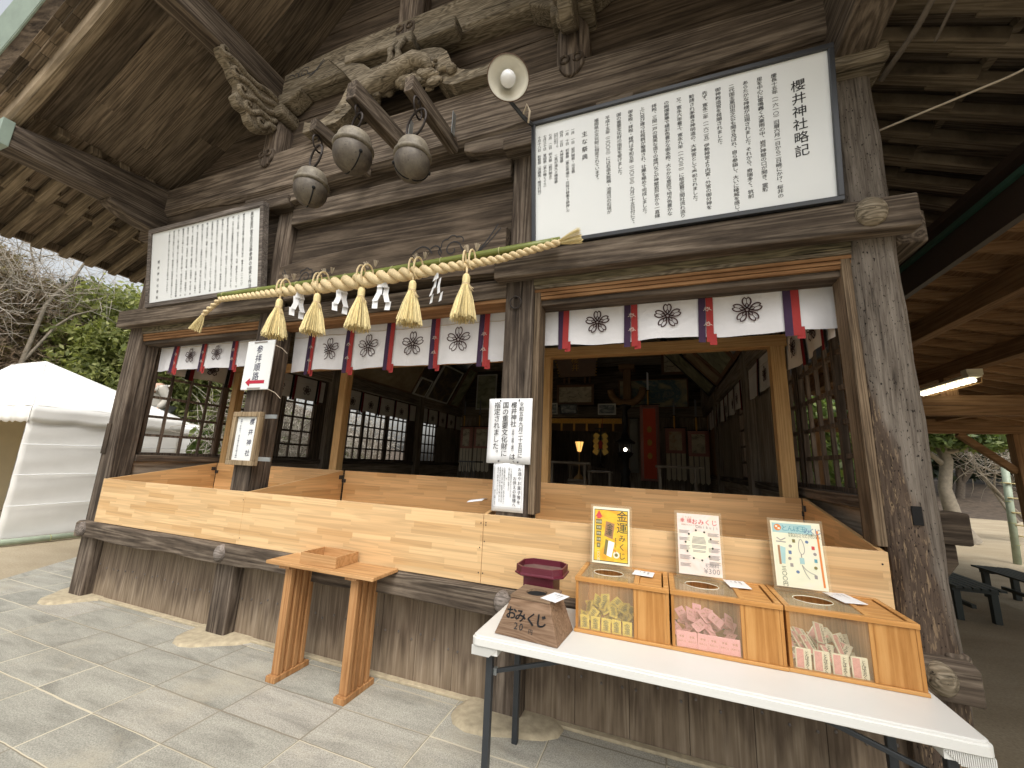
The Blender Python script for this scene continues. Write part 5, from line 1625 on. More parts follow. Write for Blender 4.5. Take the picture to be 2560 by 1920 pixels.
# old wedge-shaped fortune box
ob = thing('fortune_slip_box', 'worn brown trapezoid box marked おみくじ 20円 with a round hole in its top', 'lucky draw box', (-0.59, 2.03, TZ))
B0 = [V3((-0.752, 1.918, TZ + .001)), V3((-0.440, 1.893, TZ + .001)), V3((-0.415, 2.125, TZ + .001)), V3((-0.735, 2.15, TZ + .001))]
zt = .865
T0 = [V3((-0.680, 1.938, zt)), V3((-0.488, 1.925, zt)), V3((-0.474, 2.105, zt)), V3((-0.668, 2.12, zt))]
MB().hexa(B0 + T0).build('body', 'omi', ob, 0.004)
tc = sum(T0, V3((0, 0, 0))) / 4
tp = MB()
hole = []
nn = 32
top_o = []
for k in range(nn):
    a = 2 * math.pi * k / nn
    ux, uy = (T0[1] - T0[0]) / 2, (T0[3] - T0[0]) / 2
    hole.append(tc + V3((.052 * math.cos(a), .052 * math.sin(a), 0)))
    m = max(abs(math.cos(a)), abs(math.sin(a)))
    top_o.append(tc + ux * (math.cos(a) / m) * 1.03 + uy * (math.sin(a) / m) * 1.03)
for z in (.001, .012):
    tp.v += [tuple(p + V3((0, 0, z))) for p in top_o]
    tp.v += [tuple(p + V3((0, 0, z))) for p in hole]
for j in range(nn):
    i = (j + 1) % nn
    tp.f += [(2 * nn + j, 2 * nn + i, 3 * nn + i, 3 * nn + j), (j, i, 2 * nn + i, 2 * nn + j), (nn + i, nn + j, 3 * nn + j, 3 * nn + i), (i, j, nn + j, nn + i)]
tp.build('top_board', 'omi_top', ob)
MB().add([tuple(p + V3((0, 0, .0025))) for p in hole], [tuple(range(nn))]).build('hole', 'black', ob)
uf = (B0[1] - B0[0]).normalized()
vf = ((T0[0] + T0[1]) / 2 - (B0[0] + B0[1]) / 2).normalized()
pg = Page((B0[0] + B0[1]) / 2, uf, vf, 0.002)
for cch, a, b, s_ in (('お', -.084, .100, .058), ('み', -.036, .096, .056), ('く', .018, .090, .058), ('じ', .066, .092, .060)):
    pg.ch(cch, a, b, s_)
    pg.ch(cch, a + .0014, b + .0012, s_)
    pg.ch(cch, a - .0012, b - .0010, s_)
pg.row('20', -.052, .052, .040, .026)
pg.ch('円', .022, .040, .023)
pg.build('lettering', 'ink', ob)
def card(name, label, cx, cy, cz, w, h, rot, tilt=0.0, lines=True):
    t = thing(name, label, 'card', (cx, cy, cz))
    u = V3((math.cos(rot), math.sin(rot), 0))
    v = V3((-math.sin(rot), math.cos(rot), tilt)).normalized()
    c = V3((cx, cy, cz))
    n = u.cross(v)
    q = [c - u * w / 2 - v * h / 2, c + u * w / 2 - v * h / 2, c + u * w / 2 + v * h / 2, c - u * w / 2 + v * h / 2]
    MB().hexa(q + [p + n * .002 for p in q]).build('paper', 'paper', t, 0.0006)
    pg = Page(c + n * .002, u, v, 0.001)
    for k in range(3):
        pg.col(('お納め下さい', '初穂料を', 'この中に')[k], w * (.22 - .2 * k), h * .36, .011 - .002 * k, .0100 - .0018 * k)
    pg.build('lettering', 'ink_soft' if True else 'ink', t)
    return t
card('price_card', 'small white card with tiny writing taped to the worn brown box', -0.477, 1.985, zt + .0135, .085, .12, -.35)

def fortune_box(x0, x1, y0, y1, label):
    zb, zt = TZ + .001, TZ + .251
    t = thing('fortune_box', label, 'lucky draw box', ((x0 + x1) / 2, (y0 + y1) / 2, TZ), 'clear-lidded fortune boxes on the white table')
    xs = x0 + (x1 - x0) * .635           # the clear compartment ends here
    MB().box(x0 - .006, x1 + .002, y0 - .008, y1, zb, zb + .014).build('base_board', 'box_x', t, .002)
    MB().box(x0 + .002, x1 - .002, y1 - .012, y1, zb + .0145, zt - .02).build('back_board', 'box_z', t)
    for x, w in ((x0, .012), (x1 - .014, .012)):
        MB().box(x, x + w, y0 + .012, y1 - .0125, zb + .0145, zt - .02).build('side_board', 'box_z', t)
    MB().box(xs + .004, xs + .012, y0 + .012, y1 - .0125, zb + .0145, zt - .02).build('divider', 'box_z', t)
    MB().box(x0, x0 + .013, y0, y0 + .0115, zb + .0145, zt - .02).build('corner_post', 'box_z', t, .001)
    MB().box(xs, xs + .015, y0, y0 + .0115, zb + .0145, zt - .02).build('corner_post', 'box_z', t, .001)
    MB().box(xs + .0155, x1 - .0145, y0 + .001, y0 + .0115, zb + .0145, zt - .02).build('front_door', 'box_z', t, .001)
    MB().box(x1 - .014, x1 - .001, y0, y0 + .0115, zb + .0145, zt - .02).build('corner_post', 'box_z', t, .001)
    MB().box(x0 + .0135, xs - .0005, y0 + .003, y0 + .006, zb + .0145, zt - .0205).build('front_pane', 'acrylic', t)
    # lid frame
    f = .024
    for q in ((x0 - .004, x1, y0 - .006, y0 + f - .006), (x0 - .004, x1, y1 - f, y1), (x0 - .004, x0 + f - .004, y0 + f - .0055, y1 - f - .0005), (x1 - f, x1, y0 + f - .0055, y1 - f - .0005), (xs, xs + f, y0 + f - .0055, y1 - f - .0005)):
        MB().box(*q, zt - .0195, zt).build('lid_rail', 'box_x', t, .002)
    # slatted half of the lid
    for k in range(6):
        ya, yb = y0 + f + (y1 - y0 - 2 * f) * k / 6, y0 + f + (y1 - y0 - 2 * f) * (k + 1) / 6
        MB().box(xs + f + .001, x1 - f - .007, ya + .0008, yb - .0008, zt - .016, zt - .005).build('lid_slat', 'box_x', t, .0015)
    # clear half with its oval hand hole
    cx, cy = (x0 + f + xs) / 2 - .008, (y0 + y1) / 2 - .005
    lid = MB()
    nn = 40
    hx, hy = (xs - x0 - f) / 2, (y1 - y0 - 2 * f) / 2
    for k in range(nn):
        a = 2 * math.pi * k / nn
        m = max(abs(math.cos(a)), abs(math.sin(a)))
        lid.v.append(((x0 + f - .004 + xs) / 2 + hx * math.cos(a) / m, (y0 + y1) / 2 - .003 + (hy + .002) * math.sin(a) / m, zt - .004))
    for k in range(nn):
        a = 2 * math.pi * k / nn
        lid.v.append((cx + .075 * math.cos(a), cy + .058 * math.sin(a), zt - .004))
    for j in range(nn):
        i = (j + 1) % nn
        lid.f.append((j, i, nn + i, nn + j))
    lid.build('clear_lid', 'acrylic_top', t)
    MB().tube([(cx + .075 * math.cos(2 * math.pi * k / 40), cy + .058 * math.sin(2 * math.pi * k / 40), zt - .004) for k in range(41)], .0016, 5, False).build('hole_rim', 'p_cream', t)
    return t, xs
FB = [(-0.405, 0.028, 2.118, 2.46), (0.036, 0.478, 2.118, 2.462), (0.487, 0.928, 2.122, 2.464)]
FB = [(a, b, c, 2.452) for a, b, c, d in FB]
bx1, xs1 = fortune_box(*FB[0], 'leftmost clear-lidded wooden box holding gold paper fortunes')
bx2, xs2 = fortune_box(*FB[1], 'middle clear-lidded wooden box holding pink paper fortunes')
bx3, xs3 = fortune_box(*FB[2], 'rightmost clear-lidded wooden box holding cream bead packets')
card('price_card', 'white card taped on the lid of the box with gold fortunes', -0.09, 2.33, TZ + .254, .10, .095, -.10)
card('price_card', 'white card taped on the lid of the box with pink fortunes', 0.345, 2.36, TZ + .254, .095, .13, .12)
card('price_card', 'white card taped on the lid of the box with cream packets', 0.775, 2.36, TZ + .254, .095, .15, .25)

def packet(kind, label, group, mat, w, h, text, tmat):
    t = thing(kind, label, 'fortune packet', (0, 0, 0), group)
    MB().hexa([V3(p) for p in ((-w / 2, -.003, 0), (w / 2, -.003, 0), (w / 2, .003, 0), (-w / 2, .003, 0), (-w / 2, -.003, h), (w / 2, -.003, h), (w / 2, .003, h), (-w / 2, .003, h))]).build('wrapper', mat, t, .002)
    pg = Page((0, -.003, h / 2), (1, 0, 0), (0, 0, 1), .0012)
    if kind == 'bead_packet':
        r_ = Page((0, -.003, h / 2), (1, 0, 0), (0, 0, 1), .0008)
        r_.rect(-w * .42, w * .02, -h * .45, h * .45)
        r_.build('rose_panel', 'rose_pk', t)
        pg.col(text, w * .22, h * .40, w * .26, h * .14)
    elif kind == 'gold_packet':
        pg.col(text, 0, h * .40, w * .62, h * .36)
    else:
        pg.row(text[:2], -w * .12, h * .18, w * .22, w * .25)
        pg.row(text[2:], -w * .26, -h * .10, w * .20, w * .19)
    pg.build('lettering', tmat, t)
    return t
def fill(proto, bx, xs, n_front, n_pile, hmax, w, h):
    x0, x1, y0, y1 = bx
    a0, a1 = x0 + .02, xs - .006
    first = True
    def place(x, y, z, rz, rx, ry):
        nonlocal first
        c = proto if first else dup(proto, (0, 0, 0))
        first = False
        c.location = (x, y, z)
        c.rotation_euler = (rx, ry, rz)
    for k in range(n_front):
        place(a0 + (a1 - a0) * (k + .5) / n_front, y0 + .0125 + .001 * (k % 2), TZ + .0155, rnd.uniform(-.02, .02), 0, rnd.uniform(-.03, .03))
    for k in range(n_pile):
        t = rnd.random()
        x = a0 + .02 + (a1 - a0 - .04) * ((k * .618) % 1)
        lay = k / n_pile
        z = TZ + .03 + lay * hmax * (1 - .5 * abs((x - (a0 + a1) / 2) / (a1 - a0)))
        y = y0 + .035 + .10 * rnd.random() + lay * .05
        place(x, y, z, rnd.uniform(-.9, .9), rnd.uniform(-1.35, -.35), rnd.uniform(-.6, .6))
# gold ones: a few stand against the pane, the rest lie in a heap
fill(packet('gold_packet', 'gold foil paper fortune marked 金運 heaped in the leftmost box', 'gold paper fortunes in the leftmost box', 'yellow_pk', .044, .062, '金運', 'p_olive'), FB[0], xs1, 5, 26, .075, .044, .062)
fill(packet('pink_packet', 'folded pale pink paper fortune piled in the middle box', 'pink paper fortunes in the middle box', 'pink_pk', .043, .066, '幸福おみくじ', 'p_brown'), FB[1], xs2, 6, 26, .085, .043, .066)
fill(packet('bead_packet', 'cream and rose packet with a glass bead charm piled in the rightmost box', 'bead packets in the rightmost box', 'cream_pk', .056, .078, 'とんぼ玉みくじ', 'ink'), FB[2], xs3, 4, 20, .075, .056, .078)

# posters in clear sleeves behind the boxes
def poster(name, label, x0, x1, z0, z1, y, mat, mg=.012):
    t = thing(name, label, 'poster', ((x0 + x1) / 2, y, z0))
    lean = .045
    up_ = V3((0, lean, z1 - z0)).normalized()
    o = V3((x0, y, z0))
    Wd, H = x1 - x0, math.hypot(z1 - z0, lean)
    n = V3((0, -1, 0))
    def Q(a, b, d):
        return o + V3((a, 0, 0)) + up_ * b + V3((0, -d, 0))
    MB().hexa([Q(0, 0, -.002), Q(Wd, 0, -.002), Q(Wd, 0, .0), Q(0, 0, .0), Q(0, H, -.002), Q(Wd, H, -.002), Q(Wd, H, .0), Q(0, H, .0)]).build('clear_sleeve', 'acrylic', t)
    a0, a1, b0, b1 = mg, Wd - mg, .02, H - .012
    MB().hexa([Q(a0, b0, .0005), Q(a1, b0, .0005), Q(a1, b0, .0018), Q(a0, b0, .0018), Q(a0, b1, .0005), Q(a1, b1, .0005), Q(a1, b1, .0018), Q(a0, b1, .0018)]).build('sheet', mat, t)
    MB().bar(Q(Wd / 2, .12, -.004), V3((x0 + Wd / 2, y + .075, z0)), .05, .003).build('back_stay', 'acrylic', t)
    return t, (lambda d=.0008: Page(Q(Wd / 2, H / 2, .0018), (1, 0, 0), up_, d)), a1 - a0, b1 - b0
PY = 2.365
t, PG, w, h = poster('fortune_poster', 'yellow poster headed 金運みくじ standing behind the leftmost box', -0.375, -0.150, TZ + .252, 1.278, PY, 'p_cream')
p = PG(.0006); p.rect(-w * .46, w * .46, -h * .45, h * .47); p.build('border', 'p_dkgreen', t)
p = PG(.0012); p.rect(-w * .445, w * .445, -h * .438, h * .458); p.build('printed_ground', 'p_yellow', t)
p = PG(.0018); p.col('金運', w * .30, h * .46, w * .30, h * .205); p.col('みくじ', w * .30, h * .04, w * .20, h * .15); p.build('title', 'p_dkgreen', t)
p = PG(.0018); p.poly([(-w * .33, h * .45), (-w * .43, h * .33), (-w * .38, h * .33), (-w * .38, h * .30), (-w * .28, h * .30), (-w * .28, h * .33), (-w * .23, h * .33)]); p.build('red_arrow', 'p_red', t)
p = PG(.0018)
for k in range(5):
    ww = w * (.085 - .009 * k)
    p.rect(-w * .33 - ww, -w * .33 + ww, h * (.20 - .105 * k), h * (.285 - .105 * k))
p.build('rank_blocks', 'p_olive', t)
p = PG(.0024)
for k, tx in enumerate(('大大吉', '大吉', '中吉', '小吉', '吉')):
    p.row(tx, -w * .33 - .011 * (len(tx) - 1) / 2, h * (.243 - .105 * k), .0115, .011)
p.build('rank_lettering', 'p_cream', t)
p = PG(.0018); p.col('二〇〇円', -w * .33, -h * .25, .016, .015); p.build('price', 'p_cream', t)
p = PG(.0018); p.poly([(-w * .13, h * .26), (w * .10, h * .22), (w * .05, -h * .05), (-w * .18, -h * .005)]); p.build('packet_picture', 'p_brown', t)
p = PG(.0024); p.ch('金', -w * .03, h * .16, .036, -.17); p.ch('運', -w * .05, h * .06, .036, -.17); p.build('packet_lettering', 'p_dkgreen', t)
p = PG(.0018); p.poly([(-w * .06, -h * .08), (w * .10, -h * .11), (w * .02, -h * .37), (-w * .11, -h * .34)]); p.build('slip_picture', 'paper', t)
p = PG(.0018); p.poly([(-w * .14, -h * .06), (-w * .065, -h * .08), (-w * .115, -h * .34), (-w * .19, -h * .32)]); p.build('slip_fold', 'p_olive', t)
p = PG(.0018); p.disc(w * .15, -h * .32, w * .085); p.build('coin_glow', 'p_cream', t)
p = PG(.0024); p.disc(w * .15, -h * .32, w * .045); p.build('coin_picture', 'p_olive', t)
p = PG(.0024); p.line(bez((w * .06, -h * .24), (w * .12, -h * .22), (w * .14, -h * .28), 6), .003); p.build('red_thread', 'p_red', t)
p = PG(.0018); p.col('黄金小判守付', w * .13, -h * .02, .0085, .0085); p.build('small_lettering', 'p_dkgreen', t)

t, PG, w, h = poster('fortune_poster', 'pale pink poster headed 幸福おみくじ with a round text and ¥300, behind the middle box', 0.072, 0.298, TZ + .252, 1.278, PY, 'p_pink')
p = PG(); p.row('幸福', -w * .37, h * .395, .024, .033); p.row('おみくじ', -w * .08, h * .385, .030, w * .155); p.build('title', 'p_red', t)
p = PG(); p.row('Omikuji', -w * .02, h * .305, .020, w * .077); p.row('¥300', w * .13, -h * .40, .034, w * .092); p.row('初穂料', w * .17, -h * .315, .022, .021); p.build('lettering', 'p_grey', t)
p = PG(); p.row('こうふく', -w * .35, h * .455, .010, .013); p.row('神様からのメッセージ', -w * .38, h * .325, .0085, .0095); p.build('small_lettering', 'p_brown', t)
p = PG(.0005); p.disc(0, -.0, w * .30, 28, 0, w * .33); p.build('round_ground', 'p_cream', t)
p = PG(.0012)
for k in range(13):
    yy = h * (.125 - .02 * k)
    hw = w * .17 * math.sqrt(max(.15, 1 - ((yy + h * .0) / (h * .21)) ** 2))
    if k not in (6, 10):
        p.rect(-hw, hw, yy, yy + .0028)
for sg, bl in ((-1, ((.22, 3), (.10, 3), (-.03, 4), (-.19, 4), (-.32, 3))), (1, ((.20, 3), (.09, 3), (-.04, 4), (-.16, 4), (-.26, 3)))):
    for b0, nl_ in bl:
        for k in range(nl_):
            a0 = -w * .46 if sg < 0 else w * .22
            p.rect(a0 + w * .0, a0 + w * (.25 - .03 * (k % 2)), h * (b0 - .019 * k), h * (b0 - .019 * k) + .0026)
p.build('text_lines', 'p_grey', t)
p = PG(.0014)
for k in range(10):
    a = R(100 + 36 * k)
    p.disc(w * .31 * math.cos(a) * 1.02, h * .245 * math.sin(a), w * .026, 6)
p.build('round_symbols', 'p_dkgreen', t)

t, PG, w, h = poster('fortune_poster', 'pale green poster headed とんぼ玉みくじ with a bead strap, behind the rightmost box', 0.505, 0.735, TZ + .252, 1.278, PY, 'p_cream')
p = PG(.0006); p.rect(-w * .47, w * .47, -h * .46, h * .48); p.build('printed_ground', 'p_green', t)
p = PG(.0010); p.rect(-w * .47, w * .33, h * .33, h * .48); p.build('sky_band', 'p_sky', t)
p = PG(.0010); p.rect(w * .41, w * .45, -h * .44, h * .40); p.build('orange_stripe', 'p_orange', t)
p = PG(.0016); p.disc(-w * .36, h * .41, w * .075); p.build('emblem', 'p_orange', t)
p = PG(.0022)
for a, b in ((-.385, .425), (-.335, .395)):
    p.rect(w * (a - .022), w * (a + .022), h * (b - .014), h * (b + .014))
p.build('emblem_checks', 'p_cream', t)
p = PG(.0016); p.row('とんぼ玉', -w * .22, h * .405, .030, w * .125); p.build('title', 'p_teal', t)
p = PG(.0016); p.row('みくじ', w * .23, h * .385, .030, w * .105); p.build('title', 'p_blue', t)
p = PG(.0016); p.row('かわいいとんぼ玉根付が', -w * .13, h * .325, .0115, .0115); p.row('どれかひとつ入っています。', -w * .13, h * .29, .0110, .0110); p.col('三〇〇円', -w * .32, -h * .18, .022, .0225); p.build('lettering', 'p_dkgreen', t)
p = PG(.0016)
p.line([(w * .08 + w * .055 * math.sin(2 * math.pi * k / 20) * (1 - .2 * math.cos(2 * math.pi * k / 20)), h * .135 + h * .115 * math.cos(2 * math.pi * k / 20)) for k in range(20)], .0025, True)
p.line([(w * .06, h * .02), (w * .06, -h * .03)], .004)
p.line(bez((w * .05, -h * .14), (w * .12, -h * .24), (w * .30, -h * .27), 7), .0025)
p.line(bez((w * .05, -h * .14), (w * .08, -h * .26), (w * .17, -h * .34), 7), .0025)
p.line([(-w * .40, h * .25), (-w * .32, h * .21), (-w * .22, h * .25)], .004); p.line([(-w * .42, h * .19), (-w * .22, h * .185)], .004)
p.build('strap_cord', 'p_grey', t)
p = PG(.0020); p.rect(w * .015, w * .105, -h * .125, -h * .035); p.build('glass_bead', 'p_sky', t)
p = PG(.0010); p.rect(-w * .40, -w * .355, -h * .16, h * .13); p.build('orange_box', 'p_brown', t)
p = PG(.0010); p.poly([(-w * .35, h * .12), (-w * .24, h * .10), (-w * .28, -h * .15), (-w * .35, -h * .14)]); p.build('pale_bag', 'p_sky', t)
for k, (a, b, m) in enumerate(((-.06, .215, 'p_olive'), (.20, .215, 'p_blue'), (.31, .13, 'p_red'), (.33, .04, 'p_grey'), (.33, -.06, 'p_teal'), (.31, -.165, 'p_olive'), (.29, -.30, 'p_grey'), (-.14, .13, 'p_grey'), (-.16, .035, 'p_blue'), (-.18, -.06, 'p_grey'), (-.155, -.155, 'p_grey'), (-.05, -.25, 'p_blue'))):
    p = PG(.0016)
    if k % 2:
        p.disc(w * a, h * b, w * .034, 14)
    else:
        p.rect(w * (a - .03), w * (a + .03), h * (b - .026), h * (b + .026))
    p.build('bead_picture', m, t)

# maroon tray on its dark stand behind the worn box
ts = thing('offering_tray', 'maroon lacquered tray with cut corners on a dark pedestal behind the worn brown box', 'tray', (-0.6, 2.2, TZ))
def octo(cx, cy, hx, hy, c):
    return [(cx - hx + c, cy - hy), (cx + hx - c, cy - hy), (cx + hx, cy - hy + c), (cx + hx, cy + hy - c), (cx + hx - c, cy + hy), (cx - hx + c, cy + hy), (cx - hx, cy + hy - c), (cx - hx, cy - hy + c)]
def octring(mb, specs):
    o = len(mb.v)
    for hx, hy, z in specs:
        mb.v += [(x, y, z) for x, y in octo(-0.605, 2.212, hx, hy, .042)]
    for k in range(len(specs) - 1):
        for j in range(8):
            a, b = o + k * 8 + j, o + k * 8 + (j + 1) % 8
            mb.f.append((a, b, b + 8, a + 8))
    return mb
tr = octring(MB(), [(.118, .098, .915), (.132, .112, .922), (.132, .112, .930), (.126, .106, .933), (.126, .106, .965), (.118, .098, .965), (.118, .098, .934)])
tr.f.append(tuple(range(7, -1, -1)))
tr.build('tray', 'maroon', ts, .002)
MB().add([(x, y, .9345) for x, y in octo(-0.605, 2.212, .1185, .0985, .040)], [tuple(range(8))]).build('tray_floor', 'maroon_in', ts)
for q in ((-.685, -.525, 2.13, 2.142), (-.685, -.525, 2.272, 2.284), (-.685, -.673, 2.142, 2.272), (-.537, -.525, 2.142, 2.272)):
    MB().box(*q, TZ + .001, .9145).build('stand_panel', 'maroon', ts, .002)
MB().ball((-.605, 2.1295, .845), .03, 14, 8, (1, .06, .7)).build('pierced_shape', 'black', ts)
for k in range(9):
    x, y = -.605 + rnd.uniform(-.09, .10), 2.212 + rnd.uniform(-.085, -.02)
    c = MB().lathe([(.0001, .003), (.0105, .003), (.0105, 0), (.0001, 0)], (x, y, .9355 + .0004 * k), (0, 0, 1), 14).build('coin', 'coin')
    tag(c, 'small brass coin lying in the maroon tray', 'coin', 'coins in the maroon tray')

# ---------------------------------------------------------------- small wooden table with a tray box
st = thing('prayer_table', 'small orange wooden table with slatted panel legs beside the counter', 'table', (-2.13, 2.34, 0.012))
MB().box(-2.585, -1.675, 2.185, 2.445, 0.735, 0.757).build('tabletop', 'table_top', st, .003)
for x in (-2.43, -1.86):
    MB().box(x - .04, x + .04, 2.215, 2.495, 0.012, 0.048).build('foot_bar', 'table_wood', st, .003)
    for k in range(4):
        y = 2.245 + .058 * k
        MB().box(x - .030, x + .030, y, y + .034, 0.049, 0.734).build('leg_slat', 'table_wood', st, .003)
    MB().box(x - .012, x + .012, 2.279, 2.42, .05, .733).build('leg_core', 'table_wood', st)
    MB().box(x - .045, x + .045, 2.20, 2.43, .715, .7345).build('top_bearer', 'table_wood', st, .003)
tb = thing('tray_box', 'shallow open square wooden box on the small orange table', 'box', (-2.17, 2.33, 0.757))
x0, x1, y0, y1, z0 = -2.325, -2.015, 2.228, 2.44, 0.758
MB().box(x0 + .01, x1 - .01, y0 + .01, y1 - .01, z0, z0 + .008).build('bottom', 'table_top', tb)
for q in ((x0, x1, y0, y0 + .0095), (x0, x1, y1 - .0095, y1), (x0, x0 + .0095, y0 + .01, y1 - .01), (x1 - .0095, x1, y0 + .01, y1 - .01)):
    MB().box(*q, z0, z0 + .072).build('side', 'table_top', tb, .0015)

# ---------------------------------------------------------------- things inside the dark hall
def hanging(label, x0, x1, z0, z1, y, border, inner, ir, streamers=0, cat='hanging scroll', name='hanging_scroll', group=None):
    t = thing(name, label, cat, ((x0 + x1) / 2, y, z0), group)
    zb = z0 + (z1 - z0) * (.52 if streamers else 0)
    MB().grid(lambda u, v: (x0 + (x1 - x0) * u, y + .006 * math.sin(7 * v + 3 * u), zb + (z1 - zb) * v), 4, 8).build('border_cloth', border, t, 0, True, .004)
    a0, a1, b0, b1 = ir
    MB().box(x0 + (x1 - x0) * a0, x0 + (x1 - x0) * a1, y - .016, y - .012, zb + (z1 - zb) * b0, zb + (z1 - zb) * b1).build('picture', inner, t)
    if streamers:
        w = (x1 - x0) / streamers
        for k in range(streamers):
            a, b = x0 + w * k + w * .06, x0 + w * (k + 1) - w * .14
            m = (a + b) / 2
            MB().prism([(a, y, zb), (a, y, z0 + .04), (m, y, z0), (b, y, z0 + .04), (b, y, zb)], (0, .004, 0)).build('streamer', 'cream_cloth', t)
    MB().tube([(x0 - .03, y, z1 + .01), (x1 + .03, y, z1 + .01)], .012, 8).build('rod', 'frame_dark', t)
    return t
rb = hanging('tall orange red banner with a gold motif in a pink border', -0.36, 0.03, 1.22, 2.83, 9.0, 'pink_check', 'red_cloth', (.17, .82, .03, .95), 0, 'banner', 'banner')
pg = Page((-0.17, 8.984, 2.0), (1, 0, 0), (0, 0, 1), .003)
pg = None
for k in range(3):
    pg = Page((-0.17, 8.984, 2.0), (1, 0, 0), (0, 0, 1), .003)
    pg.disc(0, .3 - .28 * k, .05, 8, 0, .07)
    pg.build('gold_motif', 'gold_cloth', rb)
GS = 'scrolls with streamers on the back wall'
hanging('hanging scroll of an ochre beast above white streamers near the right wall', .15, .56, 1.24, 2.36, 9.3, 'pink_check', 'pt_dragon', (.18, .80, .12, .86), 4, group=GS)
hanging('hanging scroll of a dark ink beast with white streamers, nearest the right wall', .60, 1.01, 1.19, 2.31, 9.3, 'pink_check', 'pt_cream', (.17, .80, .12, .86), 4, group=GS)
hanging('hanging scroll of a dark bird with white streamers, nearest the left wall', -4.94, -4.58, 1.18, 2.36, 9.5, 'pink_check', 'pt_cream', (.2, .72, .1, .9), 4, group=GS)
hanging('hanging scroll of a pale tiger with white streamers, partly behind the notice post', -4.55, -4.08, 1.20, 2.36, 9.5, 'pink_check', 'pt_cream', (.15, .8, .1, .9), 4, group=GS)
hanging('long plain grey silk banner beside the bronze lantern', -.60, -.42, 1.37, 2.58, 9.4, 'grey_cloth', 'grey_cloth', (.1, .9, .1, .9), 0, 'banner', 'banner')
for x, z0, z1, lab, m in ((-.185, 2.84, 3.57, 'ceremonial spear with a bright white blade above the red banner', 'flame'), (.34, 2.36, 3.01, 'ceremonial sword with a grey blade above the ochre beast scroll', 'steel'), (.775, 2.31, 3.0, 'ceremonial sword with a grey blade above the dark ink beast scroll', 'steel'), (-4.76, 2.36, 3.02, 'ceremonial sword with a pale blade above the dark bird scroll', 'steel'), (-4.32, 2.36, 3.04, 'ceremonial sword with a pale blade above the pale tiger scroll', 'steel')):
    y = 9.0 if m == 'flame' else 9.3
    t = thing('ceremonial_spear', lab, 'spear', (x, y, z0))
    zm = z0 + (z1 - z0) * .42
    MB().hexa([V3(p) for p in ((x - .022, y - .005, zm), (x + .022, y - .005, zm), (x + .022, y + .005, zm), (x - .022, y + .005, zm), (x - .016, y - .004, z1), (x + .02, y - .004, z1 - .03), (x + .02, y + .004, z1 - .03), (x - .016, y + .004, z1))]).build('blade', 'paper' if m == 'flame' else m, t, .002)
    MB().tube([(x, y, z0), (x, y, zm)], .016, 8).build('shaft', 'gold_cloth', t)
    MB().lathe([(.045, 0), (.045, .014), (.001, .014)], (x, y, zm - .007), n=12).build('guard', 'frame_dark', t)
# band curtain, gold streamer, lamps and tables
gb = thing('gold_band_curtain', 'gold patterned band over brown drapes across the inner opening', 'curtain', (-1.8, 9.3, 2.29))
MB().grid(lambda u, v: (-2.86 + 2.12 * u, 9.3, 2.45 + .115 * v), 20, 1).build('gold_band', 'gold_cloth', gb, 0, False, .01)
MB().grid(lambda u, v: (-2.86 + 2.12 * u, 9.31 + .01 * math.sin(20 * u), 2.27 + .18 * v), 40, 2).build('drape', 'brown_cloth', gb, 0, True)
for k in range(7):
    x = -2.78 + .30 * k
    MB().box(x, x + .045, 9.285, 9.295, 2.27, 2.45).build('strap', 'gold_cloth', gb)
for x in (-2.45, -1.2):
    MB().tube([(x, 9.27, 2.58), (x, 9.27, 2.28)], .006, 5).build('red_cord', 'rib_red', gb)
sp = Page((0, 9.293, 2.507), (1, 0, 0), (0, 0, 1), .003)
for k in range(26):
    for j in range(2):
        sp.disc(-2.82 + .082 * k + .04 * j, -.025 + .05 * j, .011, 6)
sp.build('band_pattern', 'p_yellow', gb)
gg = thing('gold_streamer_wand', 'large golden folded paper streamer on a stand in the middle of the opening', 'streamer wand', (-1.2, 9.0, 1.5))
for s in (-1, 1):
    for k in range(4):
        cx, cz = -1.2 + s * (.085 + .01 * (k % 2)), 2.13 - .115 * k
        MB().prism([(cx - s * .07, 8.99 - .006 * k, cz + .03), (cx + s * .02, 8.99 - .006 * k, cz + .09), (cx + s * .085, 8.99 - .006 * k, cz + .005), (cx - s * .01, 8.99 - .006 * k, cz - .07)], (0, .004, 0)).build('gold_fold', 'gold', gg)
MB().tube([(-1.2, 9.0, 1.5), (-1.2, 9.0, 2.32)], .014, 8).build('staff', 'frame_dark', gg)
MB().prism([(-1.245, 8.965, 2.0), (-1.2, 8.965, 2.05), (-1.155, 8.965, 2.0), (-1.16, 8.965, 1.86), (-1.24, 8.965, 1.86)], (0, .006, 0)).build('red_knot', 'rib_red', gg)
MB().lathe([(.11, 0), (.09, .02), (.03, .05), (.015, .08)], (-1.2, 9.0, 1.45), n=16).build('stand', 'frame_dark', gg, 0, True)
MB().box(-1.32, -1.08, 8.98, 9.0, 2.285, 2.315).build('cross_bar', 'bronze', gg)
lt = thing('floor_lamp', 'lit amber paper lantern on a thin stand inside the hall', 'lamp', (-1.58, 8.5, .68))
MB().lathe([(.035, 1.77 - .68), (.045, 1.80 - .68), (.088, 1.975 - .68)], (-1.58, 8.5, .68), n=6).build('shade', 'lamp_amber', lt)
for k in range(6):
    a = 2 * math.pi * k / 6
    MB().tube([(-1.58 + .046 * math.cos(a), 8.5 + .046 * math.sin(a), 1.80), (-1.58 + .09 * math.cos(a), 8.5 + .09 * math.sin(a), 1.98)], .004, 4).build('shade_rib', 'frame_wood', lt)
MB().tube([(-1.58, 8.5, .75), (-1.58, 8.5, 1.78)], .012, 8).build('pole', 'pine_post', lt)
MB().lathe([(.11, 0), (.10, .03), (.03, .10), (.014, .2)], (-1.58, 8.5, 1.2), n=14).build('base', 'pine_post', lt, 0, True)
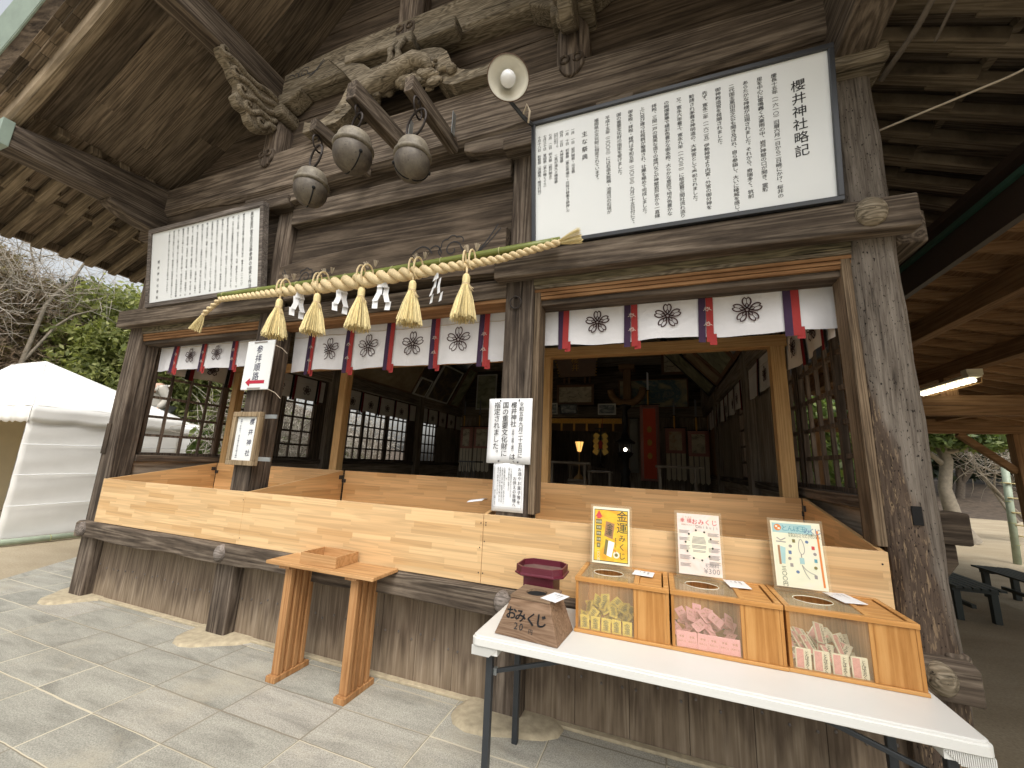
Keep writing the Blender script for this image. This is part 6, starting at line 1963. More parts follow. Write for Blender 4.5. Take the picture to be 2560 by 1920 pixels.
MB().box(-1.78, -1.38, 8.3, 8.7, .68, 1.2).build('plinth', 'inner_x', lt)
bl = thing('bronze_lantern', 'tall dark bronze standing lantern with one lit bulb', 'lantern', (-.64, 8.5, .68))
prof = [(.30, 0), (.30, .12), (.20, .2), (.16, .32), (.09, .45), (.08, .62), (.11, .72), (.07, .80), (.075, .98), (.14, 1.04), (.17, 1.09)]
MB().lathe(prof, (-.64, 8.5, .68), n=16).build('pedestal', 'bronze', bl, 0, True)
MB().lathe([(.13, 0), (.13, .02), (.05, .02)], (-.64, 8.5, 1.77), n=6).build('fire_box_floor', 'bronze', bl)
for k in range(6):
    a = 2 * math.pi * k / 6 + .3
    MB().tube([(-.64 + .125 * math.cos(a), 8.5 + .125 * math.sin(a), 1.78), (-.64 + .125 * math.cos(a), 8.5 + .125 * math.sin(a), 1.97)], .012, 6).build('fire_box_post', 'bronze', bl)
MB().lathe([(.20, 1.28), (.21, 1.31), (.10, 1.38), (.055, 1.5), (.06, 1.7), (.055, 1.97), (.12, 2.02), (.14, 2.07), (.05, 2.09)], (-.64, 8.5, .68), n=18).build('roof', 'bronze', bl, 0, True)
MB().ball((-.63, 8.42, 1.835), .036, 14, 10).build('bulb', 'lamp_white', bl, 0, True)
for (x0, x1, y, z, lab) in ((-1.22, -.80, 7.5, 1.40, 'low table with white papers in front of the golden streamer'), (-1.95, -1.45, 9.3, 1.5, 'dark side table standing behind the amber lantern')):
    t = thing('low_table', lab, 'table', ((x0 + x1) / 2, y, .68))
    MB().box(x0, x1, y - .15, y + .15, z - .03, z).build('tabletop', 'inner_x', t)
    for px in (x0 + .03, x1 - .03):
        for py in (y - .12, y + .12):
            MB().box(px - .015, px + .015, py - .015, py + .015, .68, z - .03).build('leg', 'inner', t)
for k in range(3):
    x = -1.15 + .11 * k
    tag(MB().box(x, x + .10, 7.38 + .02 * k, 7.5 + .02 * k, 1.401, 1.406).build('paper_sheet', 'paper'), 'white sheet of paper on the low table inside the hall', 'paper', 'papers on the low table')
for (xa, xb, y, lab) in ((-.05, .60, 6.5, 'dark handrail standing before the two right scrolls'), (-1.72, -1.02, 6.5, 'dark handrail standing before the amber lantern')):
    t = thing('handrail', lab, 'handrail', ((xa + xb) / 2, y, .68))
    MB().box(xa, xb, y - .02, y + .02, 1.505, 1.54).build('top_bar', 'inner_x', t)
    for x in (xa + .06, xb - .10):
        MB().box(x - .02, x + .02, y - .02, y + .02, .68, 1.505).build('post', 'inner', t)
        MB().box(x - .12, x + .12, y - .04, y + .04, .68, .72).build('foot', 'inner_x', t)
ch = thing('folding_stool', 'dark folding stool with pale metal legs at the left inside the hall', 'stool', (-2.9, 6.0, .68))
MB().box(-3.06, -2.75, 5.85, 6.15, 1.46, 1.48).build('seat', 'black_frame', ch)
for k in range(7):
    x = -3.02 + .04 * k
    MB().tube([(x, 5.86, 1.46), (x + .01, 6.1, .69)], .005, 5).build('leg', 'steel', ch)

# framed pictures: rear wall ones hang flat, side ones lean out from the head rail
def picture(label, x0, x1, z0, z1, y, fmat, pmat, fw_=.05, lean=0.0):
    t = thing('framed_picture', label, 'picture', ((x0 + x1) / 2, y, z0))
    sx = lambda z: lean * (z - z0)
    def slab(a, b, c, d, e0, e1):
        return MB().hexa([V3(p) for p in ((a, y - sx(c) - e1, c), (b, y - sx(c) - e1, c), (b, y - sx(c) - e0, c), (a, y - sx(c) - e0, c), (a, y - sx(d) - e1, d), (b, y - sx(d) - e1, d), (b, y - sx(d) - e0, d), (a, y - sx(d) - e0, d))])
    slab(x0 + fw_ * .9, x1 - fw_ * .9, z0 + fw_ * .9, z1 - fw_ * .9, 0, .01).build('painting', pmat, t)
    for q in ((x0, x1, z0, z0 + fw_), (x0, x1, z1 - fw_, z1), (x0, x0 + fw_, z0 + fw_, z1 - fw_), (x1 - fw_, x1, z0 + fw_, z1 - fw_)):
        slab(*q, -.01, .03).build('frame_bar', fmat, t)
    return t
picture('wide framed ink drawing of pale beasts below the carved plaque', -2.46, -1.50, 3.0, 3.52, 10.0, 'frame_wood', 'pt_cream', .06)
picture('large painting of green blue waves above the red banner', -.89, .70, 2.90, 3.62, 10.05, 'frame_wood', 'pt_wave', .03)
picture('framed pale drawing of a coiled beast high at the right', .12, .68, 3.70, 4.25, 9.95, 'frame_wood', 'pt_cream', .06)
picture('painting of a gateway between green trees, left of the third post', -4.78, -4.18, 2.89, 3.88, 10.0, 'frame_white', 'pt_green', .03)
picture('small dark framed photograph partly behind the middle pine post', -2.62, -2.33, 2.70, 2.98, 9.6, 'frame_white', 'pt_photo', .03, .15)
picture('small black framed photograph of a ridge on the lintel', -2.27, -1.84, 2.70, 2.95, 9.6, 'frame_dark', 'pt_photo', .035, .15)
picture('small white framed photograph of a dim sea on the lintel', -1.34, -.92, 2.69, 2.95, 9.6, 'frame_white', 'pt_photo', .03, .15)
gq = thing('carved_plaque', 'dark carved name plaque with gold edge leaning out below the roof', 'plaque', (-1.88, 9.5, 3.64))
MB().hexa([V3(p) for p in ((-2.28, 9.55, 3.64), (-1.40, 9.55, 3.64), (-1.40, 9.6, 3.64), (-2.28, 9.6, 3.64), (-2.42, 9.35, 4.22), (-1.34, 9.35, 4.22), (-1.34, 9.4, 4.22), (-2.42, 9.4, 4.22))]).build('board', 'frame_wood', gq)
for x0, x1 in ((-2.30, -2.40), (-1.38, -1.32)):
    for k in range(9):
        t_ = k / 8
        MB().ball((x0 + (x1 - x0) * t_, 9.53 - .2 * t_, 3.66 + .55 * t_), .022, 8, 5).build('gold_boss', 'gold', gq)
pg = Page((-1.88, 9.44, 3.93), (1, 0, 0), (0, -.33, 1), .004)
pg.col('櫻井', 0, .2, .19, .19)
pg.build('lettering', 'gold_cloth', gq)
for x in (-2.18, -2.06, -1.66, -1.54):
    MB().ball((x, 9.6, 3.56), .03, 8, 6, (1, 1, 3)).build('bracket_foot', 'frame_wood', gq)
def sidepic(label, side, ya, yb, zb, L, fmat, pmat, fw_=.05, slope=.75):
    """picture leaning inwards above a side head rail; runs ya..yb along the wall"""
    x0 = -5.28 if side < 0 else .98
    dirv = V3((-side * slope, 0, 1)).normalized()
    n = V3((0, 1, 0)).cross(dirv) * (1 if side > 0 else 1)
    t = thing('framed_picture', label, 'picture', (x0, (ya + yb) / 2, zb))
    o = V3((x0, 0, zb))
    def slab(a, b, c, d, e0, e1):
        P = lambda y, l, e: o + V3((0, y, 0)) + dirv * l + n * e
        return MB().hexa([P(a, c, e0), P(b, c, e0), P(b, c, e1), P(a, c, e1), P(a, d, e0), P(b, d, e0), P(b, d, e1), P(a, d, e1)])
    slab(ya + fw_, yb - fw_, fw_, L - fw_, -.008, .008).build('painting', pmat, t)
    for q in ((ya, yb, 0, fw_), (ya, yb, L - fw_, L), (ya, ya + fw_, fw_, L - fw_), (yb - fw_, yb, fw_, L - fw_)):
        slab(*q, -.02, .02).build('frame_bar', fmat, t)
    return t
sidepic('huge faded brown painting leaning over the left wall', -1, 5.6, 7.55, 2.93, 1.15, 'frame_wood', 'pt_brown', .03, .55)
sidepic('small white framed picture next to the huge brown painting', -1, 7.62, 8.12, 2.93, .45, 'frame_white', 'pt_dark', .035, .55)
sidepic('framed dark landscape with a yellow sky over the left wall', -1, 8.2, 9.2, 2.93, .95, 'frame_white', 'pt_dark', .04, .55)
sidepic('tall narrow framed scroll picture at the far end of the left wall', -1, 9.35, 9.85, 2.93, 1.15, 'frame_wood', 'pt_green', .03, .55)
sidepic('wide faded picture in a brown frame over the right wall', 1, 5.65, 6.75, 2.93, 1.0, 'frame_wood', 'pt_green', .05, .9)
sidepic('green and grey framed picture nearest the entrance over the right wall', 1, 4.75, 5.6, 2.93, .75, 'frame_wood', 'pt_photo', .05, .9)
sidepic('brown framed picture between two larger ones over the right wall', 1, 6.85, 7.45, 2.93, .75, 'frame_wood', 'pt_brown', .04, .9)
sidepic('long dark framed picture at the far end over the right wall', 1, 7.55, 8.55, 2.93, 1.3, 'frame_dark', 'pt_green', .05, .9)

# ---------------------------------------------------------------- timber shed on the right
sh = thing('timber_shed', 'open timber shed with a boarded low roof to the right of the hall', 'shed', (3.8, 6, 0))
RX0 = 2.1
def shz(x):
    return 3.40 - .25 * (x - RX0)
MB().box(RX0 - .02, RX0 + .03, -0.5, 9.6, 3.08, 3.30).build('fascia_board', 'shed_fascia', sh)
MB().box(RX0 - .05, RX0 + .03, -0.5, 9.6, 3.302, 3.335).build('roof_edge', 'green_edge', sh)
for k in range(34):
    y = -0.4 + .30 * k
    MB().bar((RX0 + .03, y, shz(RX0 + .03) - .065), (6.6, y, shz(6.6) - .065), .045, .09).build('rafter', 'shed_x', sh)
for k in range(40):
    a, b = RX0 + .031 + .114 * k, RX0 + .031 + .114 * (k + 1) - .003
    MB().hexa([V3(p) for p in ((a, -.5, shz(a) - .019), (b, -.5, shz(b) - .019), (b, 9.6, shz(b) - .019), (a, 9.6, shz(a) - .019), (a, -.5, shz(a)), (b, -.5, shz(b)), (b, 9.6, shz(b)), (a, 9.6, shz(a)))]).build('roof_board', 'shed_roof', sh)
MB().hexa([V3(p) for p in ((RX0 - .05, -.5, shz(RX0) + .004), (6.8, -.5, shz(6.8) + .004), (6.8, 9.7, shz(6.8) + .004), (RX0 - .05, 9.7, shz(RX0) + .004), (RX0 - .05, -.5, shz(RX0) + .06), (6.8, -.5, shz(6.8) + .06), (6.8, 9.7, shz(6.8) + .06), (RX0 - .05, 9.7, shz(RX0) + .06))]).build('roof_sheet', 'shed_fascia', sh)
for x, zt_, hh, w in ((2.66, 3.145, .20, .12), (3.47, 2.94, .17, .12), (4.6, 2.66, .17, .12)):
    MB().box(x - w / 2, x + w / 2, -.4, 9.5, zt_ - hh, zt_).build('purlin', 'shed_y', sh, .004)
for y in (6.5, 9.0):
    MB().box(2.75, 6.4, y - .06, y + .06, 2.292, 2.54).build('tie_beam', 'shed_x', sh, .006)
    MB().box(2.751, 6.399, y - .0605, y - .058, 2.414, 2.418).build('tie_beam_check', 'frame_dark', sh)
    MB().box(3.41, 3.53, y - .055, y + .055, 2.541, 2.768).build('king_strut', 'shed_z', sh, .004)
    for x in (2.80, 5.54):
        if x < 3 and y < 7:
            continue
        MB().box(x - .075, x + .075, y - .075, y + .075, 0.0, 2.291).build('shed_post', 'shed_z', sh, .005)
    MB().bar((4.82, y, 2.29), (5.47, y, 1.68), .09, .10).build('knee_brace', 'shed_x', sh, .004)
MB().box(2.80, 2.92, 6.56, 8.94, 2.30, 2.46).build('wall_plate', 'shed_y', sh, .004)
fx = thing('strip_light', 'lit strip light with a wire guard hung under the shed roof', 'strip light', (3.45, 6.5, 2.7))
MB().box(3.36, 3.50, 5.95, 6.05, 2.70, 2.768).build('bracket', 'p_cream', fx)
MB().box(3.34, 3.46, 5.9, 7.1, 2.665, 2.70).build('housing', 'p_cream', fx, .004)
MB().tube([(3.40, 5.93, 2.63), (3.40, 7.07, 2.63)], .022, 10).build('tube', 'tube', fx)
for k in range(13):
    y = 5.92 + .095 * k
    MB().tube([(3.34, y, 2.66), (3.345, y, 2.60), (3.455, y, 2.60), (3.46, y, 2.66)], .003, 4).build('guard_wire', 'pine_post', fx)
for x in (3.345, 3.455):
    MB().tube([(x, 5.92, 2.60), (x, 7.06, 2.60)], .003, 4).build('guard_rail', 'pine_post', fx)

def bench(label, x0, x1, y0, y1, z):
    t = thing('slatted_bench', label, 'bench', ((x0 + x1) / 2, (y0 + y1) / 2, 0), 'benches under the shed')
    n = 6
    for k in range(n):
        a, b = x0 + (x1 - x0) * k / n, x0 + (x1 - x0) * (k + .82) / n
        MB().box(a, b, y0, y1, z - .022, z).build('seat_slat', 'bench', t, .003)
    for y in (y0 + .14, y1 - .14):
        MB().box(x0 + .02, x1 - .02, y - .03, y + .03, z - .07, z - .023).build('bearer', 'bench', t)
        for x in (x0 + .06, x1 - .06):
            MB().box(x - .03, x + .03, y - .03, y + .03, 0, z - .07).build('leg', 'bench', t, .003)
    MB().box((x0 + x1) / 2 - .02, (x0 + x1) / 2 + .02, y0 + .17, y1 - .17, .12, .16).build('stretcher', 'bench', t)
    return t
bench('dark slatted bench farther out under the shed', 4.02, 4.42, 5.9, 7.7, .37)
bench('dark slatted bench partly behind the corner post', 3.02, 3.45, 6.08, 7.6, .37)
bar_ = tag(MB().bar((1.40, 2.38, .28), (2.6, 2.02, .03), .035, .035).build('dark_bar', 'table_metal'), 'thin dark bar slanting to the paving right of the corner post', 'bar')

bpz = thing('bamboo_post', 'upright pale green bamboo post with straw cords, at the far side of the shed', 'bamboo post', (6.35, 10.8, 0))
MB().tube([(6.32, 10.8, 0), (6.40, 10.8, 1.80)], .055, 12).build('culm', 'bamboo_dry', bpz, 0, True)
for z in (.35, .75, 1.15, 1.5):
    MB().torus((6.35, 10.8, z), .056, .006, (0, 0, 1), 14, 5).build('node', 'bamboo_node', bpz, 0, True)
bp2 = thing('bamboo_post', 'second bamboo post carrying the other end of the straw cords, at the right edge', 'bamboo post', (8.2, 10.6, 0))
MB().tube([(8.2, 10.6, 0), (8.22, 10.6, 1.8)], .055, 12).build('culm', 'bamboo_dry', bp2, 0, True)
for k, z in enumerate((1.50, 1.22, .95, .72, .52)):
    c = MB().tube([(6.30 + .02 * k, 10.74, z), (7.2, 10.66, z - .06), (8.2, 10.54, z - .03)], .014, 6).build('straw_cord', 'straw', None, 0, True)
    tag(c, ['highest', 'second highest', 'middle', 'second lowest', 'lowest'][k] + ' straw cord strung between the two bamboo posts', 'cord', 'cords on the bamboo posts')

# ropes hanging under the right eave
e1 = tag(MB().tube([(1.52, 1.95, 4.25), (1.45, 2.1, 4.05), (1.35, 2.3, 3.85), (1.27, 2.5, 3.76)], .016, 6).tube([(1.60, 1.92, 4.36), (1.50, 2.1, 4.02), (1.45, 2.2, 3.85), (1.40, 2.28, 3.72)], .008, 6).build('hanging_vine_rope', 'bark', None, 0, True), 'two frayed old ropes hanging from the right eave beside the corner post', 'rope')
e2 = tag(MB().tube([(1.24, 2.6, 3.50), (1.75, 2.45, 3.56), (2.4, 2.2, 3.68), (3.0, 2.0, 3.78)], .006, 6).build('stretched_cord', 'cord', None, 0, True), 'thin pale cord stretched from the corner post out to the right eave', 'cord')

# ---------------------------------------------------------------- left: white tents, bamboo on the ground, worker
def tent(label, X1, y0, y1, ze, zp, X0, valance=.26, hip=3.0):
    t = thing('event_tent', label, 'tent', ((X0 + X1) / 2, (y0 + y1) / 2, 0), 'white tents')
    ym = (y0 + y1) / 2
    def wr(y, z):
        return .004 * math.sin(y * 7 + z * 5) + .006 * math.sin(z * 14 - y * 3) + .003 * math.sin(z * 31 + y * 6)
    # end wall towards the hall
    MB().grid(lambda u, v: (X1 - .02 + wr(y0 + (y1 - y0) * u, v * ze), y0 + (y1 - y0) * u, .03 + (ze - .1) * v), 28, 24).build('end_wall', 'tent', t, 0, True, .003)
    for z in (.55, 1.0, 1.45):
        MB().tube([(X1 + .015, y0, z), (X1 + .01, y1, z + .02)], .006, 5).build('tie_cord', 'paper', t, 0, True)
    # hipped end, side slopes, valances
    XA = X1 - hip
    A_ = V3((XA, ym, zp))
    def hipf(u, v):
        e = V3((X1, y0 + (y1 - y0) * u, ze))
        q = e.lerp(A_, v)
        return q + V3((0, 0, -.05 * math.sin(math.pi * v) * math.sin(math.pi * u) + .006 * math.sin(u * 21 + v * 5)))
    MB().grid(hipf, 24, 12).build('hip_sheet', 'tent', t, 0, True, .003)
    MB().tube([(X1, y0, ze), A_, (X1, y1, ze)], .014, 6).tube([A_, (X0, ym, zp)], .014, 6).build('seam', 'tent', t, 0, True)
    MB().grid(lambda u, v: (X1 + .015 + wr(y0 + (y1 - y0) * u, v) * .8, y0 + (y1 - y0) * u, ze - (valance - .03 + .03 * abs(math.sin(u * (y1 - y0) * 6))) * v), 48, 3).build('valance', 'tent', t, 0, True, .003)
    for ya in (y0, y1):
        def sl_(u, v):
            lo = V3((X0 + (X1 - X0) * u, ya, ze))
            hi = V3((X0 + (XA - X0) * u, ym, zp))
            q = lo.lerp(hi, v)
            return q + V3((0, 0, -.03 * math.sin(math.pi * v) + .006 * math.sin(u * 40)))
        MB().grid(sl_, 24, 8).build('roof_sheet', 'tent', t, 0, True, .003)
        MB().grid(lambda u, v: (X0 + (X1 - X0) * u, ya + .01 * math.sin(u * 60), ze - (valance - .04 + .04 * abs(math.sin(u * (X1 - X0) * 14))) * v), 60, 3).build('valance', 'tent', t, 0, True, .003)
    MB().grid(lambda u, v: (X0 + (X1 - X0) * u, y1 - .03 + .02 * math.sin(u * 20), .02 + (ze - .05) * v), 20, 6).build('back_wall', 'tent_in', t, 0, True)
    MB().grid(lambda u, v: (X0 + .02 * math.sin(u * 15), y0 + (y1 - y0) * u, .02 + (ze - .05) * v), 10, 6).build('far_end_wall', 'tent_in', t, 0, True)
    for x in (X0, X1 - .06):
        for y in (y0 + .03, y1 - .03):
            MB().tube([(x, y, 0), (x, y, ze)], .022, 8).build('pole', 'steel', t, 0, True)
    return t
tent('large white tent whose end wall faces the hall on the left', -8.92, 3.10, 5.2, 2.03, 3.12, -13.3, .26, 2.95)
t2 = tent('second white tent seen through the lattice behind the worker', -12.0, 5.75, 7.62, 2.05, 2.5, -15.5, .25, 1.5)
gp = thing('ground_bamboo', 'pale bamboo pole lying on the sand along the foot of the large white tent', 'bamboo pole', (-8.8, 3.5, .06))
MB().tube([(-8.98, 1.8, .05), (-8.80, 3.2, .06), (-8.72, 4.8, .06)], .045, 10).build('culm', 'bamboo_dry', gp, 0, True)
for y in (2.0, 2.6, 3.1, 3.6, 4.1):
    MB().torus((-8.98 + (y - 1.8) * .115, y, .056), .046, .006, (0, 1, 0), 14, 5).build('node', 'bamboo_node', gp, 0, True)
for k, y in enumerate((3.35, 3.6)):
    tag(MB().box(-11.2, -9.4, y + .6, y + 1.2, .05 + .3 * k, .35 + .3 * k).build('stacked_crate', 'bark', None, .01), ['lower', 'upper'][k] + ' brown crate stacked inside the open front of the large tent', 'crate')

# worker bending over on a stepladder
WX = -10.4
ld = thing('step_ladder', 'grey aluminium stepladder the worker stands on', 'stepladder', (WX, 5.5, 0))
for x in (WX - .2, WX + .2):
    MB().bar((x, 5.22, 0), (x, 5.50, 2.03), .05, .03).build('rail', 'alu', ld)
    MB().bar((x, 6.10, 0), (x, 5.62, 2.03), .05, .03).build('rail', 'alu', ld)
for k in range(6):
    z = .3 + .31 * k
    MB().box(WX - .18, WX + .18, 5.22 + .138 * z - .04, 5.22 + .138 * z + .04, z - .012, z + .012).build('tread', 'alu', ld)
    MB().box(WX - .18, WX + .18, 6.10 - .236 * z - .04, 6.10 - .236 * z + .04, z - .012, z + .012).build('tread', 'alu', ld)
MB().box(WX - .2, WX + .2, 5.48, 5.64, 2.03, 2.06).build('top_cap', 'alu', ld)
def skin(name, joints, edges, mat, parent, sub=2):
    me = bpy.data.meshes.new(name)
    off = WPOS[parent.name] if parent else V3((0, 0, 0))
    me.from_pydata([tuple(V3(j[:3]) - off) for j in joints], edges, [])
    me.materials.append(M[mat])
    o = bpy.data.objects.new(name, me)
    COL.objects.link(o)
    if parent:
        o.parent = parent
    md = o.modifiers.new('skin', 'SKIN')
    md.use_smooth_shade = True
    for k, j in enumerate(joints):
        r = j[3]
        me.skin_vertices[0].data[k].radius = (r, r)
    me.skin_vertices[0].data[0].use_root = True
    ss = o.modifiers.new('sub', 'SUBSURF')
    ss.levels = ss.render_levels = sub
    WPOS[o.name] = off
    return o
pe = thing('person', 'person in a beige jacket and grey trousers bending forward on a stepladder', 'person', (WX, 5.5, 1.55))
# pelvis, spine bent forward, neck, head; arms reach down, feet on the treads
J = [(WX, 5.52, 2.36, .15), (WX, 5.50, 2.55, .155), (WX + .02, 5.40, 2.74, .16), (WX + .03, 5.30, 2.82, .12), (WX + .03, 5.22, 2.80, .065), (WX + .03, 5.13, 2.74, .095), (WX + .03, 5.08, 2.68, .075),
     (WX - .18, 5.33, 2.76, .075), (WX - .22, 5.24, 2.50, .055), (WX - .16, 5.18, 2.28, .04), (WX - .14, 5.16, 2.20, .03),
     (WX + .22, 5.36, 2.76, .075), (WX + .28, 5.50, 2.52, .055), (WX + .20, 5.38, 2.30, .04), (WX + .17, 5.33, 2.23, .03),
     (WX - .10, 5.48, 2.28, .105), (WX - .12, 5.20, 2.02, .075), (WX - .12, 5.24, 1.66, .05), (WX - .12, 5.17, 1.60, .04),
     (WX + .10, 5.54, 2.28, .105), (WX + .12, 5.52, 1.96, .075), (WX + .12, 5.45, 1.66, .05), (WX + .12, 5.37, 1.60, .04)]
E_ = [(0, 1), (1, 2), (2, 3), (3, 4), (4, 5), (5, 6), (3, 7), (7, 8), (8, 9), (9, 10), (3, 11), (11, 12), (12, 13), (13, 14), (0, 15), (15, 16), (16, 17), (17, 18), (0, 19), (19, 20), (20, 21), (21, 22)]
body = skin('body', J, E_, 'skin', pe)
grow = lambda idx, g: [(J[i][0], J[i][1], J[i][2], J[i][3] + g) for i in idx]
skin('jacket', grow([1, 2, 3, 0, 7, 8, 9, 11, 12, 13], .03), [(0, 1), (1, 2), (0, 3), (2, 4), (4, 5), (5, 6), (2, 7), (7, 8), (8, 9)], 'jacket', pe)
skin('trousers', grow([0, 15, 16, 17, 19, 20, 21], .028), [(0, 1), (1, 2), (2, 3), (0, 4), (4, 5), (5, 6)], 'trousers', pe)
for x, y in ((WX - .12, 5.20), (WX + .12, 5.41)):
    MB().ball((x, y - .05, 1.60), .07, 12, 8, (.75, 1.7, .75)).build('boot', 'boot', pe, 0, True)
hr = MB().ball((WX + .03, 5.135, 2.765), .105, 16, 12, (.95, 1.05, 1.0))
hr.build('hair', 'hair', pe, 0, True)
fc = MB()
for s in (-1, 1):
    fc.ball((WX + .03 + s * .035, 5.05, 2.70), .012, 8, 6)
fc.ball((WX + .03, 5.03, 2.67), .016, 8, 6)
fc.build('face', 'skin', pe, 0, True)
for hx, hy, hz in ((J[10][0], J[10][1], J[10][2]), (J[14][0], J[14][1], J[14][2])):
    for k in range(5):
        a = -.4 + .2 * k
        MB().tube([(hx + .02 * a, hy, hz + .01), (hx + .06 * a, hy - .02, hz - .05), (hx + .07 * a, hy - .01, hz - .09 + .01 * abs(k - 2))], [.011, .01, .007], 6).build('finger', 'skin', pe, 0, True)

# ---------------------------------------------------------------- trees, shrubs, bank
def rdir():
    while True:
        v = V3((rnd.uniform(-1, 1), rnd.uniform(-1, 1), rnd.uniform(-1, 1)))
        if .05 < v.length < 1:
            return v.normalized()
def crown(blobs, n, size, name, mat, parent, elong=1.6, hang=0.15, shell=.55):
    mb = MB()
    wts = [b[3] * b[4] * b[5] for b in blobs]
    tot = sum(wts)
    for b, w in zip(blobs, wts):
        m = int(n * w / tot)
        ncl = max(4, m // 22)
        for c in range(ncl):
            d = rdir()
            r = rnd.uniform(shell, 1.0) * (1 + rnd.gauss(0, .07))
            cc = V3((b[0] + d.x * b[3] * r, b[1] + d.y * b[4] * r, b[2] + d.z * b[5] * r))
            for k in range(22):
                p = cc + V3((rnd.gauss(0, .11), rnd.gauss(0, .11), rnd.gauss(0, .075))) * (b[3] * .55 + .35)
                s = size * rnd.uniform(.6, 1.3)
                u = (d * .5 + rdir()).normalized()
                u.z -= hang
                v = u.cross(rdir()).normalized()
                a = p + u * s * elong * .5
                e = p - u * s * elong * .5
                o = len(mb.v)
                mb.v += [tuple(e), tuple(p + v * s * .32), tuple(a), tuple(p - v * s * .32)]
                mb.f.append((o, o + 1, o + 2, o + 3))
    return mb.build(name, mat, parent)
def limbs(mb, p, d, L, r, depth, spread=.55, up_=.1, n=3):
    pts = [V3(p)]
    dd = V3(d).normalized()
    rs = [r]
    for k in range(5):
        dd = (dd + rdir() * .16 + V3((0, 0, up_ * .2))).normalized()
        pts.append(pts[-1] + dd * L / 5)
        rs.append(r * (1 - .11 * (k + 1)))
    mb.tube(pts, rs, 7 if r > .03 else 5, False)
    if depth > 0:
        for k in range(n):
            i = rnd.randint(2, 5)
            nd = (dd + rdir() * spread + V3((0, 0, up_))).normalized()
            limbs(mb, pts[i], nd, L * rnd.uniform(.55, .8), rs[i] * .62, depth - 1, spread, up_, n)
def twigs(boxes, n, L, w, name, mat, parent, bias=V3((0, 0, .3))):
    mb = MB()
    for k in range(n):
        b = boxes[k % len(boxes)]
        d0 = rdir()
        q = rnd.random() ** .4
        p = V3((b[0] + d0.x * b[3] * q, b[1] + d0.y * b[4] * q, b[2] + d0.z * b[5] * q))
        d = (rdir() + bias).normalized()
        l = L * rnd.uniform(.5, 1.4)
        m_ = p + d * l * .5 + rdir() * l * .08
        e = p + d * l
        t = d.cross(rdir()).normalized() * w
        t2_ = d.cross(t).normalized() * w
        o = len(mb.v)
        mb.v += [tuple(p + t), tuple(p - t), tuple(p + t2_), tuple(m_ + t * .8), tuple(m_ - t * .8), tuple(m_ + t2_ * .8), tuple(e)]
        for i in range(3):
            j = (i + 1) % 3
            mb.f += [(o + i, o + j, o + 3 + j, o + 3 + i), (o + 3 + i, o + 3 + j, o + 6)]
    return mb.build(name, mat, parent)
def tree(name, label, x, y, h, tr, blobs, n, size, mat, group, barkm='bark'):
    t = thing(name, label, 'tree', (x, y, 0), group)
    mb = MB()
    limbs(mb, (x, y, -.1), (rnd.uniform(-.1, .1), 0, 1), h * .6, tr, 2, .7, .25, 3)
    mb.build('trunk', barkm, t, 0, True)
    crown(blobs, n, size, 'crown', mat, t)
    return t
GT = 'trees behind the white tents'
tree('evergreen_tree', 'bright yellow green evergreen tree right behind the large white tent', -15.8, 7.6, 4.6, .08, [(-14.6, 6.9, 4.5, 1.8, 2.1, 1.7), (-15.0, 8.6, 2.9, 1.7, 2.2, 1.6), (-14.4, 6.1, 3.3, 1.3, 1.4, 1.3), (-15.4, 8.6, 5.6, 1.4, 1.5, 1.1), (-15, 10, 4, 1.5, 1.8, 1.8)], 75000, .105, 'leaf_yellow', GT)
tree('evergreen_tree', 'dark leafy bush behind the lattice left of the second tent', -15.5, 10.4, 3, .12, [(-15.5, 10.4, 2.0, 2.2, 2.4, 1.9), (-15, 12.2, 1.6, 2, 2, 1.6)], 14000, .2, 'leaf', GT)
tree('evergreen_tree', 'low green bush below the bare branches at the left edge', -16.3, 4.3, 2, .08, [(-16.4, 4.2, 2.6, 1.2, 1.4, 1.0), (-16.4, 5.8, 2.8, .9, 1.3, .9)], 9000, .13, 'leaf', GT)
for k, (x, y, h, rr, lab) in enumerate(((-22, 5.2, 8.5, 2.0, 'tall dark conifer at the far left behind the bare branches'), (-23, 8.6, 8.6, 2.2, 'tall dark conifer behind the pale slanting trunk'), (-25, 12.5, 9.5, 2.6, 'broad dark conifer above the yellow green tree'), (-24, 2.2, 9, 2.0, 'dark conifer cut by the left edge of the view'))):
    tree('dark_tree', lab, x, y, h, .2, [(x, y, h * .62, rr, rr, h * .30), (x + .4, y + .6, h * .40, rr * 1.15, rr * 1.15, h * .22), (x, y, h * .85, rr * .7, rr * .7, h * .14)], 9000, .30, 'leaf_dark', GT)
# bare tree with pale slanting trunk and a haze of twigs
bt = thing('bare_tree', 'leafless tree with a pale slanting trunk and tangled brown twigs behind the tent', 'tree', (-13.6, 4.3, 0), GT)
mb = MB()
mb.tube([(-13.8, 4.25, 0), (-13.9, 4.42, 2.6), (-14, 4.57, 4.1), (-14, 4.62, 4.75), (-14, 4.72, 5.08), (-14, 4.92, 5.45), (-14, 5.10, 6.2), (-14, 5.2, 7.0)], [.05, .048, .042, .04, .037, .032, .025, .015], 10, False)
mb.tube([(-13.95, 4.5, 3.3), (-13.9, 4.85, 4.3), (-13.9, 5.1, 4.68), (-13.9, 5.9, 5.3)], [.03, .026, .022, .01], 8, False)
mb.tube([(-14, 4.63, 4.95), (-14, 4.35, 5.4), (-14, 4.15, 6.0), (-14, 3.9, 7.0)], [.025, .02, .017, .01], 8, False)
for k in range(16):
    p = (-14 + rnd.uniform(-.4, .4), rnd.uniform(3.6, 5.2), rnd.uniform(4.6, 6.8))
    limbs(mb, p, (rnd.uniform(-.3, .3), rnd.uniform(-1, 1), rnd.uniform(-.1, .6)), rnd.uniform(1.2, 2.2), .011, 1, .8, .0, 3)
mb.build('trunk', 'bark_pale', bt, 0, True)
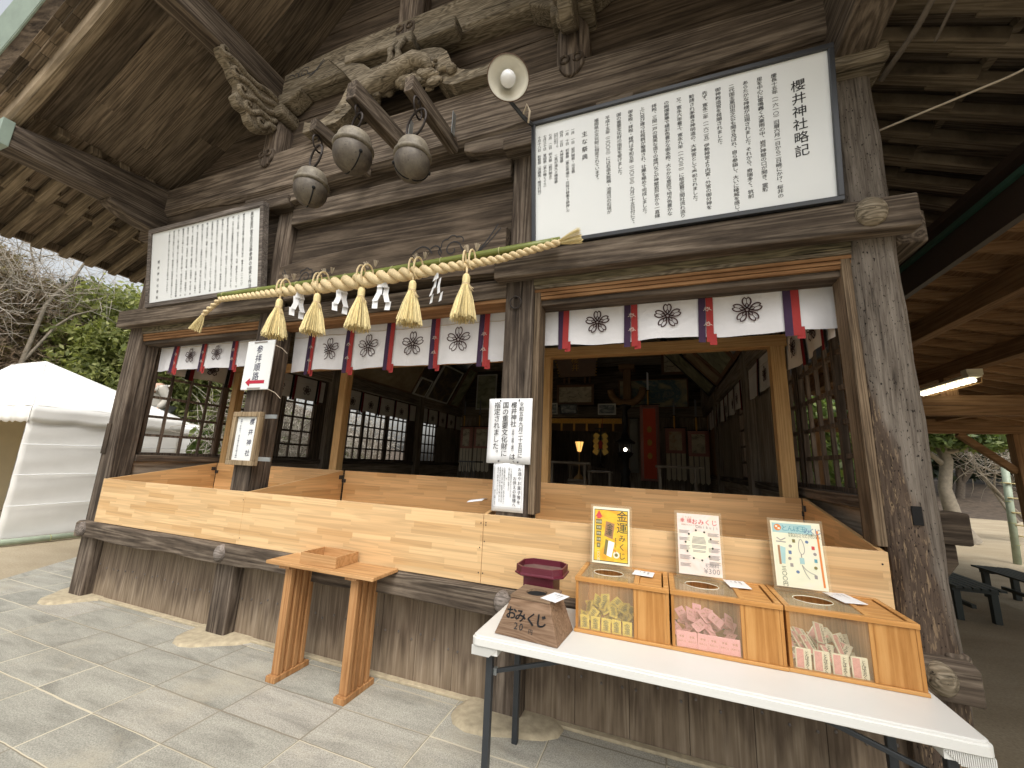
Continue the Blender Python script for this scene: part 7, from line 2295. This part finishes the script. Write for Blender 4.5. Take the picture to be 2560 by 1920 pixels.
twigs([(-14, 4.4, 5.6, 1.4, 1.7, 1.3), (-14, 3.4, 5.0, 1.2, 1.2, 1.5)], 1300, .55, .006, 'twigs', 'twig_pale', bt)
br = thing('bare_shrub', 'dense thicket of brown leafless twigs behind the large white tent', 'shrub', (-14.5, 4.0, 0), GT)
mb = MB()
for k in range(9):
    limbs(mb, (-15.3 + rnd.uniform(-.3, .3), 3.4 + .22 * k, 0), (rnd.uniform(-.2, .2), rnd.uniform(-.4, .4), 1), 2.6, .015, 1, .6, .2, 3)
mb.build('stems', 'twig', br, 0, True)
twigs([(-15.2, 3.6, 4.9, 1.2, 1.7, 1.4), (-15.0, 5.0, 4.6, 1.0, 1.5, 1.3), (-15, 4.2, 3.2, 1.2, 2.0, 1.0)], 8500, .42, .0065, 'twigs', 'twig', br, V3((0, .4, .1)))
crown([(-15.3, 3.6, 4.9, 1.2, 1.7, 1.3), (-15.2, 5.0, 4.4, 1.0, 1.5, 1.2), (-15.2, 4.2, 3.2, 1, 1.9, 1)], 16000, .10, 'dry_leaves', 'leaf_brown', br)
# bare branches outside the left windows
for k, (x, y, lab) in enumerate(((-8.3, 6.4, 'bare pale shrub outside the left lattice windows, nearest the entrance'), (-9.2, 8.6, 'bare pale shrub outside the middle left lattice windows'), (-9.6, 11.2, 'bare pale shrub outside the far left lattice window'))):
    t = thing('bare_shrub', lab, 'shrub', (x, y, 0), 'bare shrubs outside the left wall')
    mb = MB()
    for q in range(7):
        limbs(mb, (x + rnd.uniform(-.3, .3), y + rnd.uniform(-.5, .5), 0), (rnd.uniform(-.4, .4), rnd.uniform(-.5, .5), 1), 2.0, .03, 2, .75, .05, 3)
    mb.build('stems', 'bark_pale', t, 0, True)
    twigs([(x, y, 1.9, .9, 1.3, 1.0)], 900, .6, .008, 'twigs', 'twig_pale', t, V3((0, .1, -.1)))
    crown([(x - 1.2, y + .2, 1.5, .6, 1.0, .6)], 900, .14, 'sparse_leaves', 'leaf', t)
sv_ = thing('storage_hut', 'pale grey low hut behind the bare shrubs outside the left wall', 'hut', (-11.5, 8.8, 0))
MB().box(-12.4, -11.2, 8.5, 11.5, 0, 1.75).build('wall', 'frame_grey', sv_)
MB().prism([(-12.7, 8.3, 1.75), (-10.9, 8.3, 1.75), (-11.8, 8.3, 2.25)], (0, 3.4, 0)).build('roof', 'shed_fascia', sv_)
# right side: hedge seen through the lattice and the shed, tree with a pale trunk, leaf-litter bank
GR = 'bushes beyond the right wall'
for k, (x, y, lab) in enumerate(((2.6, 11.5, 'green bush straight behind the right lattice window'), (4.4, 13.0, 'green bush beyond the shed, right of the first one'), (1.9, 15.5, 'green bush farthest back beyond the right lattice'))):
    tree('green_bush', lab, x, y, 2.2, .08, [(x, y, 1.7, 1.5, 1.4, 1.6), (x + .5, y, 2.7, 1.1, 1.1, .9)], 11000, .15, 'leaf', GR)
pt = thing('pine_tree', 'small pine with a pale forked trunk and flat green layers, beyond the shed', 'tree', (7.0, 13.6, 0))
mb = MB()
mb.tube([(7.15, 13.6, 0), (6.95, 13.6, .5), (6.85, 13.6, 1.3), (6.98, 13.6, 2.0), (6.9, 13.7, 2.6), (7.3, 13.7, 3.3)], [.24, .17, .13, .12, .10, .05], 12, False)
mb.tube([(6.9, 13.6, 1.9), (6.5, 13.5, 2.3), (6.1, 13.4, 2.5)], [.07, .05, .03], 8, False)
mb.tube([(6.95, 13.6, 2.2), (7.6, 13.5, 2.4), (8.2, 13.5, 2.42)], [.07, .05, .03], 8, False)
mb.build('trunk', 'bark_pale', pt, 0, True)
crown([(6.8, 13.6, 2.75, 1.1, .9, .22), (7.7, 13.5, 2.5, .9, .8, .18), (6.4, 13.5, 2.45, .8, .7, .18), (7.1, 13.7, 3.3, 1.0, .9, .25)], 8000, .12, 'crown', 'leaf', pt, 1.8, 0)
t = thing('bare_shrub', 'bare branching tree with white twigs at the far right beyond the shed', 'tree', (9.5, 14, 0))
mb = MB()
for q in range(8):
    limbs(mb, (9.6 + rnd.uniform(-1.2, 1.2), 14.6, .5), (rnd.uniform(-.8, .3), 0, 1), 1.9, .045, 2, .8, .02, 3)
mb.build('stems', 'bark_pale', t, 0, True)
twigs([(9.0, 14.5, 2.2, 1.6, .8, .9)], 500, .6, .008, 'twigs', 'twig_pale', t)
bank = MB().grid(lambda u, v: (2 + 34 * u, 20.5 + 9 * v + 1.5 * math.sin(u * 7), -.05 + 1.5 * (v * v * (3 - 2 * v)) + .10 * math.sin(u * 41 + v * 13) * v), 60, 14)
tag(bank.build('earth_bank', 'bank', None, 0, True), kind='structure')
hill = MB().grid(lambda u, v: (-70 + 50 * u, -15 + 60 * v, -.1 + 17.0 * max(0, 1 - u * 1.12) * (.75 + .25 * math.sin(v * 9))), 24, 30)
tag(hill.build('wooded_slope', 'bank', None, 0, True), kind='structure')
GB = 'dark trees on the bank'
for k, (x, y, lab) in enumerate(((9.5, 27, 'dark tree on the bank behind the pale trunk'), (13.5, 26, 'dark tree on the bank in the middle of the gap under the shed'), (17.5, 28, 'dark tree on the bank at the right edge'), (5.5, 28, 'dark tree on the bank behind the corner post'), (22, 30, 'dark tree on the bank outside to the right'))):
    tree('dark_tree', lab, x, y, 6, .2, [(x, y, 3.6, 2.2, 2.0, 1.7), (x + .8, y, 5.4, 2.0, 1.8, 1.4), (x - .8, y + .5, 2.4, 1.6, 1.5, .9)], 6000, .26, 'leaf_dark', GB)
